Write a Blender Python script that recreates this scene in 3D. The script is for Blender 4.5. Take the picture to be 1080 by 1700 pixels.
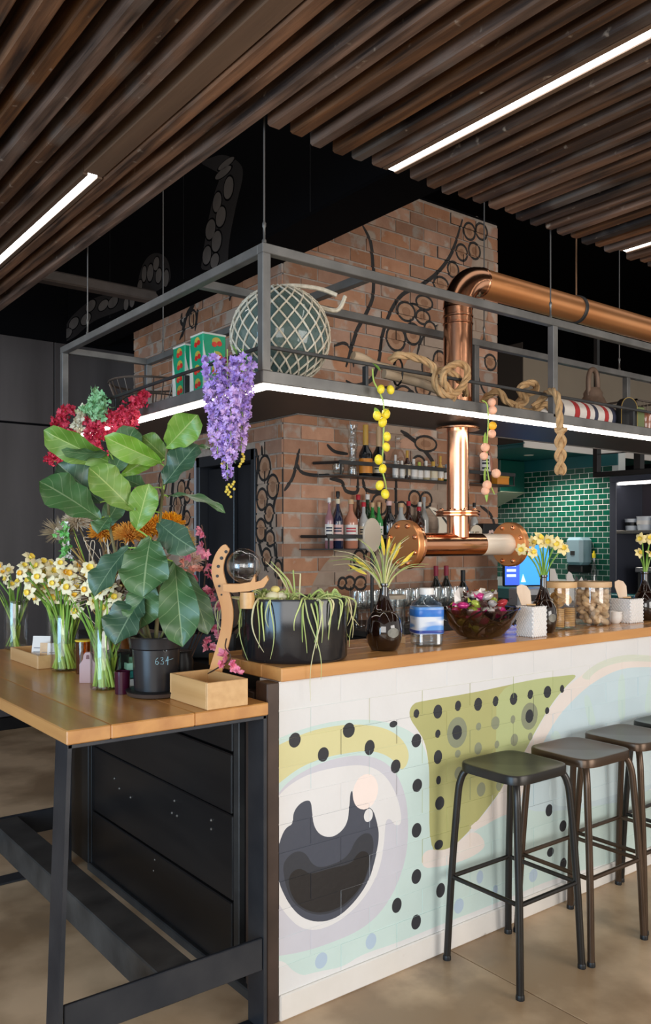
import bpy, math, random
import numpy as np
from mathutils import Vector, Matrix, noise as mnoise
from mathutils.geometry import delaunay_2d_cdt
for _o in list(bpy.data.objects): bpy.data.objects.remove(_o)
random.seed(11)
S = bpy.context.scene
C = S.collection
PI = math.pi
# ------------------------------------------------------------------ camera
cam_d = bpy.data.cameras.new('camera'); cam = bpy.data.objects.new('camera', cam_d); C.objects.link(cam)
cam.location = (0, 0, 1.45); cam.rotation_euler = (PI/2, 0, -math.radians(37.51))
cam_d.sensor_fit = 'HORIZONTAL'; cam_d.sensor_width = 36.0; cam_d.lens = 36.0*1380/1080
cam_d.shift_x = 0.0; cam_d.shift_y = 50.0/1080
cam_d.clip_start = 0.05; cam_d.clip_end = 100
S.camera = cam
# ------------------------------------------------------------------ world, daylight, exposure
S.view_settings.view_transform = 'Standard'; S.view_settings.look = 'None'
S.view_settings.gamma = 1.0; S.view_settings.use_curve_mapping = False
S.view_settings.exposure = 0.1
W = bpy.data.worlds.new('world'); S.world = W; W.use_nodes = True
W.node_tree.nodes['Background'].inputs[0].default_value = (1.0, .965, .93, 1)
W.node_tree.nodes['Background'].inputs[1].default_value = 0.58
S.cycles.transparent_max_bounces = 24
def area(name, loc, target, sx, sy, power, col=(1, 1, 1), spread=180):
    l = bpy.data.lights.new(name, 'AREA'); l.shape = 'RECTANGLE'; l.size = sx; l.size_y = sy
    l.energy = power; l.color = col; l.spread = math.radians(spread)
    o = bpy.data.objects.new(name, l); C.objects.link(o); o.location = loc
    o.rotation_euler = (Vector(target)-Vector(loc)).to_track_quat('-Z', 'Y').to_euler()
    return o
# shopfront windows behind and to the left of the viewpoint
area('daylight_shopfront', (-2.6, -2.2, 1.75), (2.0, 2.6, 1.2), 3.6, 2.3, 128, (1.0, .98, .955))
area('daylight_side_window', (-3.4, 0.95, 1.15), (1.5, 2.3, 1.1), 2.6, 2.2, 150, (.42, .70, 1.0))
area('daylight_door', (3.4, -2.6, 1.5), (2.6, 2.1, .7), 2.4, 2.2, 105, (1.0, .95, .895))
# ------------------------------------------------------------------ object helpers
def link(o, parent=None):
    C.objects.link(o)
    if parent is not None: o.parent = parent
    return o
def tag(o, label=None, cat=None, group=None, kind=None):
    if label: o['label'] = label
    if cat: o['category'] = cat
    if group: o['group'] = group
    if kind: o['kind'] = kind
    return o
def thing(name, label, cat, loc=(0, 0, 0), rz=0, group=None):
    o = link(bpy.data.objects.new(name, None)); o.empty_display_size = .05
    o.location = loc; o.rotation_euler = (0, 0, rz)
    return tag(o, label, cat, group)
def dup(root, loc=None, rz=None, label=None, group=None):
    def cp(o, par):
        c = o.copy(); C.objects.link(c); c.parent = par
        for ch in o.children: cp(ch, c)
        return c
    r = cp(root, root.parent)
    if loc is not None: r.location = loc
    if rz is not None: r.rotation_euler = (0, 0, rz)
    return tag(r, label, None, group)
def share(name, src, parent, loc=(0, 0, 0), rot=(0, 0, 0), scale=(1, 1, 1), label=None):
    o = bpy.data.objects.new(name, src.data if hasattr(src, 'data') else src); link(o, parent)
    o.location = loc; o.rotation_euler = rot; o.scale = scale
    if label: o['label'] = label
    return o
YAW = -math.radians(37.51)
# ------------------------------------------------------------------ mesh builder
def crom(pts, n=6, closed=False):
    P = [Vector(p) for p in pts]; m = len(P); out = []
    if m < 3 and not closed:
        return [P[0].lerp(P[-1], i/n) for i in range(n+1)]
    segs = m if closed else m-1
    for i in range(segs):
        if closed: a, b, c, d = P[i-1], P[i], P[(i+1) % m], P[(i+2) % m]
        else: a, b, c, d = P[max(i-1, 0)], P[i], P[i+1], P[min(i+2, m-1)]
        for k in range(n):
            t = k/n
            out.append(.5*((2*b)+(c-a)*t+(2*a-5*b+4*c-d)*t*t+(3*b-a-3*c+d)*t**3))
    if not closed: out.append(P[-1])
    return out
class MB:
    def __init__(s): s.v = []; s.f = []; s.mi = []; s.sm = []; s.uv = None
    def add(s, vs, fs, m=0, smooth=False, M=None):
        b = len(s.v)
        s.v += [tuple(M @ Vector(p)) for p in vs] if M is not None else [tuple(p) for p in vs]
        s.f += [tuple(i+b for i in f) for f in fs]; s.mi += [m]*len(fs); s.sm += [smooth]*len(fs)
        return s
    def box(s, a, b, bev=0.0, m=0, M=None):
        a = Vector(a); b = Vector(b); lo = Vector(map(min, a, b)); hi = Vector(map(max, a, b))
        if bev <= 0:
            x0, y0, z0 = lo; x1, y1, z1 = hi
            vs = [(x0,y0,z0),(x1,y0,z0),(x1,y1,z0),(x0,y1,z0),(x0,y0,z1),(x1,y0,z1),(x1,y1,z1),(x0,y1,z1)]
            return s.add(vs, [(0,3,2,1),(4,5,6,7),(0,1,5,4),(1,2,6,5),(2,3,7,6),(3,0,4,7)], m, False, M)
        bev = min(bev, *[(hi[i]-lo[i])*.45 for i in range(3)])
        vs = []; idx = {}
        for sx in (0, 1):
            for sy in (0, 1):
                for sz in (0, 1):
                    for ax in range(3):
                        p = [(lo, hi)[q][i] for i, q in enumerate((sx, sy, sz))]
                        for i, q in enumerate((sx, sy, sz)):
                            if i != ax: p[i] += bev*(1-2*q)
                        idx[(sx, sy, sz, ax)] = len(vs); vs.append(tuple(p))
        fs = []; c = (lo+hi)/2
        def face(k):
            k = list(k); q = [Vector(vs[i]) for i in k]; n = (q[1]-q[0]).cross(q[2]-q[0])
            mid = sum(q, Vector())/len(q)
            if n.dot(mid-c) < 0: k.reverse()
            fs.append(tuple(k))
        for ax in range(3):
            o1, o2 = [i for i in range(3) if i != ax]
            for q in (0, 1):
                k = []
                for u, w in ((0,0),(1,0),(1,1),(0,1)):
                    t = [0,0,0]; t[ax] = q; t[o1] = u; t[o2] = w; k.append(idx[(*t, ax)])
                face(k)
            for u in (0, 1):
                for w in (0, 1):
                    t0 = [0,0,0]; t0[o1] = u; t0[o2] = w; t1 = list(t0); t1[ax] = 1
                    face([idx[(*t0, o1)], idx[(*t1, o1)], idx[(*t1, o2)], idx[(*t0, o2)]])
        for t in [(x,y,z) for x in (0,1) for y in (0,1) for z in (0,1)]:
            face([idx[(*t, 0)], idx[(*t, 1)], idx[(*t, 2)]])
        return s.add(vs, fs, m, False, M)
    def tube(s, pts, r, n=8, m=0, closed=False, caps=True, M=None, smooth=True, flat=None):
        P = [Vector(p) for p in pts]; L = len(P)
        rr = r if isinstance(r, (list, tuple)) else [r]*L
        T = []
        for i in range(L):
            a = P[i-1] if (i > 0 or closed) else P[i]; b = P[(i+1) % L] if (i < L-1 or closed) else P[i]
            t = b-a; T.append(t.normalized() if t.length > 1e-9 else Vector((0,0,1)))
        up = Vector((0,0,1)) if abs(T[0].z) < .9 else Vector((1,0,0))
        N = T[0].cross(up).normalized(); vs = []
        for i in range(L):
            N = (N-T[i]*N.dot(T[i])); N = N.normalized() if N.length > 1e-6 else T[i].orthogonal().normalized()
            B = T[i].cross(N)
            for k in range(n):
                a = 2*PI*k/n
                vs.append(P[i]+(N*math.cos(a)+B*math.sin(a)*(flat or 1))*rr[i])
        fs = []
        for i in range(L if closed else L-1):
            j = (i+1) % L
            for k in range(n):
                k2 = (k+1) % n; fs.append((i*n+k, i*n+k2, j*n+k2, j*n+k))
        if caps and not closed:
            fs.append(tuple(range(n-1, -1, -1))); fs.append(tuple((L-1)*n+k for k in range(n)))
        return s.add(vs, fs, m, smooth, M)
    def lathe(s, prof, n=24, m=0, M=None, smooth=True, sx=1, sy=1, fn=None):
        vs = []; fs = []; L = len(prof)
        for r, z in prof:
            for k in range(n):
                a = 2*PI*k/n; q = fn(a, r, z) if fn else r
                vs.append((q*math.cos(a)*sx, q*math.sin(a)*sy, z))
        for i in range(L-1):
            for k in range(n):
                k2 = (k+1) % n; fs.append((i*n+k, i*n+k2, (i+1)*n+k2, (i+1)*n+k))
        if prof[0][0] > 1e-6: fs.append(tuple(range(n-1, -1, -1)))
        if prof[-1][0] > 1e-6: fs.append(tuple((L-1)*n+k for k in range(n)))
        return s.add(vs, fs, m, smooth, M)
    def ball(s, c, r, nu=12, nv=8, m=0, sc=(1,1,1), M=None):
        pr = [(math.sin(PI*i/nv), -math.cos(PI*i/nv)) for i in range(nv+1)]
        A = Matrix.Translation(c) @ Matrix.Diagonal((r*sc[0], r*sc[1], r*sc[2], 1))
        if M is not None: A = M @ A
        pr[0] = (1e-4, -1); pr[-1] = (1e-4, 1)
        return s.lathe(pr, nu, m, A)
    def prism(s, poly, h, m=0, M=None, smooth=False):
        n = len(poly); vs = [(x, y, 0) for x, y in poly]+[(x, y, h) for x, y in poly]
        fs = [tuple(range(n-1, -1, -1)), tuple(range(n, 2*n))]+[(i, (i+1) % n, (i+1) % n+n, i+n) for i in range(n)]
        return s.add(vs, fs, m, smooth, M)
    def obj(s, name, mats, parent=None, loc=None, rot=None, label=None):
        me = bpy.data.meshes.new(name); me.from_pydata(s.v, [], s.f)
        if not isinstance(mats, (list, tuple)): mats = [mats]
        for mt in mats: me.materials.append(mt)
        me.polygons.foreach_set('material_index', s.mi); me.polygons.foreach_set('use_smooth', s.sm)
        if any(s.sm) and not all(s.sm): pass
        if s.uv:
            u = me.uv_layers.new(name='UVMap')
            for lp in me.loops: u.data[lp.index].uv = s.uv[lp.vertex_index]
        if any(s.sm): me.set_sharp_from_angle(angle=math.radians(38))
        me.update()
        o = link(bpy.data.objects.new(name, me), parent)
        if loc is not None: o.location = loc
        if rot is not None: o.rotation_euler = rot
        if label: o['label'] = label
        return o
def bx(name, a, b, mt, parent=None, bev=.003, label=None): return MB().box(a, b, bev).obj(name, mt, parent, label=label)
def ry(a): return Matrix.Rotation(a, 4, 'Y')
def rx(a): return Matrix.Rotation(a, 4, 'X')
def rz_(a): return Matrix.Rotation(a, 4, 'Z')
def tr(*p): return Matrix.Translation(p)
def align(d, up=(0, 0, 1)):        # matrix whose Z axis runs along d
    return Vector(d).to_track_quat('Z', 'Y').to_matrix().to_4x4()
def shell(prof_out, th):           # closed wall profile (outer up, inner down) for open vessels
    inner = [(max(r-th, .0005), z+(th if i == 0 else 0)) for i, (r, z) in enumerate(prof_out)]
    return [(.0005, prof_out[0][1])]+prof_out+inner[::-1]+[(.0005, inner[0][1])]
# ------------------------------------------------------------------ materials
def mk(name, col, col2=None, rough=.5, metal=0., scale=4., stretch=(1, 1, 1), bump=0., bscale=60., rnd=0., coat=0., emis=0., ecol=None,
       spec=.5, sss=0., detail=4., contrast=.5, col3=None, c3at=.6, c3scale=12., trans=0.):
    m = bpy.data.materials.new(name); m.use_nodes = True; nt = m.node_tree; N = nt.nodes; Lk = nt.links
    b = N['Principled BSDF']; b.inputs['Roughness'].default_value = rough; b.inputs['Metallic'].default_value = metal
    b.inputs['Coat Weight'].default_value = coat; b.inputs['Specular IOR Level'].default_value = spec
    if trans: b.inputs['Transmission Weight'].default_value = trans
    if sss: b.inputs['Subsurface Weight'].default_value = sss; b.inputs['Subsurface Radius'].default_value = (.01, .006, .003)
    c = (*col, 1); b.inputs['Base Color'].default_value = c; out = None
    if col2 or bump or col3 or rnd:
        tc = N.new('ShaderNodeTexCoord'); mp = N.new('ShaderNodeMapping'); mp.inputs['Scale'].default_value = stretch
        oi = N.new('ShaderNodeObjectInfo'); mul = N.new('ShaderNodeMath'); mul.operation = 'MULTIPLY'; mul.inputs[1].default_value = 37.
        Lk.new(oi.outputs['Random'], mul.inputs[0]); Lk.new(tc.outputs['Object'], mp.inputs['Vector'])
        Lk.new(mul.outputs[0], mp.inputs['Location'])
        def nz(sc, det=detail):
            n = N.new('ShaderNodeTexNoise'); n.inputs['Scale'].default_value = sc; n.inputs['Detail'].default_value = det
            Lk.new(mp.outputs[0], n.inputs['Vector']); return n
        if col2:
            n = nz(scale); r = N.new('ShaderNodeValToRGB'); r.color_ramp.elements[0].position = .5-contrast*.4; r.color_ramp.elements[1].position = .5+contrast*.4
            r.color_ramp.elements[0].color = c; r.color_ramp.elements[1].color = (*col2, 1)
            Lk.new(n.outputs['Fac'], r.inputs[0]); out = r.outputs[0]
        if col3:
            n = nz(c3scale); r = N.new('ShaderNodeValToRGB'); r.color_ramp.elements[0].position = c3at; r.color_ramp.elements[1].position = min(1, c3at+.08)
            Lk.new(n.outputs['Fac'], r.inputs[0]); mx = N.new('ShaderNodeMix'); mx.data_type = 'RGBA'
            Lk.new(r.outputs[0], mx.inputs[0]); mx.inputs[6].default_value = c; mx.inputs[7].default_value = (*col3, 1)
            if out: Lk.new(out, mx.inputs[6])
            out = mx.outputs[2]
        if rnd:
            hs = N.new('ShaderNodeHueSaturation'); mr = N.new('ShaderNodeMapRange'); mr.inputs[3].default_value = 1-rnd; mr.inputs[4].default_value = 1+rnd
            Lk.new(oi.outputs['Random'], mr.inputs[0]); Lk.new(mr.outputs[0], hs.inputs['Value'])
            mr2 = N.new('ShaderNodeMapRange'); mr2.inputs[3].default_value = 1-rnd*.5; mr2.inputs[4].default_value = 1+rnd*.35
            fr = N.new('ShaderNodeMath'); fr.operation = 'FRACT'; Lk.new(mul.outputs[0], fr.inputs[0]); Lk.new(fr.outputs[0], mr2.inputs[0]); Lk.new(mr2.outputs[0], hs.inputs['Saturation'])
            hs.inputs['Color'].default_value = c
            if out: Lk.new(out, hs.inputs['Color'])
            out = hs.outputs[0]
        if out: Lk.new(out, b.inputs['Base Color'])
        if bump:
            n = nz(bscale, 5.); bp = N.new('ShaderNodeBump'); bp.inputs['Strength'].default_value = bump; bp.inputs['Distance'].default_value = .004
            Lk.new(n.outputs['Fac'], bp.inputs['Height']); Lk.new(bp.outputs[0], b.inputs['Normal'])
    if emis:
        b.inputs['Emission Color'].default_value = (*(ecol or col), 1); b.inputs['Emission Strength'].default_value = emis
    return m
def glass(name, tint=(.95, .97, .97), rough=.02, ior=1.45, tint2=None):
    m = bpy.data.materials.new(name); m.use_nodes = True; nt = m.node_tree; N = nt.nodes; Lk = nt.links
    N.remove(N['Principled BSDF']); t = N.new('ShaderNodeBsdfTransparent'); t.inputs[0].default_value = (*tint, 1)
    g = N.new('ShaderNodeBsdfGlossy'); g.inputs['Roughness'].default_value = rough
    lw = N.new('ShaderNodeLayerWeight'); lw.inputs['Blend'].default_value = .5
    pw = N.new('ShaderNodeMath'); pw.operation = 'POWER'; pw.inputs[1].default_value = 3.0; Lk.new(lw.outputs['Facing'], pw.inputs[0])
    fr = N.new('ShaderNodeMath'); fr.operation = 'MULTIPLY_ADD'; fr.inputs[1].default_value = .75; fr.inputs[2].default_value = .085*(ior-1)/.45; Lk.new(pw.outputs[0], fr.inputs[0])
    mx = N.new('ShaderNodeMixShader'); Lk.new(fr.outputs[0], mx.inputs[0]); Lk.new(t.outputs[0], mx.inputs[1]); Lk.new(g.outputs[0], mx.inputs[2])
    Lk.new(mx.outputs[0], N['Material Output'].inputs[0]); return m
def wood(name, c1, c2, axis='Y', rough=.45, ring=9., dark=None, rnd=.12, bump=.15, coat=.0):
    st = {'X': (.6, ring, ring), 'Y': (ring, .6, ring), 'Z': (ring, ring, .6)}[axis]
    return mk(name, c1, c2, rough=rough, scale=2.6, stretch=st, bump=bump, bscale=9, rnd=rnd, coat=coat, col3=dark, c3at=.64, c3scale=1.6, contrast=.6)
M = {}
M['black_steel'] = mk('black_steel', (.025,.026,.028), (.055,.055,.054), rough=.42, metal=.35, scale=9, bump=.05)
M['raw_steel'] = mk('raw_steel', (.12,.117,.11), (.22,.215,.20), rough=.4, metal=.6, scale=14, stretch=(1,1,1), bump=.05)
M['black_paint'] = mk('black_paint', (.008,.008,.009), (.014,.014,.014), spec=.3, rough=.38, scale=6)
M['void'] = mk('matt_black_paint', (.004,.004,.005), rough=.95, spec=.08)
M['led'] = mk('led_diffuser', (1,1,1), emis=15., ecol=(1,.93,.84))
M['led_ceiling'] = mk('led_ceiling_diffuser', (1,1,1), emis=7., ecol=(1,.97,.93))
M['oak'] = wood('honey_timber', (.46,.19,.045), (.66,.32,.085), 'X', rough=.24, ring=7, coat=.25, bump=.05)
M['oak_y'] = wood('honey_timber_long', (.46,.19,.045), (.66,.32,.085), 'Y', rough=.30, ring=7, coat=.12, bump=.05)
M['bamboo'] = wood('bamboo', (.58,.33,.13), (.70,.43,.19), 'Y', rough=.4, ring=16, rnd=.05, bump=.04)
M['slat'] = mk('old_dark_timber', (.022,.011,.007), (.185,.090,.047), rough=.55, scale=1., stretch=(40,3.,40), bump=.9, bscale=1.0, rnd=.48, contrast=.50, detail=10, col3=(.020,.011,.008), c3at=.56, c3scale=.16)
def _scuff(m):      # pale saw marks and grey weathering across the old boards
    nt = m.node_tree; N = nt.nodes; Lk = nt.links; b = N['Principled BSDF']; old = b.inputs['Base Color'].links[0].from_socket
    tc = N.new('ShaderNodeTexCoord'); oi = N.new('ShaderNodeObjectInfo'); ad = N.new('ShaderNodeVectorMath'); ad.operation = 'ADD'; sc = N.new('ShaderNodeVectorMath'); sc.operation = 'SCALE'; sc.inputs['Scale'].default_value = 23.
    cv = N.new('ShaderNodeCombineXYZ'); [Lk.new(oi.outputs['Random'], cv.inputs[q]) for q in range(3)]; Lk.new(cv.outputs[0], sc.inputs[0]); Lk.new(tc.outputs['Object'], ad.inputs[0]); Lk.new(sc.outputs[0], ad.inputs[1])
    for c, scale, at, st in (((.13,.108,.092), 3.2, .57, .6), ((.42,.33,.25), 26., .66, .7)):
        n = N.new('ShaderNodeTexNoise'); n.inputs['Scale'].default_value = scale; n.inputs['Detail'].default_value = 7; Lk.new(ad.outputs[0], n.inputs['Vector'])
        r = N.new('ShaderNodeMapRange'); r.inputs[1].default_value = at; r.inputs[2].default_value = at+.12; r.inputs[4].default_value = st; Lk.new(n.outputs['Fac'], r.inputs[0])
        mx = N.new('ShaderNodeMix'); mx.data_type = 'RGBA'; Lk.new(r.outputs[0], mx.inputs[0]); Lk.new(old, mx.inputs[6]); mx.inputs[7].default_value = (*c, 1); old = mx.outputs[2]
    Lk.new(old, b.inputs['Base Color'])
_scuff(M['slat'])
M['copper'] = mk('copper', (.84,.40,.22), (.90,.48,.29), rough=.19, metal=1., scale=3)
M['copper_dull'] = mk('copper_weathered', (.80,.33,.12), (.88,.41,.17), rough=.34, metal=.82, scale=2.)
M['leaf_lite'] = mk('light_leaf', (.23,.42,.05), (.34,.50,.10), rough=.45, scale=12)
M['white'] = mk('white_ceramic', (.82,.80,.77), rough=.35)
M['card'] = mk('white_card', (.80,.76,.71), rough=.7)
M['glass'] = glass('clear_glass')
M['glass_thin'] = glass('thin_clear_glass', (.985,.99,.99), ior=1.35)
BAR_SHAPES = [
('mint',[(1.401,0.856),(1.417,0.857),(1.491,0.872),(1.619,0.882),(1.737,0.874),(1.842,0.853),(1.942,0.815),(2.004,0.772),(2.041,0.713),(2.054,0.642),(2.053,0.378),(2.111,0.365),(2.189,0.367),(2.325,0.402),(2.463,0.456),(2.871,0.378),(3.716,0.319),(3.716,0.009),(2.871,0.109),(2.325,0.098),(2.122,0.102),(1.901,0.097),(1.746,0.106),(1.664,0.089),(1.593,0.101),(1.533,0.109),(1.507,0.111),(1.466,0.141),(1.441,0.175),(1.401,0.191)]),
('cream',[(2.017,0.381),(2.1,0.371),(2.189,0.367),(2.281,0.403),(2.352,0.331),(2.293,0.304),(2.177,0.299),(2.089,0.308),(2.017,0.32)]),
('blue',[(3.594,0.875),(3.331,0.898),(3.195,0.9),(3.064,0.878),(2.94,0.839),(2.843,0.791),(2.762,0.744),(2.694,0.675),(2.628,0.607),(2.574,0.533),(2.521,0.419),(2.82,0.36),(3.594,0.29)]),
('paleblue',[(2.774,0.556),(2.867,0.613),(3.014,0.644),(3.195,0.641),(3.594,0.595),(3.594,0.356),(3.195,0.364),(2.94,0.366),(2.728,0.393),(2.705,0.482)]),
('mint',[(3.195,0.68),(3.185,0.751),(3.188,0.843),(3.202,0.876),(3.222,0.878),(3.238,0.861),(3.242,0.783),(3.243,0.674)]),
('mint',[(2.976,0.686),(2.954,0.748),(2.943,0.802),(2.958,0.82),(2.983,0.804),(3.007,0.749),(3.033,0.679)]),
('mint',[(3.388,0.687),(3.402,0.757),(3.419,0.819),(3.445,0.849),(3.474,0.813),(3.474,0.676)]),
('mint',[(2.717,0.671),(2.739,0.693),(2.762,0.697),(2.785,0.676),(2.797,0.653),(2.751,0.659)]),
('green',[(1.956,0.864),(1.961,0.881),(1.975,0.894),(1.997,0.9),(2.249,0.9),(2.442,0.907),(2.65,0.915),(2.798,0.91),(2.91,0.907),(2.829,0.869),(2.738,0.813),(2.65,0.731),(2.565,0.643),(2.482,0.558),(2.376,0.48),(2.287,0.42),(2.225,0.386),(2.164,0.361),(2.105,0.362),(2.052,0.381),(2.052,0.623),(2.05,0.673),(2.031,0.757),(1.992,0.807),(1.964,0.839)]),
('greenlite',[(2.402,0.907),(2.65,0.915),(2.798,0.91),(2.91,0.907),(2.829,0.869),(2.738,0.813),(2.65,0.731),(2.565,0.643),(2.482,0.558),(2.429,0.523),(2.389,0.565),(2.402,0.738)]),
('cream',[(2.927,0.899),(2.82,0.859),(2.705,0.779),(2.628,0.698),(2.563,0.638),(2.48,0.577),(2.378,0.467),(2.291,0.425),(2.253,0.414),(2.291,0.393),(2.418,0.419),(2.521,0.419),(2.574,0.533),(2.628,0.607),(2.694,0.675),(2.762,0.744),(2.843,0.791),(2.94,0.839),(3.064,0.878),(3.195,0.9),(3.331,0.898),(3.594,0.871),(3.594,0.916),(3.445,0.939),(3.276,0.959),(3.129,0.956),(3.014,0.936)]),
('sage',[(2.927,0.899),(3.014,0.936),(3.129,0.956),(3.276,0.959),(3.445,0.939),(3.594,0.916),(3.594,0.888),(3.445,0.911),(3.276,0.929),(3.142,0.928),(3.039,0.911),(2.983,0.886),(2.989,0.875),(2.94,0.883)]),
('yellow',[(1.401,0.832),(1.417,0.837),(1.533,0.864),(1.646,0.866),(1.728,0.858),(1.823,0.838),(1.891,0.807),(1.937,0.767),(1.957,0.726),(1.947,0.691),(1.921,0.674),(1.891,0.711),(1.842,0.744),(1.775,0.766),(1.664,0.773),(1.575,0.77),(1.491,0.755),(1.417,0.72),(1.401,0.713)]),
('lav',[(1.401,0.684),(1.417,0.691),(1.45,0.718),(1.507,0.742),(1.602,0.761),(1.709,0.761),(1.784,0.746),(1.852,0.713),(1.901,0.665),(1.937,0.595),(1.952,0.51),(1.95,0.42),(1.926,0.336),(1.881,0.265),(1.813,0.21),(1.728,0.184),(1.619,0.18),(1.516,0.183),(1.417,0.199),(1.401,0.204)]),
('white',[(1.401,0.667),(1.417,0.684),(1.458,0.71),(1.533,0.731),(1.637,0.734),(1.737,0.726),(1.803,0.703),(1.852,0.666),(1.891,0.611),(1.916,0.547),(1.921,0.493),(1.891,0.494),(1.871,0.522),(1.852,0.524),(1.847,0.502),(1.842,0.444),(1.823,0.368),(1.784,0.312),(1.728,0.269),(1.655,0.239),(1.567,0.233),(1.499,0.259),(1.45,0.31),(1.417,0.358),(1.401,0.376)]),
('slate',[(1.401,0.528),(1.417,0.531),(1.429,0.562),(1.445,0.582),(1.47,0.587),(1.47,0.62),(1.491,0.643),(1.52,0.651),(1.539,0.644),(1.543,0.606),(1.55,0.563),(1.575,0.53),(1.619,0.513),(1.659,0.523),(1.686,0.549),(1.693,0.604),(1.696,0.639),(1.705,0.65),(1.709,0.615),(1.737,0.585),(1.789,0.579),(1.813,0.516),(1.821,0.471),(1.803,0.402),(1.775,0.336),(1.719,0.286),(1.646,0.252),(1.575,0.256),(1.507,0.287),(1.458,0.341),(1.425,0.403),(1.417,0.432),(1.401,0.442)]),
('midgrey',[(1.433,0.454),(1.437,0.48),(1.466,0.5),(1.499,0.499),(1.524,0.48),(1.541,0.449),(1.575,0.427),(1.646,0.428),(1.691,0.442),(1.719,0.485),(1.756,0.5),(1.789,0.488),(1.798,0.446),(1.784,0.399),(1.756,0.334),(1.709,0.295),(1.655,0.275),(1.584,0.276),(1.524,0.3),(1.47,0.345),(1.445,0.398)]),
('black',[(1.451,0.41),(1.462,0.441),(1.491,0.447),(1.516,0.434),(1.533,0.417),(1.619,0.417),(1.7,0.411),(1.723,0.435),(1.746,0.444),(1.775,0.43),(1.779,0.4),(1.756,0.341),(1.709,0.303),(1.655,0.282),(1.584,0.283),(1.524,0.306),(1.474,0.35)]),
]
BAR_DOTS = [
('rosy',(1.761,0.633,0.0543,0.0576)),
('white',(1.773,0.553,0.019,0.0216)),
('olive',(2.191,0.767,0.0514,0.0552)),
('olive',(2.594,0.774,0.0499,0.0528)),
('olive',(2.304,0.773,0.0143,0.0145)),
('olive',(2.194,0.69,0.0148,0.0142)),
('olive',(2.301,0.693,0.0202,0.0226)),
('olive',(2.2,0.619,0.0228,0.0237)),
('olive',(2.31,0.542,0.0167,0.021)),
('olive',(2.194,0.459,0.0136,0.0253)),
('olive',(2.396,0.774,0.0237,0.0245)),
('olive',(2.496,0.774,0.0136,0.0161)),
('olive',(2.504,0.695,0.0219,0.0233)),
('olive',(2.404,0.692,0.0132,0.0149)),
('olive',(2.599,0.694,0.0142,0.0155)),
('olive',(2.317,0.54,0.023,0.0259)),
('olive',(2.415,0.536,0.0159,0.0193)),
('dotblue',(1.784,0.137,0.023,0.026)),
('dotblue',(1.579,0.136,0.0244,0.0248)),
('dotblue',(2.2,0.142,0.0251,0.0269)),
('dotblue',(2.31,0.219,0.0179,0.0242)),
('dotblue',(2.617,0.15,0.0258,0.0256)),
('dotblue',(2.396,0.151,0.0131,0.0175)),
('dotblue',(2.537,0.25,0.0166,0.0234)),
('dot',(1.477,0.843,0.0224,0.0229)),
('dot',(1.69,0.844,0.0248,0.0241)),
('dot',(1.587,0.782,0.0219,0.0228)),
('dot',(1.778,0.775,0.0219,0.0253)),
('dot',(1.883,0.838,0.018,0.0111)),
('dot',(1.894,0.694,0.0221,0.023)),
('dot',(1.99,0.767,0.023,0.0234)),
('dot',(1.994,0.612,0.023,0.0227)),
('dot',(1.991,0.458,0.023,0.025)),
('dot',(1.99,0.299,0.023,0.025)),
('dot',(1.899,0.224,0.0221,0.0252)),
('dot',(1.988,0.143,0.023,0.0249)),
('dot',(2.107,0.222,0.022,0.0256)),
('dot',(1.99,0.86,0.0136,0.0151)),
('dot',(2.093,0.854,0.0218,0.0247)),
('dot',(2.195,0.862,0.0159,0.0189)),
('dot',(2.301,0.855,0.0214,0.0242)),
('dot',(2.093,0.776,0.0131,0.0147)),
('dot',(2.191,0.767,0.025,0.026)),
('dot',(2.094,0.694,0.0207,0.0247)),
('dot',(2.097,0.612,0.012,0.0155)),
('dot',(2.103,0.53,0.023,0.024)),
('dot',(2.097,0.385,0.0219,0.017)),
('dot',(2.397,0.855,0.0158,0.0193)),
('dot',(2.5,0.852,0.0219,0.0232)),
('dot',(2.599,0.858,0.017,0.0182)),
('dot',(2.704,0.856,0.0237,0.0242)),
('dot',(2.798,0.858,0.0138,0.0161)),
('dot',(2.594,0.774,0.0241,0.0264)),
('dot',(2.702,0.782,0.0133,0.0139)),
('dot',(2.714,0.385,0.0223,0.0242)),
('dot',(2.803,0.304,0.023,0.0227)),
('dot',(2.917,0.387,0.0112,0.0232)),
('dot',(2.723,0.217,0.0223,0.0186)),
('dot',(2.806,0.151,0.0215,0.0237)),
]
TENT_RIGHT = [([(3.348, 3.43), (3.407, 3.348), (3.432, 3.202), (3.432, 3.011), (3.377, 2.888), (3.299, 2.762), (3.26, 2.663), (3.212, 2.526)], 0.045), ([(4.244, 3.679), (4.185, 3.52), (4.108, 3.38), (3.993, 3.255), (3.842, 3.145), (3.68, 3.056), (3.575, 2.921), (3.508, 2.756), (3.478, 2.598), (3.422, 2.477), (3.299, 2.425), (3.212, 2.444)], 0.045), ([(3.123, 2.643), (3.203, 2.673), (3.26, 2.626), (3.275, 2.534)], 0.03), ([(2.753, 1.748), (2.817, 1.839), (2.861, 2.001)], 0.035), ([(2.839, 1.918), (2.883, 1.86), (3.017, 1.849), (3.086, 1.859)], 0.035), ([(3.063, 2.04), (3.123, 2.001), (3.227, 1.993)], 0.035), ([(3.086, 1.834), (3.179, 1.82), (3.212, 1.765), (3.299, 1.761), (3.309, 1.844)], 0.04), ([(3.348, 1.846), (3.372, 1.783), (3.447, 1.767), (3.549, 1.79)], 0.04), ([(3.627, 1.898), (3.627, 1.45)], 0.04), ([(4.428, 1.705), (4.535, 1.643), (4.586, 1.536)], 0.04), ([(3.664, 2.173), (3.814, 2.106), (3.953, 1.995), (3.993, 1.896)], 0.05), ([(3.814, 2.683), (3.869, 2.81), (4.01, 2.913)], 0.03), ([(4.335, 2.712), (4.397, 2.635), (4.459, 2.515), (4.573, 2.463)], 0.03)]
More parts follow.
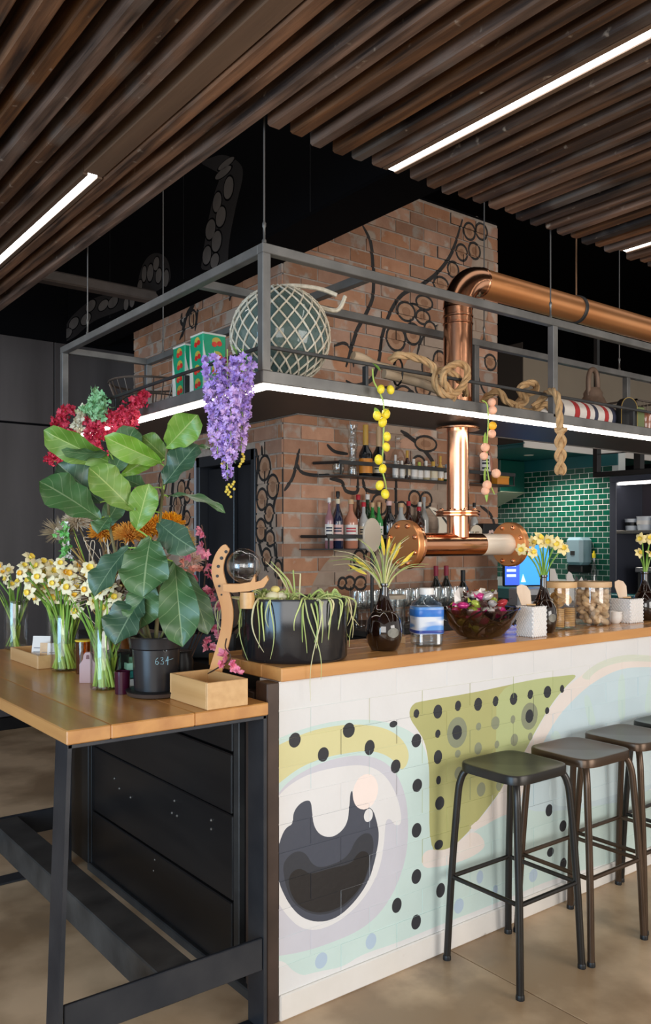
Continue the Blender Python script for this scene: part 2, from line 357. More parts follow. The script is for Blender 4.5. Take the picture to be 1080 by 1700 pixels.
SUCK_RIGHT = [(4.317, 3.612, 0.055, 0.055), (4.44, 3.64, 0.057, 0.055), (4.238, 3.448, 0.054, 0.054), (4.366, 3.488, 0.056, 0.055), (4.155, 3.315, 0.053, 0.05), (4.039, 3.19, 0.069, 0.049), (3.881, 3.04, 0.073, 0.044), (3.787, 2.976, 0.06, 0.036), (3.717, 2.953, 0.076, 0.059), (3.869, 2.942, 0.061, 0.044), (3.627, 2.766, 0.079, 0.078), (3.776, 2.816, 0.066, 0.067), (3.936, 2.873, 0.051, 0.048), (3.696, 2.411, 0.07, 0.051), (3.549, 2.376, 0.047, 0.062), (3.869, 2.47, 0.067, 0.056), (4.027, 2.671, 0.058, 0.065), (3.908, 2.615, 0.045, 0.056), (4.535, 2.73, 0.058, 0.052), (3.897, 2.104, 0.096, 0.048), (3.793, 1.736, 0.049, 0.048), (3.897, 1.731, 0.05, 0.048), (3.68, 1.665, 0.043, 0.043), (3.831, 1.968, 0.055, 0.048), (3.488, 1.688, 0.061, 0.065), (3.76, 2.399, 0.033, 0.04), (3.318, 1.345, 0.044, 0.053), (3.407, 1.344, 0.045, 0.053), (3.241, 1.197, 0.039, 0.037), (3.328, 1.194, 0.044, 0.038), (3.184, 1.199, 0.028, 0.03)]
TENT_LEFT = [([(4.256, 2.017), (4.243, 1.925), (4.256, 1.816), (4.276, 1.67), (4.256, 1.523), (4.203, 1.396), (4.137, 1.27)], 0.04), ([(4.029, 1.803), (4.061, 1.698), (4.099, 1.557), (4.061, 1.432), (4.029, 1.274)], 0.035), ([(4.196, 2.03), (4.19, 1.957)], 0.03), ([(5.342, 1.921), (5.37, 1.751), (5.397, 1.579), (5.342, 1.45)], 0.06), ([(5.093, 1.926), (5.162, 1.743), (5.206, 1.576), (5.18, 1.45)], 0.05), ([(5.033, 3.072), (5.145, 3.014), (5.215, 2.882)], 0.06), ([(5.215, 3.05), (5.224, 2.989), (5.18, 2.938), (5.251, 2.868)], 0.04), ([(4.991, 3.03), (5.024, 2.885)], 0.04), ([(4.559, 3.098), (4.566, 2.985)], 0.05), ([(5.454, 1.928), (5.55, 1.758), (5.679, 1.584)], 0.05)]
SUCK_LEFT = [(4.17, 1.894, 0.059, 0.072), (4.08, 1.777, 0.058, 0.068), (4.196, 1.707, 0.053, 0.062), (4.118, 1.618, 0.045, 0.054), (4.203, 1.523, 0.053, 0.065), (4.105, 1.471, 0.045, 0.043), (4.144, 1.36, 0.046, 0.05), (4.023, 1.291, 0.038, 0.049), (5.278, 1.705, 0.055, 0.068), (5.224, 1.821, 0.054, 0.059), (5.136, 1.775, 0.044, 0.05), (5.26, 1.577, 0.054, 0.059), (5.145, 1.617, 0.044, 0.046), (5.511, 1.888, 0.058, 0.079), (5.058, 2.975, 0.043, 0.058)]
SUCK_BACK = [(4.104, 3.608, 0.088, 0.021), (4.138, 3.568, 0.089, 0.024), (4.078, 3.461, 0.053, 0.062), (4.206, 3.421, 0.049, 0.056), (4.165, 3.324, 0.055, 0.056), (4.283, 3.286, 0.057, 0.057), (4.213, 3.196, 0.056, 0.059), (4.326, 3.146, 0.051, 0.053), (4.234, 3.089, 0.049, 0.042), (5.175, 3.253, 0.037, 0.053), (5.083, 3.237, 0.046, 0.056), (4.994, 3.274, 0.044, 0.043), (4.959, 3.186, 0.044, 0.047), (4.856, 3.144, 0.043, 0.054), (5.241, 3.188, 0.038, 0.041), (5.693, 3.181, 0.087, 0.039), (5.868, 3.199, 0.091, 0.036), (6.111, 3.249, 0.096, 0.041), (6.459, 3.188, 0.105, 0.043), (6.591, 3.138, 0.095, 0.039), (6.207, 3.168, 0.099, 0.042), (5.465, 3.116, 0.04, 0.042), (5.366, 3.114, 0.039, 0.042)]
TENT_BACK = [[(4.131, 3.676), (3.948, 3.558), (3.917, 3.48), (3.999, 3.34), (4.078, 3.16), (4.091, 3.027), (4.118, 3.034), (4.406, 3.067), (4.384, 3.14), (4.319, 3.336), (4.241, 3.488), (4.158, 3.565), (4.283, 3.644), (4.428, 3.732), (4.283, 3.708)], [(5.317, 3.103), (5.25, 3.292), (5.129, 3.362), (4.977, 3.348), (4.822, 3.259), (4.789, 3.135), (4.822, 3.097), (5.175, 3.091)], [(6.769, 3.079), (6.631, 3.234), (6.306, 3.284), (6.005, 3.298), (5.672, 3.237), (5.346, 3.172), (5.346, 3.089), (5.672, 3.098), (6.005, 3.125), (6.244, 3.106), (6.433, 3.073)]]
FICUS = [((1.069,2.495,1.698),(0.876,2.555,1.791),0.097,0.1,-35),((1.016,2.472,1.521),(0.854,2.534,1.633),0.123,0.12,20),((1.043,2.528,1.574),(0.923,2.57,1.691),0.12,0.05,10),((1.082,2.371,1.546),(0.954,2.394,1.669),0.105,0.1,15),((1.048,2.473,1.729),(0.903,2.484,1.728),0.045,0.15,-70),((1.058,2.478,1.658),(1.133,2.483,1.812),0.09,0.05,10),((1.177,2.375,1.699),(0.999,2.385,1.765),0.079,0.14,-30),((1.181,2.346,1.745),(1.224,2.237,1.833),0.097,0.12,30),((1.205,2.378,1.704),(1.155,2.467,1.789),0.067,0.1,0),((1.164,2.334,1.624),(1.254,2.29,1.749),0.097,0.08,-15),((1.262,2.322,1.749),(1.38,2.269,1.703),0.049,0.22,-55),((1.083,2.471,1.659),(1.181,2.46,1.725),0.052,0.1,40),((1.145,2.411,1.616),(1.085,2.495,1.657),0.064,0.1,30),((1.097,2.386,1.487),(1.113,2.335,1.622),0.086,0.05,15),((1.181,2.346,1.592),(1.29,2.187,1.541),0.05,0.3,-50),((1.153,2.343,1.509),(1.212,2.222,1.428),0.093,0.25,25),((1.114,2.322,1.461),(1.062,2.261,1.294),0.142,0.2,0),((1.079,2.399,1.435),(0.973,2.405,1.291),0.093,0.15,20),((1.122,2.354,1.339),(1.08,2.323,1.193),0.112,0.14,5),((1.106,2.353,1.288),(1.01,2.339,1.149),0.12,0.15,15),((1.182,2.295,1.384),(1.163,2.209,1.147),0.116,0.16,-5),((1.227,2.336,1.367),(1.27,2.252,1.172),0.075,0.15,-30),((1.208,2.363,1.393),(1.166,2.395,1.28),0.082,0.1,0),((1.048,2.473,1.529),(1.004,2.457,1.478),0.064,0.1,10),((1.186,2.418,1.699),(1.262,2.41,1.77),0.075,0.1,-20),((1.046,2.525,1.488),(1.108,2.528,1.586),0.067,0.1,10)]
FICUS_STEMS = [[(1.153,2.368,1.132),(1.15,2.345,1.264),(1.157,2.352,1.413),(1.165,2.359,1.525),(1.171,2.354,1.618),(1.181,2.346,1.74)],[(1.144,2.4,1.13),(1.118,2.432,1.261),(1.073,2.467,1.393),(1.052,2.483,1.507),(1.049,2.485,1.639),(1.065,2.485,1.706)],[(1.144,2.375,1.132),(1.117,2.37,1.227),(1.11,2.363,1.302),(1.122,2.354,1.395),(1.119,2.331,1.459)],[(1.128,2.349,1.14),(1.097,2.36,1.174),(1.082,2.371,1.211)],[(1.145,2.336,1.14),(1.151,2.306,1.184),(1.167,2.306,1.248),(1.182,2.295,1.38)],[(1.171,2.354,1.581),(1.169,2.343,1.614)]]
DAFF1 = [(1.091,3.734,1.316),(1.099,3.709,1.288),(1.129,3.726,1.263),(1.144,3.682,1.277),(1.068,3.728,1.345),(1.071,3.772,1.297),(1.134,3.795,1.329)]
DAFF2 = [(0.987,3.059,1.347),(1.028,3.024,1.375),(0.97,2.993,1.394),(1.047,2.977,1.344),(1.069,2.924,1.34),(1.033,2.938,1.306),(0.988,2.963,1.328),(0.966,2.994,1.272),(1.015,3.056,1.245),(0.99,3.061,1.309),(1.061,3.004,1.242),(1.085,2.985,1.268),(1.097,2.891,1.257),(1.107,2.9,1.286),(1.116,2.937,1.201),(1.1,2.964,1.244),(1.132,2.956,1.364),(1.036,3.034,1.314),(1.05,2.912,1.375),(1.105,2.942,1.315),(1.031,3.008,1.28),(0.963,3.037,1.363),(1.074,2.907,1.289),(0.996,3.007,1.363),(0.94,2.997,1.339),(1.052,3.029,1.366),(1.073,3.002,1.322),(0.99,3.022,1.293),(1.086,2.915,1.342),(1.033,3.039,1.344),(1.069,2.965,1.298),(1.022,3.044,1.27),(1.052,3.017,1.252),(1.135,2.905,1.32)]
DAFF3 = [(1.006,2.563,1.3),(1.036,2.565,1.257),(1.055,2.528,1.239),(1.006,2.528,1.367),(1.019,2.538,1.341),(1.035,2.596,1.308),(1.026,2.496,1.29),(1.053,2.476,1.308),(1.07,2.544,1.344),(1.073,2.493,1.275),(1.044,2.55,1.331)]
DAFF_F2 = [(2.731,2.23,1.42),(2.757,2.193,1.408),(2.815,2.239,1.45),(2.797,2.142,1.455),(2.797,2.172,1.448),(2.821,2.124,1.445),(2.882,2.137,1.423),(2.773,2.171,1.467)]
DAFF_F3 = [(3.619,2.238,1.467),(3.654,2.266,1.398),(3.652,2.208,1.467),(3.676,2.223,1.392),(3.737,2.224,1.435)]
LEMON_STEM = [(1.792,2.08,2.022),(1.797,2.08,1.983),(1.818,2.08,1.953),(1.839,2.08,1.916),(1.842,2.08,1.852),(1.839,2.08,1.771),(1.834,2.08,1.701),(1.85,2.08,1.641),(1.853,2.08,1.599)]
LEMONS = [(1.846,2.075,1.877),(1.832,2.075,1.848),(1.808,2.075,1.868),(1.851,2.075,1.802),(1.848,2.075,1.767),(1.814,2.075,1.723),(1.832,2.075,1.694),(1.819,2.075,1.638),(1.843,2.075,1.61),(1.824,2.075,1.957),(1.867,2.075,1.96)]
PEACH_STEM = [(2.325,2.08,1.972),(2.351,2.08,1.959),(2.358,2.08,1.897),(2.351,2.08,1.818),(2.351,2.08,1.74),(2.364,2.08,1.674),(2.391,2.08,1.63)]
PEACH_BALLS = [(2.368,2.072,1.969),(2.372,2.072,1.94),(2.372,2.072,1.882),(2.368,2.072,1.852),(2.332,2.072,1.799),(2.325,2.072,1.767),(2.392,2.072,1.706),(2.342,2.072,1.661),(2.332,2.072,1.639)]
TRAILS = {'corner': [(1.352,3.659,2.049),(1.34,3.687,2.019),(1.328,3.745,1.976),(1.316,3.562,1.918),(1.304,3.459,1.906)],'low': [(1.352,3.75,1.877),(1.34,3.811,1.848),(1.328,3.809,1.827),(1.316,3.591,1.799)],'arch': [(1.352,2.868,1.989),(1.34,2.915,1.976),(1.328,2.91,1.924),(1.316,2.937,1.877),(1.304,2.942,1.813)],'mid': [(1.352,3.056,1.956),(1.34,3.174,1.952),(1.328,3.281,1.939),(1.316,3.315,1.893),(1.304,3.324,1.835),(1.292,3.149,1.802)],'mid2': [(1.352,3.393,1.959),(1.34,3.235,1.891),(1.328,3.332,1.863),(1.316,3.239,1.821)],'right': [(1.352,3.085,1.948),(1.34,3.086,1.895),(1.328,3.099,1.817)],'cream': [(1.352,3.446,2.017),(1.34,3.484,1.982),(1.328,3.494,1.93),(1.316,3.435,1.859)],'green': [(1.352,3.327,2.065),(1.34,3.248,2.02),(1.328,3.332,2.02),(1.316,3.239,1.963),(1.304,3.136,1.978)]}
BLOSSOM = [[(1.366,2.418,1.012),(1.386,2.441,1.208),(1.386,2.466,1.389),(1.377,2.473,1.491),(1.373,2.476,1.507)],[(1.359,2.386,1.016),(1.362,2.383,1.154),(1.349,2.368,1.274),(1.358,2.361,1.333),(1.341,2.374,1.362)],[(1.352,2.366,1.02),(1.351,2.341,1.139),(1.358,2.337,1.236),(1.361,2.334,1.256)],[(1.288,2.1,1.077),(1.266,2.117,1.102),(1.263,2.132,1.138),(1.276,2.147,1.162)]]
BLOOMS = [(1.372,2.477,1.491),(1.378,2.472,1.476),(1.375,2.475,1.44),(1.383,2.468,1.413),(1.37,2.478,1.42),(1.327,2.512,1.379),(1.338,2.478,1.359),(1.342,2.436,1.36),(1.347,2.395,1.367),(1.346,2.371,1.342),(1.352,2.366,1.352),(1.331,2.383,1.284),(1.341,2.374,1.297),(1.351,2.367,1.288),(1.348,2.344,1.271),(1.353,2.34,1.25),(1.359,2.323,1.249),(1.351,2.367,1.239),(1.341,2.374,1.131),(1.342,2.348,1.114),(1.328,2.359,1.116),(1.357,2.362,1.176),(1.358,2.337,1.159),(1.363,2.307,1.172),(1.351,2.317,1.145),(1.261,2.146,1.088),(1.266,2.13,1.104),(1.272,2.112,1.095),(1.273,2.099,1.079),(1.28,2.081,1.07),(1.262,2.133,1.12),(1.311,2.461,1.33),(1.325,2.425,1.331),(1.319,2.518,1.353),(1.34,2.502,1.399),(1.318,2.392,1.235)]
DRIED = {'protea': (1.172,3.072,1.523),'wisp': (1.121,3.11,1.484),'o1': (1.212,2.915,1.483),'o2': (1.264,2.811,1.472),'o3': (1.313,2.774,1.493),'o4': (1.356,2.766,1.498),'o5': (1.405,2.767,1.512),'f1': (1.398,2.646,1.439),'f2': (1.41,2.611,1.386),'f3': (1.392,2.676,1.472),'pinkrose': (1.336,2.668,1.454),'bell': (1.118,3.05,1.477),'base': (1.192,2.867,1.167),'y1': (1.348,2.646,1.471)}
ROPE_A = [(2.002,2.225,2.103),(2.01,2.195,2.116),(2.07,2.165,2.11),(2.124,2.135,2.082),(2.122,2.12,2.021),(2.155,2.105,1.979),(2.23,2.105,2.003),(2.285,2.115,2.073),(2.26,2.125,2.107),(2.157,2.095,2.071),(2.125,2.085,2.023),(2.209,2.115,1.98),(2.213,2.155,1.977),(2.182,2.18,2.026),(2.191,2.165,2.078),(2.23,2.135,2.065),(2.334,2.185,2.044),(2.401,2.235,2.024)]
ROPE_B = [(2.634,2.35,2.041),(2.626,2.31,2.059),(2.639,2.27,2.067),(2.66,2.25,2.027),(2.716,2.24,2.017),(2.733,2.21,2.034),(2.682,2.2,2.062),(2.705,2.2,2.089),(2.787,2.21,2.11),(2.832,2.24,2.089),(2.791,2.27,2.059),(2.704,2.23,2.004),(2.801,2.24,1.995),(2.862,2.21,2.028),(2.928,2.22,1.994)]
ROPE_C = [(2.776,2.205,2.008),(2.81,2.185,2.044),(2.789,2.145,2.061),(2.75,2.085,2.053),(2.74,2.055,2.014),(2.741,2.05,1.951),(2.749,2.05,1.892)]
DRIFT = [(1.89,2.3,2.118),(1.987,2.3,2.105),(2.106,2.3,2.087),(2.263,2.3,2.081),(2.321,2.3,2.079)]
# ------------------------------------------------------------------ floor
concrete = mk('worn_concrete', (.33,.215,.12), (.66,.47,.295), rough=.36, scale=2.1, bump=.2, bscale=14, col3=(.24,.165,.10), c3at=.57, c3scale=1.3, detail=12, contrast=.26)
floor = tag(MB().box((-6,-5,-.3),(14,10,-.012)).obj('floor', M['void']), kind='structure')
bx('floor_slab', (-6,-5,-.02),(2.148,10,0), concrete, floor, .0015)
bx('floor_slab', (2.152,-5,-.02),(14,10,0), concrete, floor, .0015)
# ------------------------------------------------------------------ timber slat ceiling
ceiling = tag(MB().box((-.75,-.8,2.90),(5.6,2.10,3.0)).box((-.75,2.10,2.90),(1.36,5.4,3.0)).obj('ceiling', M['void']), kind='structure')
for k in range(55):
    x = -.65+.0825*k
    if abs(x-1.10) < .03 or abs(x-1.88) < .03 or abs(x-3.20) < .03: continue
    x += random.uniform(-.004,.004); w = .044+random.uniform(-.003,.004)
    y1 = 5.2 if x < 1.37 else 2.10+random.uniform(-.012,.012)
    zb = 2.70+random.uniform(-.004,.006); y0 = -.7
    n = 10; vs = []
    for i in range(n+1):
        y = (y0-y1)/2+(y1-y0)*i/n; j = lambda: random.uniform(-.0022,.0022)
        b = .005
        vs += [(-w/2+j(),y,b),(-w/2+b,y,j()*.4),(w/2-b,y,j()*.4),(w/2+j(),y,b),(w/2,y,.13),(-w/2,y,.13)]
    fs = []
    for i in range(n):
        for q in range(6):
            fs.append((i*6+q, i*6+(q+1)%6, (i+1)*6+(q+1)%6, (i+1)*6+q))
    fs = [tuple(reversed(f)) for f in fs]+[tuple(range(6)), tuple(n*6+q for q in range(5,-1,-1))]
    MB().add(vs, fs).obj('slat', M['slat'], ceiling, loc=(x,(y0+y1)/2,zb))
trough = wood('led_board', (.10,.058,.036), (.15,.09,.055), 'Y', rough=.5, rnd=.1)
def linear_light(x, ya, yb, label):
    t = thing('linear_light', label, 'ceiling light', (x,(ya+yb)/2,2.70))
    L = (yb-ya)/2
    MB().box((-.034,-L,.0),(-.017,L,.10)).box((.017,-L,.0),(.034,L,.10)).box((-.034,-L,.08),(.034,L,.10)).obj('housing', trough, t)
    MB().box((-.0165,-L+.002,.004),(.0165,L-.002,.02)).obj('diffuser', M['led_ceiling'], t)
linear_light(1.88, -.7, 2.09, 'long white linear light set among the slats above the bar stools')
linear_light(1.10, 2.74, 5.1, 'white linear light among the long slats above the timber table')
linear_light(3.20, -.7, 2.06, 'short end of a white linear light above the copper pipe')
bx('trim_1', (1.065,-.7,2.705),(1.135,2.735,2.80), trough).__setitem__('kind','structure')
# ------------------------------------------------------------------ black void above the bar and outer walls
tag(MB().box((-3,2.0,5.2),(14,10,5.3)).obj('ceiling_upper', M['void']), kind='structure')
tag(MB().box((4.62,9.0,0),(14,9.1,5.2)).obj('wall_far', M['void']), kind='structure')
tag(MB().box((12.5,0,0),(12.6,9.0,5.2)).obj('wall_right_far', M['void']), kind='structure')
panel = mk('dark_wall_panel', (.042,.037,.038), (.095,.085,.086), rough=.45, scale=1.2, stretch=(3,3,.35), bump=.03)  # vertical streaks in the colour stand in for the sheen on the panels
wb = tag(MB().box((-3,6.62,0),(4.6,6.7,5.2)).obj('wall_back', M['void']), kind='structure')
for i, x in enumerate([-2.47,-1.27,-.07,1.13,2.33,3.53]):
    w = 1.2 if x != 2.33 else 1.2
    bx('panel', (x+.004,6.60,.10),(x+w-.004,6.62,2.372), panel, wb, .002)
    bx('panel', (x+.004,6.60,2.388),(x+w-.004,6.62,3.05), panel, wb, .002)
bx('baseboard_back', (-3,6.585,0),(4.6,6.62,.095), M['black_paint']).__setitem__('kind','structure')
# painted tentacles on the black wall above the panels
def chaikin(p, k=2):
    for _ in range(k):
        q = []
        for i in range(len(p)):
            a, b = p[i], p[(i+1) % len(p)]
            q += [(a[0]*.75+b[0]*.25, a[1]*.75+b[1]*.25), (a[0]*.25+b[0]*.75, a[1]*.25+b[1]*.75)]
        p = q
    return p
def ellipse(cx, cz, a, b, n=20, ph=0): return [(cx+a*math.cos(2*PI*i/n+ph), cz+b*math.sin(2*PI*i/n+ph)) for i in range(n)]
def stroke(pts, w, taper=True):
    P = [Vector((x, y, 0)) for x, y in pts]; P = crom(P, 5); L = []; R = []
    for i, p in enumerate(P):
        t = (P[min(i+1, len(P)-1)]-P[max(i-1, 0)]); n = Vector((-t.y, t.x, 0)).normalized()
        k = w/2*(min(1, .45+4*min(i, len(P)-1-i)/len(P)) if taper else 1)
        L.append((p+n*k)[:2]); R.append((p-n*k)[:2])
    return L+R[::-1]
tent_d = mk('tentacle_dark_paint', (.016,.013,.013), (.025,.021,.021), rough=.7, scale=3)
suck_d = mk('sucker_dark_paint', (.095,.083,.077), (.16,.14,.128), rough=.7, scale=6)
tag(MB().box((1.45,5.0,3.03),(2.46,5.09,3.10),.01).obj('beam_cross', mk('dusty_steel', (.06,.05,.045), (.11,.09,.08), rough=.6, scale=8)), kind='structure')
bh = tag(MB().box((2.44,2.3,3.07),(2.752,6.6,5.2),.012).obj('wall_upper', M['void']), kind='structure')
onx = Matrix(((0,0,-1,2.4395),(1,0,0,0),(0,1,0,0),(0,0,0,1)))     # local x along Y, local y up, thickness towards -X
for p in TENT_BACK: MB().prism(chaikin(p), .0015, M=onx).obj('painted_tentacle', tent_d, bh)
for q in SUCK_BACK:
    MB().prism(ellipse(q[0],q[1],q[2]*1.18,q[3]*1.18), .0025, M=onx).obj('painted_ring', M['void'], bh); MB().prism(ellipse(*q), .0035, M=onx).obj('painted_sucker', suck_d, bh)
for y in (3.3,4.62,5.75): bx('panel_joint', (2.4385,y,3.08),(2.4395,y+.004,5.2), M['black_steel'], bh, 0)
# ------------------------------------------------------------------ brick walls: every brick is a part; paint is cut into the brick faces
def pip(P, poly):
    x, y = P[:, 0], P[:, 1]; r = np.zeros(len(P), bool); q = np.array(poly); a = q; b = np.roll(q, -1, 0)
    for (x0, y0), (x1, y1) in zip(a, b):
        if y0 == y1: continue
        c = ((y0 > y) != (y1 > y)) & (x < (x1-x0)*(y-y0)/(y1-y0)+x0); r ^= c
    return r
def brick_face(root, to3, rects, bricks, shapes, mats, base, mortar_m, depth, proud, side_m=None, name='brick', painted_mortar=True, jit=.0):
    """to3(u, z, d) maps wall coordinates (d out of the wall) to the world; shapes = [(material index, outline, solid on mortar)]"""
    V = []; E = []
    def poly(p):
        b = len(V); V.extend(Vector(q) for q in p); E.extend((b+i, b+(i+1) % len(p)) for i in range(len(p)))
    for u0, u1, z0, z1 in list(rects)+list(bricks): poly([(u0,z0),(u1,z0),(u1,z1),(u0,z1)])
    for s in shapes: poly(s[1])
    vo, eo, fo = delaunay_2d_cdt(V, E, [], 0, 1e-5)[:3]
    vo = np.array([tuple(p) for p in vo]); fo = np.array([tuple(f) for f in fo]); cen = vo[fo].mean(1)
    inside = np.zeros(len(cen), bool)
    for u0, u1, z0, z1 in rects: inside |= (cen[:,0] > u0) & (cen[:,0] < u1) & (cen[:,1] > z0) & (cen[:,1] < z1)
    mi = np.full(len(cen), base); pm = np.full(len(cen), mortar_m)
    for s in shapes:
        k = pip(cen, s[1]); mi[k] = s[0]
        if painted_mortar: pm[k] = s[0]
    bi = np.full(len(cen), -1)
    for i, (u0, u1, z0, z1) in enumerate(bricks):
        bi[(cen[:,0] > u0) & (cen[:,0] < u1) & (cen[:,1] > z0) & (cen[:,1] < z1)] = i
    flip = (Vector(to3(1,0,0))-Vector(to3(0,0,0))).cross(Vector(to3(0,1,0))-Vector(to3(0,0,0))).dot(Vector(to3(0,0,1))-Vector(to3(0,0,0))) < 0
    def emit(mb, tri, mats_i, d, ctr=None):
        loc = {}
        for f, m in zip(tri, mats_i):
            k = []
            for v in f:
                if v not in loc: loc[v] = len(mb.v); mb.v.append(to3(vo[v][0], vo[v][1], d))
                k.append(loc[v])
            a, b, c = [vo[v] for v in f]
            ccw = (b[0]-a[0])*(c[1]-a[1])-(b[1]-a[1])*(c[0]-a[0]) > 0
            if ccw == flip: k.reverse()
            mb.f.append(tuple(k)); mb.mi.append(int(m)); mb.sm.append(False)
    mb = MB(); sel = inside & (bi < 0); emit(mb, fo[sel], pm[sel], 0.0)
    me = bpy.data.meshes.new('joints'); me.from_pydata(mb.v, [], mb.f)
    jo = mb.obj('mortar', mats, root); jo['kind'] = 'stuff'
    for i, (u0, u1, z0, z1) in enumerate(bricks):
        sel = inside & (bi == i)
        if not sel.any(): continue
        b = MB(); d = proud+random.uniform(-jit, jit); emit(b, fo[sel], mi[sel], d)
        sm = int(np.bincount(mi[sel]).argmax()) if side_m is None else side_m
        n0 = len(b.v); c4 = [(u0,z0),(u1,z0),(u1,z1),(u0,z1)]
        b.v += [to3(u, z, d) for u, z in c4]+[to3(u, z, -.02) for u, z in c4]
        for q in range(4):
            k = [n0+q, n0+4+q, n0+4+(q+1) % 4, n0+(q+1) % 4]
            if flip: k.reverse()
            b.f.append(tuple(k)); b.mi.append(sm); b.sm.append(False)
        o3 = Vector(to3((u0+u1)/2, (z0+z1)/2, 0)); b.v = [tuple(Vector(v)-o3) for v in b.v]
        b.obj(name, mats, root, loc=o3)
def courses(u0, u1, z0, z1, bl, bh, j, off=0., start=0):
    out = []; r = start; z = z0
    while z < z1-.02:
        zt = min(z+bh, z1); u = u0-(bl+j)*((r % 2)*.5+off)
        while u < u1-.015:
            a, b = max(u, u0), min(u+bl, u1)
            if b-a > .02: out.append((round(a,4), round(b,4), round(z,4), round(zt,4)))
            u += bl+j
        z += bh+j; r += 1
    return out
bk = dict(rough=.88, scale=9, bump=.6, bscale=60, rnd=.26, col3=(.50,.40,.32), c3at=.555, c3scale=7, contrast=.9, detail=8)
B_MATS = [mk('old_red_brick', (.36,.165,.09), (.58,.32,.20), **bk),
          mk('lime_mortar', (.40,.32,.26), (.52,.44,.37), rough=.95, scale=30, bump=.5, bscale=90),
          mk('black_line_paint', (.016,.014,.013), (.035,.03,.028), rough=.7, scale=20),
          mk('sucker_tan_paint', (.42,.22,.12), (.52,.31,.19), rough=.8, scale=18, bump=.3, bscale=70),
          mk('tentacle_beige_paint', (.40,.29,.215), (.50,.38,.29), rough=.8, scale=9, bump=.3, bscale=70),
          mk('sucker_core_paint', (.30,.145,.075), (.40,.21,.12), rough=.8, scale=18, bump=.3, bscale=70)]
def suckers(l, lw=.02):
    r = []
    for u, z, a, b in l:
        r += [(2, ellipse(u,z,a+lw*.55,b+lw*.55,18), 1), (3, ellipse(u,z,a-lw*.3,b-lw*.3,18,.1), 1), (5, ellipse(u,z,a*.5,b*.5,14,.2), 1)]
    return r
# right face of the pier (runs along X, faces the bar)
wall_r = tag(MB().box((2.752,3.992,0),(4.61,4.3,3.74)).obj('wall_right', M['void']), kind='structure')
br = courses(2.75,4.61,.93,3.70,.24,.0755,.0115)
sh = [(4, chaikin([(2.9,1.05),(3.1,1.2),(3.35,1.3),(3.6,1.25),(3.9,1.3),(4.1,1.7),(4.3,1.9),(4.2,2.05),(3.9,1.75),(3.6,1.62),(3.3,1.5),(3.0,1.3)]),1),
      (4, chaikin([(3.42,2.1),(3.62,2.5),(3.9,2.86),(4.2,3.0),(4.33,3.3),(4.37,3.62),(4.58,3.60),(4.55,3.2),(4.4,2.8),(4.2,2.55),(4.0,2.3),(3.7,2.1)]),1)]
sh += [(2, stroke(p,w*.62),1) for p,w in TENT_RIGHT]+suckers(SUCK_RIGHT)
brick_face(wall_r, lambda u,z,d: (u,3.985-d,z), [(2.75,4.61,.9,3.72)], br, sh, B_MATS, 0, 1, .006, .006, jit=.003)
# ragged top edge of the pier
mb = MB()
for i in range(34): mb.ball((2.78+.055*i, 4.03, 3.70+random.uniform(0,.03)), .04, 7, 5, sc=(1,.9,random.uniform(.4,1)))
o = mb.obj('broken_mortar', B_MATS[1], wall_r); o['kind'] = 'stuff'
# left face (runs along Y, faces the table), with the doorway
wall_l = tag(MB().box((2.752,3.99,0),(2.9,4.27,3.09)).box((2.752,5.0,0),(2.9,6.0,3.09)).box((2.752,4.27,2.02),(2.9,5.0,3.09)).obj('wall_left', M['void']), kind='structure')
bl = courses(3.985,6.0,.93,3.07,.24,.0755,.0115,off=.27)
bl2 = []
for u0,u1,z0,z1 in bl:
    if z0 < 2.02:
        if u0 >= 4.27 and u1 <= 5.0: continue
        if u0 < 4.27 < u1: u1 = 4.268
        elif u0 < 5.0 < u1: u0 = 5.002
        if u1-u0 < .02 or (u0 < 4.27 and z1 > 2.02 and u1 > 4.27): continue
    bl2.append((u0,u1,z0,z1))
sh = [(4, chaikin([(4.24,2.0),(4.25,1.6),(4.26,1.2),(4.2,1.0),(4.05,1.0),(4.02,1.3),(4.05,1.6),(4.08,1.9),(4.15,2.02)]),1),
      (4, chaikin([(5.2,2.0),(5.15,1.6),(5.2,1.2),(5.3,1.0),(5.45,1.1),(5.4,1.5),(5.5,2.0)]),1)]
sh += [(2, stroke(p,w*.7),1) for p,w in TENT_LEFT]+suckers(SUCK_LEFT)
brick_face(wall_l, lambda u,z,d: (2.745-d,u,z), [(3.985,4.27,.9,3.09),(4.27,5.0,2.02,3.09),(5.0,6.0,.9,3.09)], bl2, sh, B_MATS, 0, 1, .006, .006, jit=.003)
d1 = tag(MB().box((2.86,4.27,0),(2.90,5.0,2.02)).obj('door_1', M['void']), kind='structure')
dk = mk('door_dark', (.012,.012,.014), (.02,.02,.024), rough=.35, scale=3)
MB().box((2.73,4.262,0),(2.86,4.31,2.02),.004).box((2.73,4.95,0),(2.86,5.0,2.02),.004).box((2.73,4.27,1.95),(2.86,5.0,2.02),.004).obj('door_frame', mk('door_frame_grey', (.025,.026,.03), rough=.4), d1)
bx('door_leaf', (2.83,4.31,.02),(2.858,4.95,1.945), dk, d1)
bx('door_leaf', (2.80,4.62,.02),(2.829,4.945,1.94), dk, d1)
bx('glass_strip', (2.79,4.315,.3),(2.80,4.40,1.52), mk('grey_green_glass', (.10,.15,.16), rough=.2, scale=2), d1, .001)
bx('corner_strip', (2.722,4.992,0),(2.74,5.006,2.0), mk('pale_edge_strip', (.45,.47,.52), rough=.4), d1, .001)
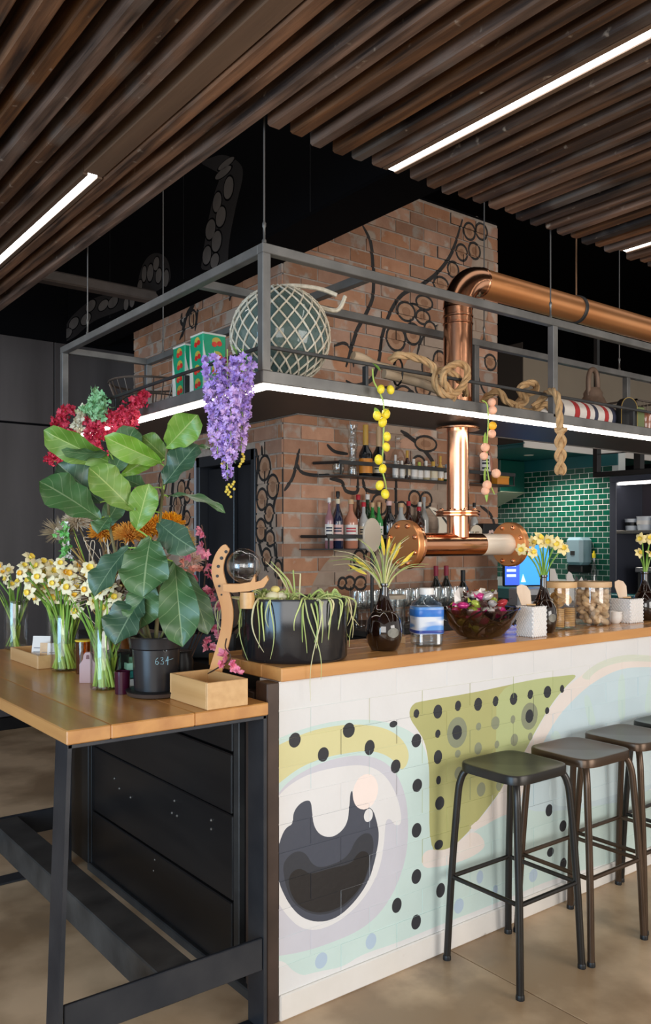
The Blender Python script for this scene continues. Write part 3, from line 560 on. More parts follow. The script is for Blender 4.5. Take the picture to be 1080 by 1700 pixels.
# ------------------------------------------------------------------ bar: painted brick front, steel edge, black boarded return, timber top
PC = {'base':(.70,.695,.685),'mint':(.55,.68,.64),'cream':(.76,.68,.62),'blue':(.55,.665,.70),'paleblue':(.62,.74,.76),'green':(.42,.41,.165),'greenlite':(.44,.485,.225),
      'sage':(.63,.66,.56),'yellow':(.64,.60,.31),'lav':(.56,.555,.605),'white':(.71,.70,.69),'slate':(.055,.062,.085),'midgrey':(.028,.031,.040),'black':(.010,.008,.008),
      'rosy':(.86,.74,.68),'olive':(.245,.26,.165),'dotblue':(.42,.53,.64),'dot':(.022,.024,.030)}
PN = list(PC)
PM = [mk('paint_'+k, c, tuple(min(1, v*1.10+.004) for v in c), rough=.55, scale=5, bump=.22, bscale=55, detail=6, contrast=.8) for k, c in PC.items()]
bar = thing('bar_counter_base', 'white brick bar front painted with a giant cartoon eye and spots', 'bar counter', (1.418,2.08,0))
T0 = Vector((1.418,2.08,0))
BX1 = 4.4
bars = courses(1.419,BX1,.082,1.025,.235,.081,.005)
shp = [(PN.index(n), chaikin(p, 2), 1) for n, p in BAR_SHAPES]+[(PN.index(n), ellipse(u,z,a,b,22), 1) for n,(u,z,a,b) in BAR_DOTS]
brick_face(bar, lambda u,z,d: (u-T0.x, -d, z), [(1.419,BX1,.078,1.027)], bars, shp, PM, 0, 0, 0.0, .0014, jit=.0006)
MB().box((.001,.004,0),(BX1-T0.x,.105,1.026)).obj('core', PM[0], bar)
MB().box((.001,-.009,0),(BX1-T0.x,.004,.079),.004).obj('plinth', mk('plinth_white_plaster', (.78,.74,.69), (.70,.66,.60), rough=.7, scale=5, bump=.35, bscale=18, col3=(.42,.36,.30), c3at=.66, c3scale=9), bar)
br_st = mk('brown_steel', (.045,.030,.024), (.075,.05,.04), rough=.45, metal=.3, scale=8, bump=.08)
MB().box((-.044,-.004,0),(.0,.06,1.027),.003).obj('edge_post', br_st, bar)
# return leg under the back of the table: black boards
bb = mk('black_board', (.008,.008,.009), (.014,.013,.013), spec=.3, rough=.33, scale=4, stretch=(3,.5,3), bump=.03)
ret = thing('black_cabinet', 'black boarded return of the bar beside the timber table', 'cabinet', (1.418,2.14,0))
MB().box((.03,.06,.02),(.40,1.84,1.02)).obj('carcass', bb, ret)
for z0, z1, dx in [(.035,.262,.0),(.268,.548,.004),(.554,.752,.0),(.758,.975,.003)]:
    MB().box((dx,.215,z0),(.03,1.415,z1),.004).obj('board', bb, ret)
MB().box((-.006,1.43,.02),(.03,1.84,.975),.003).obj('end_panel', mk('dark_brown_panel', (.014,.012,.011), (.022,.019,.017), spec=.3, rough=.4, scale=4), ret)
MB().box((-.003,1.40,.0),(.03,1.432,.98),.002).obj('upright', M['black_paint'], ret)
for a, b in [(.062,.10),(.10,.135),(.175,.21)]: MB().box((-.012 if a<.1 else .004,a,.0),(.03,b,.98),.003).obj('upright', br_st if a<.17 else M['black_steel'], ret)
MB().box((-.015,.05,.0),(.02,1.42,.035),.004).obj('kick_rail', M['black_steel'], ret)
bolt = None
for y, z in [(1.16,.46),(1.11,.43),(1.0,.42),(.62,.50),(.60,.45),(.64,.45),(.35,.50),(.35,.47),(.78,.235),(.79,.19),(.86,.70),(.89,.70)]:
    if bolt is None:
        bolt = MB().lathe([(.0055,0),(.0055,.002),(.003,.005)], 8, M=ry(-PI/2)).obj('bolt', M['raw_steel'], ret); bolt.location = (.003,y,z)
    else: share('bolt', bolt, ret, (.003,y,z))
# worktop
ct = thing('countertop', 'thick honey coloured timber top along the painted bar', 'countertop', (1.418,2.06,1.029))
for i, (a, b) in enumerate([(0,.11),(.1103,.235),(.2353,.34),(.3403,.44)]):
    MB().box((-.004+random.uniform(0,.0015),a,0),(BX1+.1-1.418,b,.042),.003).obj('plank', M['oak'], ct)
# back counter below the brick pier
bk_c = thing('back_counter', 'dark back counter holding glasses below the brick pier', 'counter', (2.95,3.45,0))
MB().box((0,0,0),(1.2,.5,.93),.004).obj('body', bb, bk_c); MB().box((-.02,-.02,.93),(1.22,.52,.965),.004).obj('top', M['black_steel'], bk_c)
gs = thing('glass_shelf', 'raised dark steel shelf with upside wine glasses', 'shelf', (3.10,3.74,.966))
MB().box((0,0,.09),(.75,.16,.10),.002).obj('board', M['black_steel'], gs)
for x in (.01,.73): MB().box((x,.01,0),(x+.012,.15,.09)).obj('leg', M['black_steel'], gs)
# ------------------------------------------------------------------ timber table on black steel trestles
tb = thing('high_table', 'long honey timber table on black steel trestle legs', 'table', (1.065,2.9,0))
x0, x1, y0, y1 = -.30,.30,-.86,.88
for i, (a, b) in enumerate([(-.313,-.196),(-.1957,.048),(.0483,.292)]):
    MB().box((a,y0+random.uniform(0,.002),.941),(b,y1,.978),.003).obj('plank', M['oak_y'], tb)
tsteel = mk('blue_black_steel', (.022,.026,.034), (.045,.048,.055), rough=.38, metal=.5, scale=7, bump=.05)
for ye in (-.852,.80):
    y0_, y1_ = (ye, ye+.085) if ye < 0 else (ye-.085, ye)
    for sx in (-1, 1):
        xt, xb = (-.308, -.340) if sx < 0 else (.278, .278)
        MB().add([(x+a,y,z) for x,z in ((xb,0),(xt,.941)) for a,y in ((0,y0_),(.011,y0_),(.011,y1_),(0,y1_))], [(3,2,1,0),(4,5,6,7),(0,1,5,4),(1,2,6,5),(2,3,7,6),(3,0,4,7)]).obj('leg', tsteel, tb)
    MB().box((-.308,y0_,.929),(.289,y1_,.941),.002).obj('top_rail', tsteel, tb)
    MB().box((-.315,y0_+.004,.19),(.277,y0_+.016,.285),.002).obj('cross_rail', tsteel, tb)
    MB().box((-.328,y0_,.0),(.277,y1_,.010),.002).obj('foot_bar', tsteel, tb)
MB().box((-.055,-.835,.18),(.055,.718,.281),.004).obj('long_rail', mk('scuffed_black_steel', (.035,.034,.033), (.085,.082,.078), rough=.5, metal=.4, scale=7, bump=.1), tb)
# ------------------------------------------------------------------ bar stools
def stool(mt, label, loc):
    t = thing('bar_stool', label, 'stool', loc, 0, 'bar stools along the painted bar')
    # pressed seat: rounded rectangle with rolled rim, slightly dished
    n = 40; vs = []; fs = []; hx, hy, r = .147,.136,.055
    ring = []
    for k in range(n):
        a = 2*PI*(k+.5)/n; ca, sa = math.cos(a), math.sin(a); e = 2/5.5
        ring.append((math.copysign(abs(ca)**e, ca)*hx, math.copysign(abs(sa)**e, sa)*hy))
    prof = [(1.0,-.030),(1.0,-.006),(.985,-.001),(.955,.0),(.90,-.002),(.5,-.007),(.0001,-.009)]
    prof = [(.93,-.030)]+prof
    for s, z in prof: vs += [(x*s, y*s, z+.692) for x, y in ring]
    for i in range(len(prof)-1):
        for k in range(n): fs.append((i*n+k, i*n+(k+1)%n, (i+1)*n+(k+1)%n, (i+1)*n+k))
    fs.append(tuple(range(n-1,-1,-1)))
    MB().add(vs, fs, 0, True).obj('seat', mt, t)
    for sx in (-1,1):
        for sy in (-1,1):
            p = [(sx*.085,sy*.078,.668),(sx*.118,sy*.108,.662),(sx*.133,sy*.123,.625),(sx*.140,sy*.131,.55),(sx*.151,sy*.148,.29),(sx*.161,sy*.160,.004)]
            MB().tube(crom(p,5), .0125, 10).obj('leg', mt, t)
            MB().lathe([(.0145,0),(.0145,.012),(.0127,.016)], 10).obj('foot_cap', M['black_paint'], t, loc=(sx*.1611,sy*.1601,0))
    z = .29; q = [(-.151,-.148),(.151,-.148),(.151,.148),(-.151,.148)]
    for i in range(4):
        a, b = q[i], q[(i+1)%4]; MB().tube([(*a,z),(*b,z)], .008, 8).obj('foot_rail', mt, t)
    return t
st_b = mk('black_stool_steel', (.020,.018,.016), (.032,.029,.026), rough=.30, metal=.5, scale=6)
st_br = mk('bronze_stool_steel', (.060,.036,.022), (.085,.054,.034), rough=.30, metal=.6, scale=6)
stool(st_b, 'black metal bar stool nearest, in front of the green spotted panel', (2.255,1.875,0))
stool(st_br, 'bronze metal bar stool, second from the bar corner', (2.612,1.862,0))
stool(st_br, 'bronze metal bar stool, third from the bar corner', (2.969,1.88,0))
stool(st_b, 'black metal bar stool at the far end of the row', (3.327,1.89,0))
# ------------------------------------------------------------------ hanging steel shelf around the bar corner
fs_ = mk('steel_frame', (.135,.133,.127), (.215,.21,.20), rough=.42, metal=.5, scale=10, stretch=(1,1,1), bump=.04)
dk_ = mk('shelf_underside', (.035,.025,.021), (.05,.037,.031), rough=.45, scale=5)
sh = thing('hanging_shelf', 'black steel shelf frame hung on rods above the bar', 'shelf', (1.387,2.12,1.94))
X1, Y1, Wd = 3.6, 1.73, .455
def sb(name, a, b, mt=fs_, bev=.002): return MB().box(a, b, bev).obj(name, mt, sh)
MB().box((.008,.008,.0),(X1,Wd,.02)).box((.008,Wd,.0),(Wd,Y1-.008,.02)).obj('shelf_board', dk_, sh)
sb('fascia', (0,0,-.004),(X1,.008,.034)); sb('fascia', (0,.008,-.004),(.008,Y1,.034)); sb('fascia', (.008,Y1-.008,-.004),(Wd,Y1,.034))
sb('fascia', (Wd,Wd,-.004),(X1,Wd+.008,.034)); sb('fascia', (Wd,Wd+.008,-.004),(Wd+.008,Y1,.034))
a = .030
zt = .423
for x, y in [(0,0),(0,Y1-a),(1.41,0),(2.6,0),(Wd-a,Y1-a),(1.41,Wd-a),(2.6,Wd-a)]:
    sb('post', (x,y,.02 if x or y else .034),(x+a,y+a,zt-a))
sb('top_rail', (0,0,zt-a),(X1,a,zt)); sb('top_rail', (0,a,zt-a),(a,Y1,zt)); sb('top_rail', (a,Y1-a,zt-a),(Wd,Y1,zt))
sb('top_rail', (Wd,Wd-a,zt-a),(X1,Wd,zt)); sb('top_rail', (Wd-a,Wd-a,zt-a),(Wd,Y1-a,zt))
sb('cross_rail', (Wd-a,a,zt-a),(Wd,Wd-a,zt)); sb('cross_rail', (a,Wd-a,zt-a),(Wd-a,Wd,zt))
sb('guard_bar', (a,.008,.103),(1.41,.016,.115), M['black_steel']); sb('guard_bar', (1.44,.008,.103),(X1,.016,.115), M['black_steel'])
sb('guard_bar', (.008,a,.103),(.016,Y1-a,.115), M['black_steel'])
for x in (.42,.80,2.0): sb('guard_bracket', (x,.010,.02),(x+.012,.032,.103), M['black_steel'])
for y in (.52,1.12): sb('guard_bracket', (.010,y,.02),(.032,y+.012,.103), M['black_steel'])
# light strip on the underside
MB().box((.036,.036,-.014),(X1,.048,-.002)).box((.036,.048,-.014),(.048,Y1-.05,-.002)).obj('light_strip', M['led'], sh)
MB().box((.046,.046,-.006),(X1,.066,0)).box((.046,.066,-.006),(.066,Y1-.05,0)).obj('light_channel', dk_, sh)
rod_m = mk('rod_steel', (.16,.155,.15), rough=.4, metal=.7)
for x, y in [(.015,.015),(.015,1.43),(Wd-.015,1.55),(1.487,Wd-.015),(1.41,.015),(2.55,Wd-.015)]:
    r = MB().tube([(x,y,zt),(x,y,2.6)], .0032, 6).obj('hanging_rod', rod_m, sh)
    m = MB().lathe([(.007,0),(.007,.012),(.004,.016),(.004,.05),(.006,.054),(.006,.064),(.0032,.07)], 8).obj('turnbuckle', M['raw_steel'], r, loc=(x,y,zt))
# ------------------------------------------------------------------ copper pipe with beer font
cp = thing('copper_beer_pipe', 'big polished copper pipe dropping through the shelf to a bolted tee', 'pipe', (2.555,2.42,1.44))
Cm = M['copper']; zT = 0.0
def ring(name, r0, r1, h, loc, axis='Z', mt=Cm, par=cp, bev=.003):
    Mx = Matrix.Identity(4) if axis == 'Z' else ry(PI/2)
    o = MB().lathe([(r0,0),(r1-bev,0),(r1,bev),(r1,h-bev),(r1-bev,h),(r0,h)], 40, M=Mx).obj(name, mt, par, loc=loc); return o
MB().lathe([(.046,.03),(.046,.49)], 40).obj('lower_pipe', Cm, cp)
MB().lathe([(.060,.522),(.060,.985)], 40).obj('upper_pipe', Cm, cp)
ring('collar', .058,.0635,.012,(0,0,.945)); ring('collar', .058,.0635,.010,(0,0,.915))
R_ = .135; path = [(R_-R_*math.cos(t),0,.985+R_*math.sin(t)) for t in [PI/2*i/12 for i in range(13)]]
MB().tube(path, .0625, 32, caps=False).obj('elbow', Cm, cp)
MB().tube([(R_,0,.985+R_),(4.4,0,.985+R_)], .060, 40).obj('run_pipe', M['copper_dull'], cp)
ring('collar', .058,.0640,.014,(R_-.006,0,.985+R_),'X')
clamp = ring('pipe_clamp', .058,.0665,.022,(.80,0,.985+R_),'X', M['black_steel'])
MB().tube([(.811,0,.985+R_+.064),(.811,0,2.3)], .0042, 6).obj('hanging_rod', mk('coppery_rod', (.42,.24,.14), rough=.35, metal=.9), clamp, loc=(-.80,0,-.985-R_))
def bolts(par, r, n, z, axis='Z', loc=(0,0,0)):
    q = None
    for k in range(n):
        t = 2*PI*(k+.5)/n; p = (r*math.cos(t), r*math.sin(t), z)
        if axis == 'X': p = (z, r*math.cos(t), r*math.sin(t))
        if q is None:
            q = MB().lathe([(.0095,0),(.0095,.004),(.006,.009),(.0005,.010)], 10, M=ry(PI/2 if z > 0 else -PI/2) if axis == 'X' else Matrix.Identity(4)).obj('bolt', Cm, par, loc=p)
        else: share('bolt', q, par, p)
ring('flange', .04,.092,.012,(0,0,.478))
f = ring('flange', .04,.092,.011,(0,0,.130)); bolts(f,.074,8,.011); ring('flange', .04,.092,.011,(0,0,.117))
MB().tube([(-.235,0,0),(.135,0,0)], .0475, 40).obj('tee_pipe', Cm, cp)
cer = mk('cream_glazed_sleeve', (.86,.74,.60), rough=.25, coat=.4)
MB().tube([(.130,0,0),(.33,0,0)], .0465, 40).obj('sleeve', cer, cp)
MB().tube([(-.265,0,0),(-.230,0,0)], .0465, 40).obj('sleeve', mk('white_sleeve', (.85,.80,.72), rough=.3), cp)
for x in (-.30,.33):
    q = MB().lathe([(.0005,-.016),(.094,-.016),(.098,-.012),(.098,.012),(.094,.016),(.0005,.016)], 44, M=ry(PI/2)).obj('flange', M['copper_dull'], cp, loc=(x,0,0))
    bolts(q,.078,8,-.016,'X'); bolts(q,.078,8,.016,'X')
q = MB().lathe([(.0005,-.010),(.086,-.010),(.090,-.006),(.090,.006),(.086,.010),(.0005,.010)], 44, M=ry(PI/2)).obj('flange', M['copper'], cp, loc=(-.272,0,0))
# ------------------------------------------------------------------ kitchen beyond the pier
tile_m = mk('bottle_green_tile', (.002,.075,.045), (.004,.105,.064), spec=.35, rough=.2, scale=16, rnd=.22, bump=.05, bscale=30)
grout = mk('white_grout', (.72,.75,.72), rough=.8)
wt = tag(MB().box((7.243,4.72,.0),(7.36,6.45,2.33)).obj('wall_tiled', grout), kind='structure')
tm = None; n = 0
for z0, z1 in [(1.064,2.205)]:
    r = 0; z = z0
    while z < z1-.01:
        y = 4.79-(.0545 if r % 2 else 0)
        while y < 6.30:
            a, b = max(y,4.79), min(y+.1035,6.30); zt = min(z+.0492, z1)
            hid = (a > 5.95 and z > 1.99) or n >= 300
            if b-a > .02 and not hid:
                if tm is None or abs(b-a-.1035) > .001 or zt-z < .049:
                    o = MB().box((0,-(b-a)/2,-(zt-z)/2),(.003,(b-a)/2,(zt-z)/2),.0012).obj('tile', tile_m, wt, loc=(7.2412,(a+b)/2,(z+zt)/2))
                    if abs(b-a-.1035) < .001 and zt-z > .049: tm = o
                else: share('tile', tm, wt, (7.2412,(a+b)/2,(z+zt)/2))
                n += 1
            y += .109
        z += .0545; r += 1
TEAL = mk('teal_paint', (.008,.115,.125), (.010,.135,.15), rough=.4, scale=3)
MB().box((7.225,4.72,2.206),(7.244,6.45,2.33),.002).obj('teal_band', TEAL, wt)
ck = tag(MB().box((6.13,4.98,2.33),(8.6,7.2,2.36)).obj('ceiling_kitchen', TEAL), kind='structure')
MB().box((6.12,4.965,2.325),(8.6,4.98,2.43),.003).obj('cornice', M['card'], ck); MB().box((6.115,4.965,2.36),(6.13,7.2,2.37)).obj('cornice', TEAL, ck)
beige = mk('beige_bulkhead', (.26,.215,.16), (.29,.24,.18), rough=.8, scale=2)
tag(MB().box((6.13,4.985,2.43),(8.6,5.1,3.22)).obj('wall_bulkhead', beige), kind='structure')
tag(MB().box((6.125,4.99,2.37),(6.13,7.2,3.3)).obj('wall_bulkhead_side', mk('brown_bulkhead', (.06,.045,.035), rough=.8)), kind='structure')
dl_m = mk('downlight_lamp', (1,1,1), emis=14, ecol=(1,.95,.85))
for i, (x, y) in enumerate([(6.95,6.15),(6.75,5.42),(6.85,5.12)]):
    d = thing('downlight', ['small round downlight by the green hood','small round downlight behind the hanging rope','small round downlight nearest the black frame'][i], 'downlight', (x,y,2.33))
    MB().lathe([(.03,-.004),(.046,-.004),(.05,0),(.03,.0)], 20).obj('trim_ring', M['white'], d); MB().lathe([(.0005,-.002),(.03,-.002)], 20).obj('lamp', dl_m, d)
    l = bpy.data.lights.new('downlight_beam','SPOT'); l.energy = 48; l.spot_size = 2.5; l.spot_blend = .6; l.color = (1,.93,.82); l.shadow_soft_size = .12
    o = link(bpy.data.objects.new('downlight_beam', l)); o.location = (x,y,2.315)
hd = thing('range_hood', 'dark green extractor hood below the kitchen ceiling', 'hood', (7.02,6.05,1.93))
gm = mk('hood_green', (.004,.075,.055), rough=.3)
MB().box((-.20,-.20,.06),(.20,.25,.395),.006).obj('body', gm, hd)
MB().add([(-.20,-.20,.06),(.20,-.20,.06),(.20,.25,-.10),(-.20,.25,-.10),(-.20,-.20,.055),(.20,-.20,.055),(.20,.25,-.11),(-.20,.25,-.11)], [(0,1,2,3),(7,6,5,4),(0,4,5,1),(1,5,6,2),(2,6,7,3),(3,7,4,0)]).obj('filter_panel', mk('pale_filter', (.50,.55,.42), rough=.5), hd)
# steel frame and cabinet on the right
fr = thing('black_window_frame', 'black steel servery frame with two openings beside the tiled kitchen', 'frame', (5.0,3.0,1.90))
MB().box((0,-1.2,0),(.05,.46,.035),.003).obj('bottom_rail', M['black_paint'], fr); MB().box((0,-1.2,.265),(.05,.46,.30),.003).obj('top_rail', M['black_paint'], fr)
for y in (.425,.095,-.45): MB().box((0,y,.035),(.05,y+(.035 if y>.2 else .05),.265),.002).obj('mullion', M['black_paint'], fr)
for y in (.43,-.4): MB().box((.01,y,.30),(.04,y+.03,1.2),.002).obj('hanger', M['black_paint'], fr)
MB().tube([(.025,.42,.16),(.025,.1,.155),(.0,-.03,.15),(-.02,-.12,.19)], .004, 6).obj('wire', M['black_steel'], fr)
navy = mk('navy_laminate', (.045,.050,.072), (.06,.065,.09), rough=.35, scale=3); aub = mk('aubergine_laminate', (.035,.026,.036), (.05,.04,.05), rough=.25, scale=2)
cb = thing('kitchen_cabinet', 'tall navy kitchen cabinet with open shelf and strip light', 'cabinet', (7.0,4.66,0))
MB().box((0,-.075,.9),(.5,0,2.02),.004).obj('side_panel', navy, cb); MB().box((0,-1.6,2.02),(.5,0,2.12),.004).obj('top_panel', navy, cb)
MB().box((.44,-1.6,1.55),(.5,-.075,2.02)).obj('back_panel', aub, cb); MB().box((.44,-1.6,.9),(.5,-.075,1.55)).obj('back_panel', M['black_paint'], cb)
MB().box((0,-1.6,1.53),(.44,-.075,1.56),.003).obj('shelf', M['raw_steel'], cb)
MB().box((.02,-1.5,1.992),(.05,-.08,2.015)).obj('strip_light', mk('cabinet_strip', (1,1,1), emis=6, ecol=(1,.93,.85)), cb)
for y in (-.28,-.46): MB().box((.432,y,1.56),(.442,y+.006,2.02)).obj('panel_joint', M['black_paint'], cb)
bn = thing('kitchen_bench', 'kitchen bench with teal front edge below the tiles', 'bench', (6.3,2.6,0))
MB().box((.55,0,0),(.69,2.055,.86)).box((.55,2.07,0),(.92,3.85,.86)).obj('body', M['black_paint'], bn); MB().box((.50,0,.86),(.692,2.062,.965),.004).box((.50,2.063,.86),(.93,3.85,.965),.004).obj('top', TEAL, bn)
eq = thing('steel_grill', 'stainless grill press on the bench inside the navy cabinet', 'appliance', (7.06,4.1,.966))
ss = mk('brushed_stainless', (.45,.45,.46), rough=.3, metal=.9)
MB().box((0,-.45,0),(.3,.30,.20),.006).obj('body', M['black_steel'], eq); MB().box((-.01,-.47,.20),(.31,.32,.25),.006).obj('lid', ss, eq); MB().tube([(-.03,-.4,.22),(-.03,.25,.22)], .009, 8).obj('handle', ss, eq)
for i, (y, r, hh, lb) in enumerate([(4.50,.06,.11,'white plastic tub nearest the cabinet post, open rim'),(4.36,.075,.13,'white plastic tub second along the cabinet shelf'),(4.20,.085,.12,'tall white plate stack in the cabinet shelf'),(4.02,.085,.12,'white plate stack at the far end of the cabinet shelf')]):
    t = thing('white_tub' if i < 2 else 'plate_stack', lb, 'tub' if i < 2 else 'plates', (7.12,y,1.561))
    MB().lathe(shell([(r*.85,0),(r*.9,.01),(r,hh-.01),(r*1.06,hh)], .004), 20).obj('body', mk('cool_white', (.75,.80,.86), rough=.4), t)
    if i < 2: MB().lathe([(r*.92,hh*.4),(r*1.0,hh*.4+.001),(r*1.0,hh*.7),(r*.94,hh*.7)], 20).obj('label', M['black_paint'] if i == 0 else M['white'], t)
st = thing('bamboo_stick', 'long thin bamboo stick leaning inside the navy cabinet', 'stick', (6.86,3.95,.966))
MB().tube([(0,0,0),(.05,.08,.55),(.10,.20,1.02)], .006, 7).obj('cane', M['bamboo'], st)
# things standing on a till shelf behind the bar
tl = thing('till_bench', 'low dark till bench behind the bar', 'bench', (3.85,3.42,0))
MB().box((.36,0,0),(1.6,.45,1.0),.004).obj('body', M['black_paint'], tl); MB().box((.34,-.02,1.0),(1.62,.47,1.03),.003).obj('top', navy, tl)
mo = thing('monitor', 'touch monitor with glowing blue screen on the till bench', 'monitor', (4.49,3.62,1.031), rz=-.50)
MB().box((-.165,0,.12),(.165,.03,.41),.008).obj('casing', M['black_paint'], mo)
scr = MB().box((-.155,-.003,.13),(.155,0,.40)).obj('screen', mk('blue_screen', (.02,.25,.85), (.06,.42,.95), emis=0, scale=3), mo)
def emi(name, c, e): return mk(name, c, emis=e, ecol=c)
scr.data.materials[0] = emi('screen_blue', (.03,.30,.88), 1.0)
MB().box((-.155,-.005,.13),(-.055,-.003,.40)).obj('side_bar', emi('screen_deep_blue', (.03,.10,.62), 1.0), scr)
for z in (.29,.255,.22,.185): MB().box((-.145,-.007,z),(-.08,-.005,z+.018)).obj('text_line', emi('screen_white', (.55,.65,.95), 1.0), scr)
MB().add([(-.045,-.006,.15),(-.01,-.006,.15),(-.03,-.006,.205)], [(0,1,2)]).obj('icon', emi('screen_pale', (.6,.9,1), 1.0), scr)
MB().box((-.05,.005,.0),(.05,.09,.012),.003).box((-.02,.03,.012),(.02,.05,.2)).obj('stand', M['black_paint'], mo)
tp = thing('receipt_printer', 'grey receipt printer in front of the blue screen', 'printer', (4.35,3.50,1.031), rz=-.45)
MB().box((-.11,-.09,0),(.11,.06,.12),.01).obj('body', mk('printer_grey', (.45,.46,.48), rough=.5), tp); MB().box((-.09,-.094,.04),(.09,-.088,.08)).obj('slot', M['black_paint'], tp)
fb = [(4.43,3.51,'orange'),(4.50,3.51,'orange'),(4.46,3.455,'red')]
for i, (x, y, c) in enumerate(fb):
    t = thing('fruit', f'{["round orange left of the pair","paler round orange on the right","small red fruit in front of the oranges"][i]} beside the monitor', 'fruit', (x,y,1.031))
    MB().ball((0,0,.034), .034-.004*i, 12, 8).obj('flesh', mk('fruit_'+str(i), [(.75,.25,.06),(.80,.32,.18),(.62,.10,.05)][i], rough=.45), t); MB().lathe([(.004,.066),(.003,.072)], 6).obj('stem', M['leaf_lite'], t)
for i, (x, y, w, lb) in enumerate([(4.764,3.59,.0,'upright white menu card next to the blue screen'),(4.90,3.55,.0,'white pointed napkin fan behind the nut jar')]):
    t = thing('white_card', lb, 'card', (x,y,1.031), rz=-.65)
    o = MB(); pts = [(-.05,0),(.05,0),(.045,.04),(-.01,.20),(-.03,.215),(-.045,.19)] if i else [(-.045,0),(.05,0),(.02,.14),(-.01,.235),(-.045,.235)]
    MB().prism(pts, .006, M=rx(PI/2)).obj('sheet', M['card'], t); MB().prism([(-.045,0),(.045,0),(.045,.012),(-.045,.012)], .05, M=tr(0,.025,0) @ rx(PI/2)).obj('foot', M['black_paint'], t)
nf = thing('striped_napkins', 'fan of black and white striped napkins behind the nut jar', 'napkins', (5.015,3.526,1.031), rz=-.6)
for k in range(7):
    MB().prism([(-.012,0),(.012,0),(.02,.12),(.0,.20-.012*k),(-.02,.15)], .003, M=tr(-.05+.016*k,.004*k,0) @ rz_(0) @ rx(PI/2) @ rz_(-.12*k+.3)).obj('napkin', M['card'] if k % 2 == 0 else M['black_paint'], nf)
pd = thing('paper_dispenser', 'pale blue wall paper dispenser on the green tiles', 'dispenser', (7.14,5.10,1.20), rz=0)
MB().box((-.10,-.10,.02),(.095,.10,.30),.03).obj('body', mk('ice_blue_plastic', (.28,.44,.52), rough=.2, coat=.5), pd); MB().box((-.08,-.09,-.06),(.095,.09,.02),.012).obj('base', M['black_paint'], pd); MB().box((-.104,-.02,.12),(-.10,.03,.16)).obj('badge', M['black_steel'], pd)
yb = thing('oil_bottle', 'slim clear bottle with yellow cap beside the dispenser', 'bottle', (7.0,4.83,.966))
MB().lathe(shell([(.03,0),(.032,.2),(.012,.27),(.012,.33)], .002), 16).obj('glass', M['glass'], yb); MB().lathe([(.0005,.008),(.026,.008),(.028,.10),(.0005,.10)], 14).obj('oil', mk('yellow_oil', (.60,.50,.04), rough=.1), yb); MB().lathe([(.016,.33),(.016,.37),(.008,.38),(.008,.40)], 12).obj('cap', mk('yellow_cap', (.85,.72,.02), rough=.4), yb)
# ------------------------------------------------------------------ things on and over the hanging shelf (board top z = 1.96)
ZS = 1.961
# glass float in its net
gf = thing('glass_float', 'big green glass float in a knotted rope net on the shelf corner', 'glass float', (1.575,2.30,ZS))
rG = .163; cG = Vector((0,0,rG+.012))
fg = bpy.data.materials.new('sea_glass'); fg.use_nodes = True
_b = fg.node_tree.nodes['Principled BSDF']; _b.inputs['Base Color'].default_value = (.16,.24,.22,1); _b.inputs['Roughness'].default_value = .06; _b.inputs['Transmission Weight'].default_value = .55; _b.inputs['IOR'].default_value = 1.3; _b.inputs['Coat Weight'].default_value = .5
MB().ball(cG, rG, 40, 24).obj('globe', fg, gf)
net_m = mk('net_twine', (.46,.41,.31), (.68,.62,.50), rough=.9, scale=60, bump=.4, bscale=200)
mb = MB(); nm = 20
def sp(th, ph, k=1.0): return cG+Vector((math.sin(ph)*math.cos(th), math.sin(ph)*math.sin(th), math.cos(ph)))*(rG+.003)*k
phs = [.10+(PI-.22)*i/15 for i in range(16)]
for s_ in range(nm):
    for dirn in (1,-1):
        pts = []
        for i, ph in enumerate(phs):
            th = 2*PI*(s_+dirn*(.5 if i % 2 else 0)*1.0)/nm + dirn*0
            pts.append(sp(th, ph))
        full = []
        for a, b in zip(pts, pts[1:]):
            for q in range(3): full.append(((a.lerp(b, q/3)-cG).normalized()*(rG+.003))+cG)
        full.append(pts[-1]); mb.tube(full, .0033, 5)
    for i, ph in enumerate(phs[1:-1], 1): mb.ball(sp(2*PI*(s_+(.5 if i % 2 else 0))/nm, ph), .0052, 6, 4)
no = mb.obj('net', net_m, gf); no['kind'] = 'stuff'
for pts in ([(0,0,.345),(.05,-.02,.352),(.12,-.06,.345),(.17,-.09,.325)], [(.10,-.05,.29),(.16,-.10,.27),(.19,-.11,.32)]):
    MB().tube(crom(pts,6), .0075, 7).obj('net_rope_end', net_m, gf)
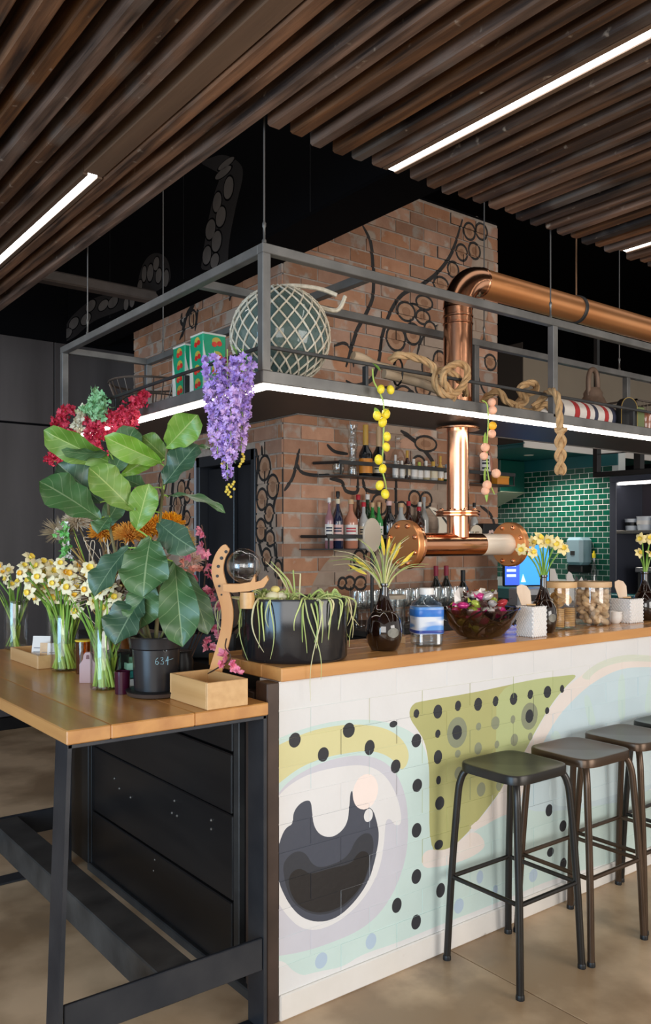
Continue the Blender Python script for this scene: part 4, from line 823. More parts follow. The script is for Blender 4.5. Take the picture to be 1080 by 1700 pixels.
# tins
gr_t = mk('tin_green', (.008,.27,.13), (.015,.34,.17), rough=.25, scale=5, coat=.3); wh_t = mk('tin_cream', (.72,.70,.62), rough=.3); rd_t = mk('tin_red', (.55,.02,.02), (.70,.06,.03), rough=.3, scale=30); go_t = mk('tin_gold', (.50,.38,.06), rough=.3)
def tin(loc, hgt, label, rz=0):
    t = thing('printed_tin', label, 'tin', loc, rz, 'green cherry tins on the shelf')
    w, dp = .052, .050
    MB().box((-w,-dp,0),(w,dp,hgt),.006).obj('body', gr_t, t); MB().box((-w-.001,-dp-.001,hgt-.004),(w+.001,dp+.001,hgt+.003),.003).obj('rim', wh_t, t)
    for face, Mx in (('a', tr(0,-dp,0) @ rx(PI/2)), ('b', tr(-w,0,0) @ rz_(-PI/2) @ rx(PI/2))):
        wave = [(-w+.002,.004)]+[(-w+.012+.016*math.sin(PI*i/10*1.15+.35)+.004, .004+(hgt-.05)*i/10) for i in range(11)]+[(-w+.002,hgt-.03)]
        MB().prism([(x,z) for x,z in wave], .0012, M=Mx).obj('cream_wave', wh_t, t)
        for i in range(5):
            cz = hgt*(.12+.185*i); cx = .014 if i % 2 else .010
            MB().prism(ellipse(cx-.002,cz+.012,.020,.016,14), .0012, M=Mx).obj('gold_ring', go_t, t)
            mb = MB(); mb.prism(ellipse(cx-.012,cz,.011,.010,12), .0022, M=Mx).prism(ellipse(cx+.010,cz+.005,.011,.010,12), .0022, M=Mx); mb.obj('cherry_print', rd_t, t)
tin((1.60,2.83,ZS), .285, 'taller green cherry tin next to the glass float', 0)
tin((1.60,2.975,ZS), .268, 'shorter green cherry tin on the left by the wire basket', 0)
# wire basket
wbk = thing('wire_basket', 'round dark wire basket near the end of the shelf', 'basket', (1.62,3.38,ZS))
wm_ = mk('dark_wire', (.13,.10,.08), rough=.45, metal=.7)
mb = MB()
for r, z in [(.105,.004),(.128,.06),(.152,.12),(.178,.185)]: mb.tube([(r*math.cos(2*PI*k/32), r*math.sin(2*PI*k/32), z) for k in range(32)], .0038 if z < .18 else .005, 6, closed=True)
mb.obj('hoops', wm_, wbk)
mb = MB()
for k in range(26):
    a = 2*PI*k/26; mb.tube([(.0*math.cos(a),.0*math.sin(a),.004),(.105*math.cos(a),.105*math.sin(a),.004),(.178*math.cos(a),.178*math.sin(a),.185)], .0028, 5)
o = mb.obj('wires', wm_, wbk); o['kind'] = 'stuff'
MB().tube(crom([(-.10,-.10,.09),(-.16,-.12,.10),(-.19,-.10,.06),(-.14,-.11,.03)],6), .003, 6).obj('handle', wm_, wbk)
# flowers: floret clusters
def blob_flower(mb, c, r, n=5, m=0):
    d = Vector((random.gauss(0,1), random.gauss(0,1), random.gauss(0,.8))).normalized(); A = tr(*c) @ align(d)
    for k in range(n):
        a = 2*PI*k/n+random.random()*.4; q = r*random.uniform(.8,1.2)
        u = Vector((math.cos(a), math.sin(a), 0)); v = Vector((-u.y, u.x, 0)); up = random.uniform(.1,.6)*q
        P = [Vector((0,0,0)), u*q*.55+v*q*.38+Vector((0,0,up*.4)), u*q+Vector((0,0,up)), u*q*.55-v*q*.38+Vector((0,0,up*.4))]
        mb.add(P, [(0,1,2,3)], m, True, A)
def tinted(name, c1, c2, c3=None, sc=40): return mk(name, c1, c2, rough=.55, scale=sc, col3=c3, c3at=.62, c3scale=sc*.7, sss=.0)
wis = thing('wisteria', 'thick hanging cluster of purple artificial wisteria at the shelf corner', 'flowers', (1.368,2.135,1.98))
lil = tinted('lilac_petal', (.48,.30,.68), (.66,.46,.80), (.76,.52,.72)); lil2 = tinted('violet_petal', (.34,.20,.62), (.52,.36,.78), (.66,.50,.80))
R3 = Vector((.7933,-.6089,0)); F3 = Vector((.6089,.7933,0))
def hang(off, zt, zb, r0, cnt, mt, name='raceme', par=wis, sz=.011, curve=0, tip=None):
    mb = MB()
    for i in range(cnt):
        t = random.random()**.9; rr = r0*(1-t)**.45*random.uniform(.5,1)+.004; a = random.random()*2*PI
        p = Vector(off)+Vector((rr*math.cos(a), rr*math.sin(a), zt+(zb-zt)*t))+R3*curve*t
        blob_flower(mb, p, sz*random.uniform(.8,1.3)*(1-.35*t))
    o = mb.obj(name, mt, par); o['kind'] = 'stuff'
    st_ = MB().tube([Vector(off)+Vector((0,0,zt+.02)), Vector(off)+Vector((0,0,zb))+R3*curve], .0018, 5).obj('stem', M['leaf_lite'], par)
for off, zt, zb, r, n, mt in [(-R3*.115-F3*.05,.02,-.20,.034,230,lil2),(-R3*.105-F3*.065,-.06,-.28,.036,230,lil),(-R3*.075-F3*.07,.02,-.345,.036,300,lil2),(-R3*.062-F3*.09,-.08,-.30,.034,240,lil),(-R3*.035-F3*.06,.0,-.26,.032,230,lil),(-R3*.03-F3*.075,.02,-.18,.036,180,lil2)]: hang(off, zt, zb, r, n, mt)
mb = MB()
for cx, cz in [(-.088,-.285),(-.075,-.36),(-.07,-.375),(-.03,-.27),(-.035,-.285),(-.06,-.352)]:
    for k in range(4): mb.ball(R3*(cx+random.uniform(-.006,.006))-F3*.07+Vector((0,0,cz-.007*k)), .0045, 7, 5)
mb.obj('yellow_buds', mk('yellow_bud', (.62,.46,.06), rough=.5), wis)
def leaf_mesh(L, w, droop=.1, fold=.15, wave=.0, n=10, mode='ovate'):
    """leaf along +Y, blade normal +Z, base at origin; UV (along, across)"""
    mb = MB(); uv = []; cols = 6
    for i in range(n+1):
        s = i/n
        if mode == 'ovate': k = math.sin(PI*s**.8)**.8
        elif mode == 'fiddle': k = max(0, 1-abs(2*s**1.18-1)**2.5)**.52*(.60+.40*min(1,s*1.5))
        else: k = (1-s)**.7*min(1, s*8+.35)
        k = max(k, .02)
        z0 = -droop*L*s*s*1.3+droop*L*.25*s; y = L*s*(1-.25*droop*s)
        for j in range(cols+1):
            t = j/cols*2-1
            z = z0+fold*w/2*abs(t)*k+wave*w*math.sin(s*17+t*1.3)*abs(t)**1.5*.5
            mb.v.append((t*w/2*k, y, z)); uv.append((s, t*.5+.5))
    for i in range(n):
        for j in range(cols):
            a = i*(cols+1)+j; mb.f.append((a, a+1, a+cols+2, a+cols+1)); mb.mi.append(0); mb.sm.append(True)
    mb.uv = uv; return mb
for x, z, dpt in [(-.05,.03,-.04),(.025,.0,.02),(-.02,.015,-.05)]:
    o = leaf_mesh(.045,.026,.2).obj('leaf', mk('bright_leaf', (.16,.52,.03), (.24,.62,.06), rough=.4, scale=20), wis, loc=R3*x+F3*dpt+Vector((0,0,z)), rot=(1.2,0,random.uniform(-1,1)))
wis_c = MB().ball((0,0,0), .009, 10, 7).obj('berry', mk('berry', (.35,.01,.06), rough=.3), wis, loc=R3*-.085+F3*-.05+Vector((0,0,.012)))
# red, cream and green trailing flowers at the far end
redp = tinted('crimson_petal', (.50,.012,.045), (.72,.05,.10), (.80,.14,.20), 30); crm = tinted('cream_petal', (.70,.68,.48), (.80,.76,.60), (.45,.55,.25), 30); grn = tinted('pale_green_petal', (.18,.50,.20), (.42,.66,.38), (.08,.36,.10), 25)
def trail(name, label, mt, pts, r, cnt, sz):
    t = thing(name, label, 'flowers', pts[0], 0, 'trailing flowers on the end of the shelf'); o0 = Vector(pts[0]); P = crom([Vector(p)-o0 for p in pts], 8)
    MB().tube(P, .002, 5).obj('stem', M['leaf_lite'], t); mb = MB()
    for i in range(cnt):
        p = P[random.randrange(len(P))]; blob_flower(mb, p+Vector((random.gauss(0,r*.5), random.gauss(0,r*.5), random.gauss(0,r*.5))), sz*random.uniform(.7,1.2))
    o = mb.obj('florets', mt, t); o['kind'] = 'stuff'; return t
for k, lb, mt_, r_, n_, z_ in [('corner','crimson flower trail on the outer corner post of the shelf',redp,.026,230,.0135),('arch','crimson flower trail hanging rightmost beside the lit strip',redp,.022,300,.0130),('mid','long crimson flower trail arching through the middle of the bunch',redp,.024,330,.0135),('mid2','short crimson flower trail just under the cream trail',redp,.022,190,.0135),('right','crimson flower trail right of the middle, behind the top fig leaves',redp,.020,200,.0130),('low','small crimson tuft hanging lowest, left of the fiddle-leaf plant',redp,.020,120,.0125)]:
    trail('red_flower_trail', lb, mt_, TRAILS[k], r_, n_, z_)
trail('cream_flower_trail','cream flower trail between the crimson trails',crm,TRAILS['cream'],.018,230,.013)
trail('green_flower_trail','pale green ruffled flower trail over the shelf guard bar',grn,TRAILS['green'],.024,210,.016)
# garlands
gst = mk('garland_stem', (.36,.50,.10), rough=.5); lem = mk('lemon_skin', (.86,.66,.02), (.92,.74,.06), rough=.4, scale=30, bump=.15, bscale=300); pea = mk('peach_foam', (.86,.42,.26), (.92,.52,.34), rough=.8, scale=60, bump=.3, bscale=300)
def garland(name, label, stem, balls, mt, r, sc, fn):
    o0 = Vector(stem[0]); t = thing(name, label, 'garland', o0)
    MB().tube(crom([Vector(p)-o0 for p in stem], 8), .0027, 6).obj('stem', gst, t); src = None
    for i, p in enumerate(balls):
        p = Vector(p)-o0; m_ = mt[i % len(mt)] if i not in (3,) or len(mt) == 1 else mt[-1]
        o = MB().ball((0,0,0), r*random.uniform(.93,1.07), 14, 10, sc=sc).obj(fn, m_, t, loc=p, rot=(random.uniform(-.3,.3), random.uniform(-.3,.3), 0))
    return t
g = garland('lemon_garland', 'garland of small yellow lemons hanging from the shelf edge', LEMON_STEM, LEMONS, [lem], .0150, (.92,.92,1.12), 'lemon')
for px, z, q in [(-.022,-.155,2),(.020,-.15,-2.2),(.0,-.005,1.2)]:
    leaf_mesh(.038,.02,.15).obj('leaf', M['leaf_lite'], g, loc=(.03+px*.4,-.004,z), rot=(.9,0,q))
g2 = garland('peach_ball_garland', 'garland of peach coloured balls and one orange ball under the shelf edge', PEACH_STEM, PEACH_BALLS, [pea], .0165, (1,1,1), 'ball')
[c for c in g2.children if c.name.startswith('ball')][2].data.materials[0] = mk('orange_ball', (.88,.45,.02), rough=.6)
for z, q, xx in [(-.115,.2,.012),(-.245,.3,.012),(-.30,-.2,.02)]: leaf_mesh(.075,.02,.05).obj('leaf', M['leaf_lite'], g2, loc=(xx,-.005,z), rot=(-1.5,0,q))
# rope: three twisted strands along a path
rope_m = mk('manila_rope', (.40,.235,.10), (.56,.36,.18), rough=.9, scale=40, stretch=(1,1,1), bump=.6, bscale=160)
def rope(name, label, pts, r, twist=34., par=None, seg=9):
    o0 = Vector(pts[0]); P = crom([Vector(p)-o0 for p in pts], seg); t = par or thing(name, label, 'rope', o0)
    L = [0.]
    for a, b in zip(P, P[1:]): L.append(L[-1]+(b-a).length)
    Q = []; N = None
    nst = max(12, int(L[-1]/.006)); j = 0
    for i in range(nst+1):
        s = L[-1]*i/nst
        while j < len(L)-2 and L[j+1] < s: j += 1
        Q.append(P[j].lerp(P[j+1], (s-L[j])/max(1e-6, L[j+1]-L[j])))
    for k in range(3):
        pts_ = []; N = Vector((0,-1,0))
        for i, p in enumerate(Q):
            T = (Q[min(i+1,nst)]-Q[max(i-1,0)]).normalized(); N = (N-T*N.dot(T)).normalized(); B = T.cross(N); a = L[-1]*i/nst*twist/r*.018+2*PI*k/3
            pts_.append(p+(N*math.cos(a)+B*math.sin(a))*r*.52)
        MB().tube(pts_, r*.56, 7).obj('strand', rope_m, t)
    return t
rope('knotted_rope', 'thick manila rope tied in a big knot on the shelf guard bar', ROPE_A, .0135)
rope('coiled_rope', 'manila rope coiled loosely along the shelf behind the guard bar', ROPE_B, .0145)
rt = rope('hanging_rope', 'manila rope over the guard bar with a braided end hanging below the shelf', ROPE_C, .0145)
b0 = Vector(ROPE_C[-1])-Vector(ROPE_C[0])
for k in range(3):       # plaited end: three strands weaving
    pts = []
    for i in range(46):
        z = -.185*i/45; a = z*38+2*PI*k/3; pts.append(b0+Vector((.016*math.sin(a), .010*math.sin(2*a), z+.012)))
    MB().tube(pts, [.0095]*44+[.0085,.006], 7).obj('plait', rope_m, rt)
MB().tube([b0+Vector((.017*math.cos(t),-.004+.017*math.sin(t),-.0+.006*math.sin(t*1.5))) for t in [2*PI*i/14 for i in range(14)]], .0085, 7, closed=True).obj('binding_knot', rope_m, rt)
dw = thing('driftwood_pole', 'two pale driftwood poles bound together on the shelf', 'driftwood', DRIFT[0])
d0 = Vector(DRIFT[0]); dwm = mk('driftwood', (.40,.29,.18), (.55,.43,.30), rough=.85, scale=9, stretch=(1,4,4), bump=.3, bscale=40)
MB().tube(crom([Vector(p)-d0 for p in DRIFT],6), [.015+.004*math.sin(i*.7) for i in range(25)], 10).obj('pole', dwm, dw)
MB().tube([Vector((.12,-.03,-.055)),Vector((.30,-.05,-.075)),Vector((.42,-.06,-.10))], .017, 10).obj('pole', dwm, dw)
MB().tube([(.19,-.028+.05*math.cos(a)*.55,-.04+.05*math.sin(a)) for a in [2*PI*i/12 for i in range(12)]], .004, 5, closed=True).obj('lashing', M['black_paint'], dw)
# striped roll, bell lantern, arch frame, crate, jar, bulbs
rl = thing('striped_roll', 'rolled cushion in red, white and navy stripes lying on the shelf', 'cushion', (2.86,2.26,ZS))
cw = mk('roll_cream', (.72,.66,.60), rough=.85); cr_ = mk('roll_red', (.42,.03,.03), rough=.85); cn = mk('roll_navy', (.035,.04,.075), rough=.85)
xs = [0,.10,.125,.20,.235,.285,.31,.345,.37,.42,.45,.48,.56]; cols = [cw,cn,cw,cr_,cw,cr_,cw,cn,cw,cr_,cw,cn]
for i in range(len(xs)-1):
    a, b = xs[i], xs[i+1]; k = .056
    e0 = .65 if i == 0 else 1; e1 = .7 if i == len(xs)-2 else 1
    sk = .012
    pr = [(.0005,a),(k*.8*e0,a),(k*e0,a+.008 if i == 0 else a+.001),(k*1.02,(a+b)/2),(k*e1,b-.010 if e1 < 1 else b-.001),(k*.6*e1,b),(.0005,b)]
    MB().lathe(pr, 22, M=tr(0,0,.0575) @ ry(PI/2)).obj('stripe', cols[i], rl)
bl_ = thing('ship_bell_lamp', 'rusty bulkhead lamp with loop handle on a coil of green rope', 'lamp', (3.50,2.42,ZS))
rst = mk('rusty_iron', (.12,.075,.05), (.20,.13,.09), rough=.6, metal=.4, scale=14, bump=.3)
mb = MB()
for i in range(6): mb.tube([((.098-.004*(i%2))*math.cos(2*PI*k/24), (.098-.004*(i%2))*math.sin(2*PI*k/24), .010+.0175*i) for k in range(24)], .0105, 7, closed=True)
mb.obj('rope_coil', mk('olive_rope', (.12,.12,.045), (.20,.20,.09), rough=.9, scale=40, bump=.5), bl_)
MB().lathe([(.0005,.108),(.098,.108),(.10,.116),(.075,.14),(.055,.185),(.045,.20),(.046,.215),(.03,.24),(.0005,.243)], 28).obj('hood', rst, bl_)
MB().tube(crom([(-.035,0,.20),(-.037,0,.27),(-.025,0,.315),(.0,0,.33),(.025,0,.315),(.037,0,.27),(.035,0,.21)],5), .0125, 10).obj('handle', rst, bl_)
ar = thing('arched_frame', 'black arched plaque with a thin gold edge on the shelf', 'plaque', (3.42,2.20,ZS), rz=-.1)
pl = [(-.055,0),(.055,0),(.055,.10)]+[(.055*math.cos(PI*i/12), .10+.05*math.sin(PI*i/12)) for i in range(1,12)]+[(-.055,.10)]
MB().prism(pl, .03, M=rx(PI/2)).obj('panel', M['black_paint'], ar); MB().tube([(x,-.03,z) for x,z in pl[1:]+[pl[0]]], .0022, 5).obj('gold_edge', mk('gold_edge', (.60,.42,.14), rough=.3, metal=.9), ar)
MB().box((.058,-.03,0),(.11,.03,.115),.004).obj('side', mk('olive_tin', (.13,.16,.06), rough=.5), ar)
wc = thing('wire_crate', 'square dark wire crate at the far end of the shelf', 'crate', (3.78,2.40,ZS))
mb = MB()
for x in (-.10,.10):
    for y in (-.10,.10): mb.box((x-.005,y-.005,0),(x+.005,y+.005,.19))
for z in (.0,.182):
    for q in (-.10,.10): mb.box((-.105,q-.005,z),(.105,q+.005,z+.008)); mb.box((q-.005,-.105,z),(q+.005,.105,z+.008))
mb.obj('frame', wm_, wc); mb = MB()
for q in (-.10,.10):
    for i in range(1,6): mb.tube([(-.10+.033*i,q,.004),(-.10+.033*i,q,.185)], .0016, 4); mb.tube([(q,-.10+.033*i,.004),(q,-.10+.033*i,.185)], .0016, 4)
    for z in (.06,.12): mb.tube([(-.1,q,z),(.1,q,z)], .0016, 4); mb.tube([(q,-.1,z),(q,.1,z)], .0016, 4)
o = mb.obj('wires', wm_, wc); o['kind'] = 'stuff'
bj = thing('copper_jar', 'shiny brown moulded jar between the plaque and crate', 'jar', (3.585,2.195,ZS))
MB().lathe([(.0005,0),(.036,0),(.041,.008),(.043,.05),(.041,.078),(.044,.084),(.043,.092),(.0005,.094)], 28, fn=lambda a,r,z: r*(1+.05*math.sin(5*a+z*130)*(1 if .01<z<.08 else 0))).obj('body', mk('brown_glaze', (.20,.065,.035), (.30,.11,.06), rough=.18, scale=18, coat=.5), bj); MB().lathe([(.0005,.094),(.040,.094),(.036,.102),(.0005,.103)], 24).obj('lid', M['card'], bj)
rb = thing('red_bauble', 'small red bauble jar at the right end of the shelf', 'bauble', (3.66,2.19,ZS))
MB().lathe([(.0005,0),(.026,0),(.026,.03),(.0005,.03)], 18).obj('base', M['white'], rb); MB().ball((0,0,.055), .026, 14, 9).obj('ball', mk('red_gloss', (.55,.02,.05), rough=.15), rb)
# ------------------------------------------------------------------ things on the bar top (z = 1.071)
ZC = 1.0715
pot = thing('oval_planter', 'big black oval planter with trailing air plants at the bar corner', 'planter', (1.566,2.205,ZC), YAW)
pm_ = mk('satin_black_glaze', (.010,.010,.012), (.016,.016,.018), rough=.16, scale=5, spec=.5)
MB().lathe([(.0005,0),(.94,0),(.97,.004),(1.0,.012),(1.0,.192),(.985,.2),(.95,.2),(.94,.18),(.0005,.178)], 56, sx=.171, sy=.135).obj('pot', pm_, pot)
MB().lathe([(.0005,.182),(.93,.181)], 40, sx=.171, sy=.135).obj('soil', mk('potting_mix', (.06,.04,.025), (.14,.10,.06), rough=1, scale=60, bump=1, bscale=120), pot)
ap = [mk('air_plant_'+str(i), c, c2, rough=.6, scale=9, rnd=.15) for i, (c, c2) in enumerate([((.46,.54,.16),(.60,.64,.28)),((.34,.48,.12),(.48,.58,.20)),((.64,.60,.32),(.74,.68,.42))])]
def strand(x, y, dx, dy, drop, bow, mt, w=.0030, wob=0, side=None):
    side = rs.uniform(-.022,.022) if side is None else side
    n = 16; pts = []
    for i in range(n+1):
        t = i/n; out = min(1, t*3.0)
        rise = .022*math.sin(min(1,t*2.2)*PI*.62)
        px = x+dx*out+bow*math.sin(t*PI)*.6+wob*1.6*math.sin(t*6)+side*max(0,t-.3)**1.4; py = y+dy*out-.014*max(0,t-.25)*math.sin(t*4)
        pts.append((px, py, .185+rise-drop*max(0, t-.22)**1.15/.78**1.15))
    MB().tube(pts, [w*(1-.75*(i/n)**1.5) for i in range(n+1)], 5).obj('leaf', mt, pot)
rs = random.Random(5)
groups = [(-.115,-.03,13),(-.085,-.05,16),(-.06,-.05,6),(.05,-.06,9),(.085,-.06,6),(.125,-.05,10),(.145,-.02,6)]
for gx, gy, n in groups:
    for i in range(n):
        a = rs.uniform(-.5,.5)
        ex = gx+rs.uniform(-.035,.035); frac = math.sqrt(max(0,1-min(.98,(ex/.178))**2)) if abs(ex)<.178 else .15
        ey = -.142*frac-.006
        if gx > .12 and i < 3: ex = .182+rs.uniform(0,.02); ey = rs.uniform(-.05,.02)
        if gx < -.10 and i < 4: ex = -.184-rs.uniform(0,.012); ey = rs.uniform(-.06,.0)
        strand(gx*.7+rs.uniform(-.03,.03), gy+rs.uniform(0,.06), ex-gx*.7, ey-gy, rs.choice([.10,.14,.17,.19,.20]), rs.uniform(-.05,.05), ap[rs.choice([0,0,1,2])], rs.uniform(.0027,.0040), rs.uniform(-.006,.006))
strand(.05,-.09,.01,-.07,.315,.03,ap[2],.0024,.01)
strand(.05,-.09,.03,-.065,.25,-.04,ap[0],.0028,-.012)
strand(-.13,-.04,-.075,-.03,.13,-.07,ap[2],.0028); strand(-.13,-.02,-.085,-.01,.22,-.05,ap[0],.0028)
for k in range(46):        # low tuft over the soil
    a = rs.uniform(0, 2*PI); r = rs.uniform(.03,.12); x = rs.choice([-.09,-.02,.06,.11]); y = rs.uniform(-.04,.04)
    e = (max(-.15,min(.15,x+r*math.cos(a))), max(-.11,min(.10,y+r*.6*math.sin(a))))
    MB().tube(crom([(x,y,.183),((x+e[0])/2,(y+e[1])/2,.215+rs.uniform(-.005,.012)),(*e,.196+rs.uniform(0,.012))],4), .0026, 5).obj('leaf', ap[k % 2], pot)
for k in range(7): MB().tube([(-.01+.004*k,.02,.185),(-.03+.008*k-.02*(k%3),.03,.25+.012*(k%4)),(-.05+.006*k-.03*(k%3),.04,.275+.02*(k%3))], [.0035,.0026,.0008], 5).obj('leaf', ap[1] if k % 2 else ap[2], pot)
for (x,y,z,r,c) in [(-.068,-.055,.205,.020,(.72,.66,.42)),(-.045,-.045,.203,.019,(.76,.70,.50)),(-.060,-.045,.228,.013,(.80,.66,.22))]:
    MB().ball((x,y,z), r, 12, 8, sc=(1.15,1,.85)).obj('bud', mk('cream_bud', c, rough=.6), pot)
def amber(name, label, loc, dia, hgt):
    t = thing(name, label, 'vase', loc, YAW, 'dark glass flasks on the bar'); r = dia/2
    dg = M.setdefault('dark_glass', mk('dark_brown_glass', (.008,.003,.002), (.013,.005,.003), rough=.06, scale=2, coat=1.))
    pr = [(.0005,.004),(r*.55,.0),(r*.72,.002),(r*.88,.020),(r,.055),(r*1.0,.075),(r*.93,.105),(r*.72,.128),(r*.58,.136),(r*.60,.141),(r*.54,.146),(r*.40,.165),(r*.28,.185),(r*.25,.20),(r*.25,hgt-.012),(r*.31,hgt-.008),(r*.31,hgt-.001),(r*.24,hgt),(r*.19,hgt-.004),(r*.18,hgt-.05),(.0005,hgt-.06)]
    MB().lathe(pr, 40).obj('body', dg, t)
    mb = MB(); a0 = -1.1   # pale oval label curved on the flank
    for i in range(9):
        for j in range(7):
            u, v = i/8*2-1, j/6*2-1; k = math.sqrt(max(0,1-v*v*.96)); an = a0+u*k*.36; mb.v.append(((r+.0012)*math.cos(an), (r+.0012)*math.sin(an), .066+v*.017))
    for i in range(8):
        for j in range(6): q = i*7+j; mb.f.append((q,q+7,q+8,q+1)); mb.mi.append(0); mb.sm.append(True)
    mb.obj('label', mk('grey_label', (.32,.31,.27), (.12,.12,.10), rough=.6, scale=26), t)
    return t
amber('dark_flask', 'dark brown glass flask with spiky air plant beside the planter', (1.94,2.19,ZC), .128, .235)
tp_ = thing('air_plant', 'spiky yellow green air plant standing in the dark flask', 'plant', (1.94,2.19,ZC+.225), YAW)
ra = random.Random(9)
for i in range(34):
    a = ra.uniform(-1.5,1.5) if i < 24 else ra.uniform(-2.6,2.6); L = ra.uniform(.12,.20); lean = abs(a)*.55
    d = Vector((math.sin(a)*(.25+lean*.5), ra.uniform(-.4,.25), 1.0-lean*.28)).normalized()
    tip_d = Vector((math.copysign(.6,a)*abs(a)**.6, ra.uniform(-.3,.1), .1-.25*abs(a)))
    P = [Vector((0,0,-.03)), d*L*.35, d*L*.75+tip_d*L*.10, d*L*.95+tip_d*L*.42]
    MB().tube(crom(P,5), [.0085*(1-.88*(k/15)) for k in range(16)], 6, flat=.45).obj('leaf', ap[2] if i % 3 == 0 else ap[1 if i % 3 == 1 else 0], tp_)
yl = mk('yellow_bract', (.80,.58,.05), rough=.5)
for x, z, q in [(.010,.13,.15),(.03,.12,.45),(.055,.10,.8),(-.0,.135,-.1),(.02,.11,.3),(-.05,.085,-.9),(-.06,.07,-1.1)]: leaf_mesh(.085,.012,.15).obj('bract', yl, tp_, loc=(x,-.012,z-.03), rot=(1.3,q,0))
# water bottle with blue label
wbt = thing('water_bottle', 'clear plastic bottle with blue wave label and white cap', 'bottle', (2.157,2.20,ZC), YAW+.2)
sq = lambda a, r, z: r/(abs(math.cos(a))**5+abs(math.sin(a))**5)**.2
MB().lathe(shell([(.046,0),(.052,.006),(.052,.04),(.049,.06),(.052,.10),(.053,.135),(.048,.155),(.030,.175),(.022,.182),(.022,.196)], .002), 48, fn=lambda a,r,z: sq(a,r,z) if z<.165 else r).obj('body', glass('bottle_plastic',(.90,.95,.98),rough=.04), wbt)
MB().lathe([(.0005,.186),(.026,.186),(.027,.19),(.027,.205),(.025,.210),(.0005,.210)], 28).obj('cap', M['white'], wbt)
lb = M['lab_w'] = mk('label_ice', (.72,.76,.82), (.10,.30,.70), rough=.35, scale=9, stretch=(1,1,4), contrast=.22, detail=1)
lbb = mk('label_blue', (.02,.13,.55), (.05,.28,.72), rough=.3, scale=14); lbd = mk('label_deep_blue', (.03,.06,.30), rough=.3)
MB().lathe([(.0535,.045),(.0545,.046),(.0545,.142),(.0535,.143)], 48, fn=lambda a,r,z: sq(a,r,z)).obj('label', lb, wbt)
MB().lathe([(.0552,.108),(.0556,.109),(.0556,.132),(.0552,.133)], 48, fn=lambda a,r,z: sq(a,r,z)).obj('blue_band', lbb, wbt)
MB().lathe([(.0552,.048),(.0556,.049),(.0556,.058),(.0552,.059)], 48, fn=lambda a,r,z: sq(a,r,z)).obj('blue_band', lbd, wbt)
tray = thing('honey_tray', 'small yellow wooden tray behind the dark flask', 'tray', (2.10,2.36,ZC), YAW)
MB().box((-.07,-.04,0),(.07,.04,.004)).box((-.07,-.04,.004),(.07,-.034,.025)).box((-.07,.034,.004),(.07,.04,.025)).obj('base', M['bamboo'], tray); MB().box((-.07,-.034,.004),(-.064,.034,.025)).box((.064,-.034,.004),(.07,.034,.025)).obj('end', M['bamboo'], tray)
# bowl of sweets
bw = thing('glass_bowl', 'smoky glass bowl heaped with wrapped sweets', 'bowl', (2.485,2.235,ZC))
MB().lathe(shell([(.05,0),(.085,.012),(.118,.045),(.142,.085),(.158,.118)], .004), 44, fn=lambda a,r,z: r*(1+.015*math.sin(9*a)*(z/.118))).obj('body', glass('smoky_glass',(.60,.54,.52),rough=.05), bw)
mb = MB()
for k in range(7): mb.tube([((.06+.1*t)*math.cos(k*.9+t*1.2), (.06+.1*t)*math.sin(k*.9+t*1.2), .012+.106*t**1.0) for t in [i/10 for i in range(11)]], .0035, 5)
o = mb.obj('dark_veins', M['black_paint'], bw)
cc = [mk('wrapper_'+n, c, rough=.18, metal=.2, coat=.5) for n, c in [('silver',(.55,.50,.46)),('red',(.50,.04,.05)),('brown',(.08,.035,.03)),('magenta',(.60,.03,.22)),('cream',(.70,.64,.55)),('lime',(.45,.55,.08)),('dark',(.03,.022,.025))]]
rc = random.Random(3); src = []
for c in cc[:]:
    q = MB().ball((0,0,0), .018, 8, 6, sc=(1.35,1,.8)); q.add([(-.022,0,0),(-.040,.012,.008),(-.042,-.012,-.004)],[(0,1,2)]); q.add([(.022,0,0),(.042,-.012,.006),(.040,.012,-.006)],[(0,1,2)]); src.append((c, q))
me0 = {}; swt = {}
for i in range(84):
    k = rc.choice([0,0,1,2,2,3,4,4,5,6,6]); a = rc.uniform(0,2*PI); lay = min(i//18,4); r = math.sqrt(rc.random())*(.075,.105,.12,.095,.06)[lay]; z = (.028,.062,.098,.128,.152)[lay]+rc.uniform(0,.012)+(.02*(1-r/.11) if lay > 1 else 0)
    nm_ = ['silver','red','brown','magenta','cream','lime','black'][k]
    rc.uniform(0,6)
    if k not in me0: o = src[k][1].obj('wrapped_sweet', src[k][0]); me0[k] = o.data
    else: o = link(bpy.data.objects.new('wrapped_sweet', me0[k]))
    o.location = (2.485+r*math.cos(a),2.235+r*math.sin(a),ZC+z); o.rotation_euler = (rc.uniform(-.6,.6),rc.uniform(-.6,.6),rc.uniform(0,6))
    tag(o, 'x', 'sweet', f'{nm_} sweets in the glass bowl'); swt.setdefault(nm_, []).append((o, o.location.x*.7933-o.location.y*.6089))
for i, (x, y, c, lab) in enumerate([(-.07,.05,0,'clear crinkled wrapper sticking up at the left of the sweets bowl'),(-.02,-.02,4,'tall cream wrapped bar standing in the sweets bowl'),(.0,-.09,3,'magenta flower shaped sweet at the front of the glass bowl')]):
    t = thing('wrapped_bar' if i < 2 else 'magenta_sweet', lab, 'sweet', (2.485+x,2.235+y,ZC+.10))
    if i < 2: MB().add([(-.018,0,0),(.018,0,0),(.014,.006,.07),(.03,.0,.095),(-.006,-.006,.10),(-.02,.004,.075),(0,-.014,.05)],[(0,6,5),(0,1,6),(1,2,6),(2,3,6),(3,4,6),(4,5,6),(0,5,4,3,2,1)]).obj('wrapper', cc[c], t)
    else:
        mb = MB(); [blob_flower(mb, (random.uniform(-.014,.014),random.uniform(-.02,0),random.uniform(-.01,.02)), .018) for _ in range(12)]; o = mb.obj('petals', cc[3], t)
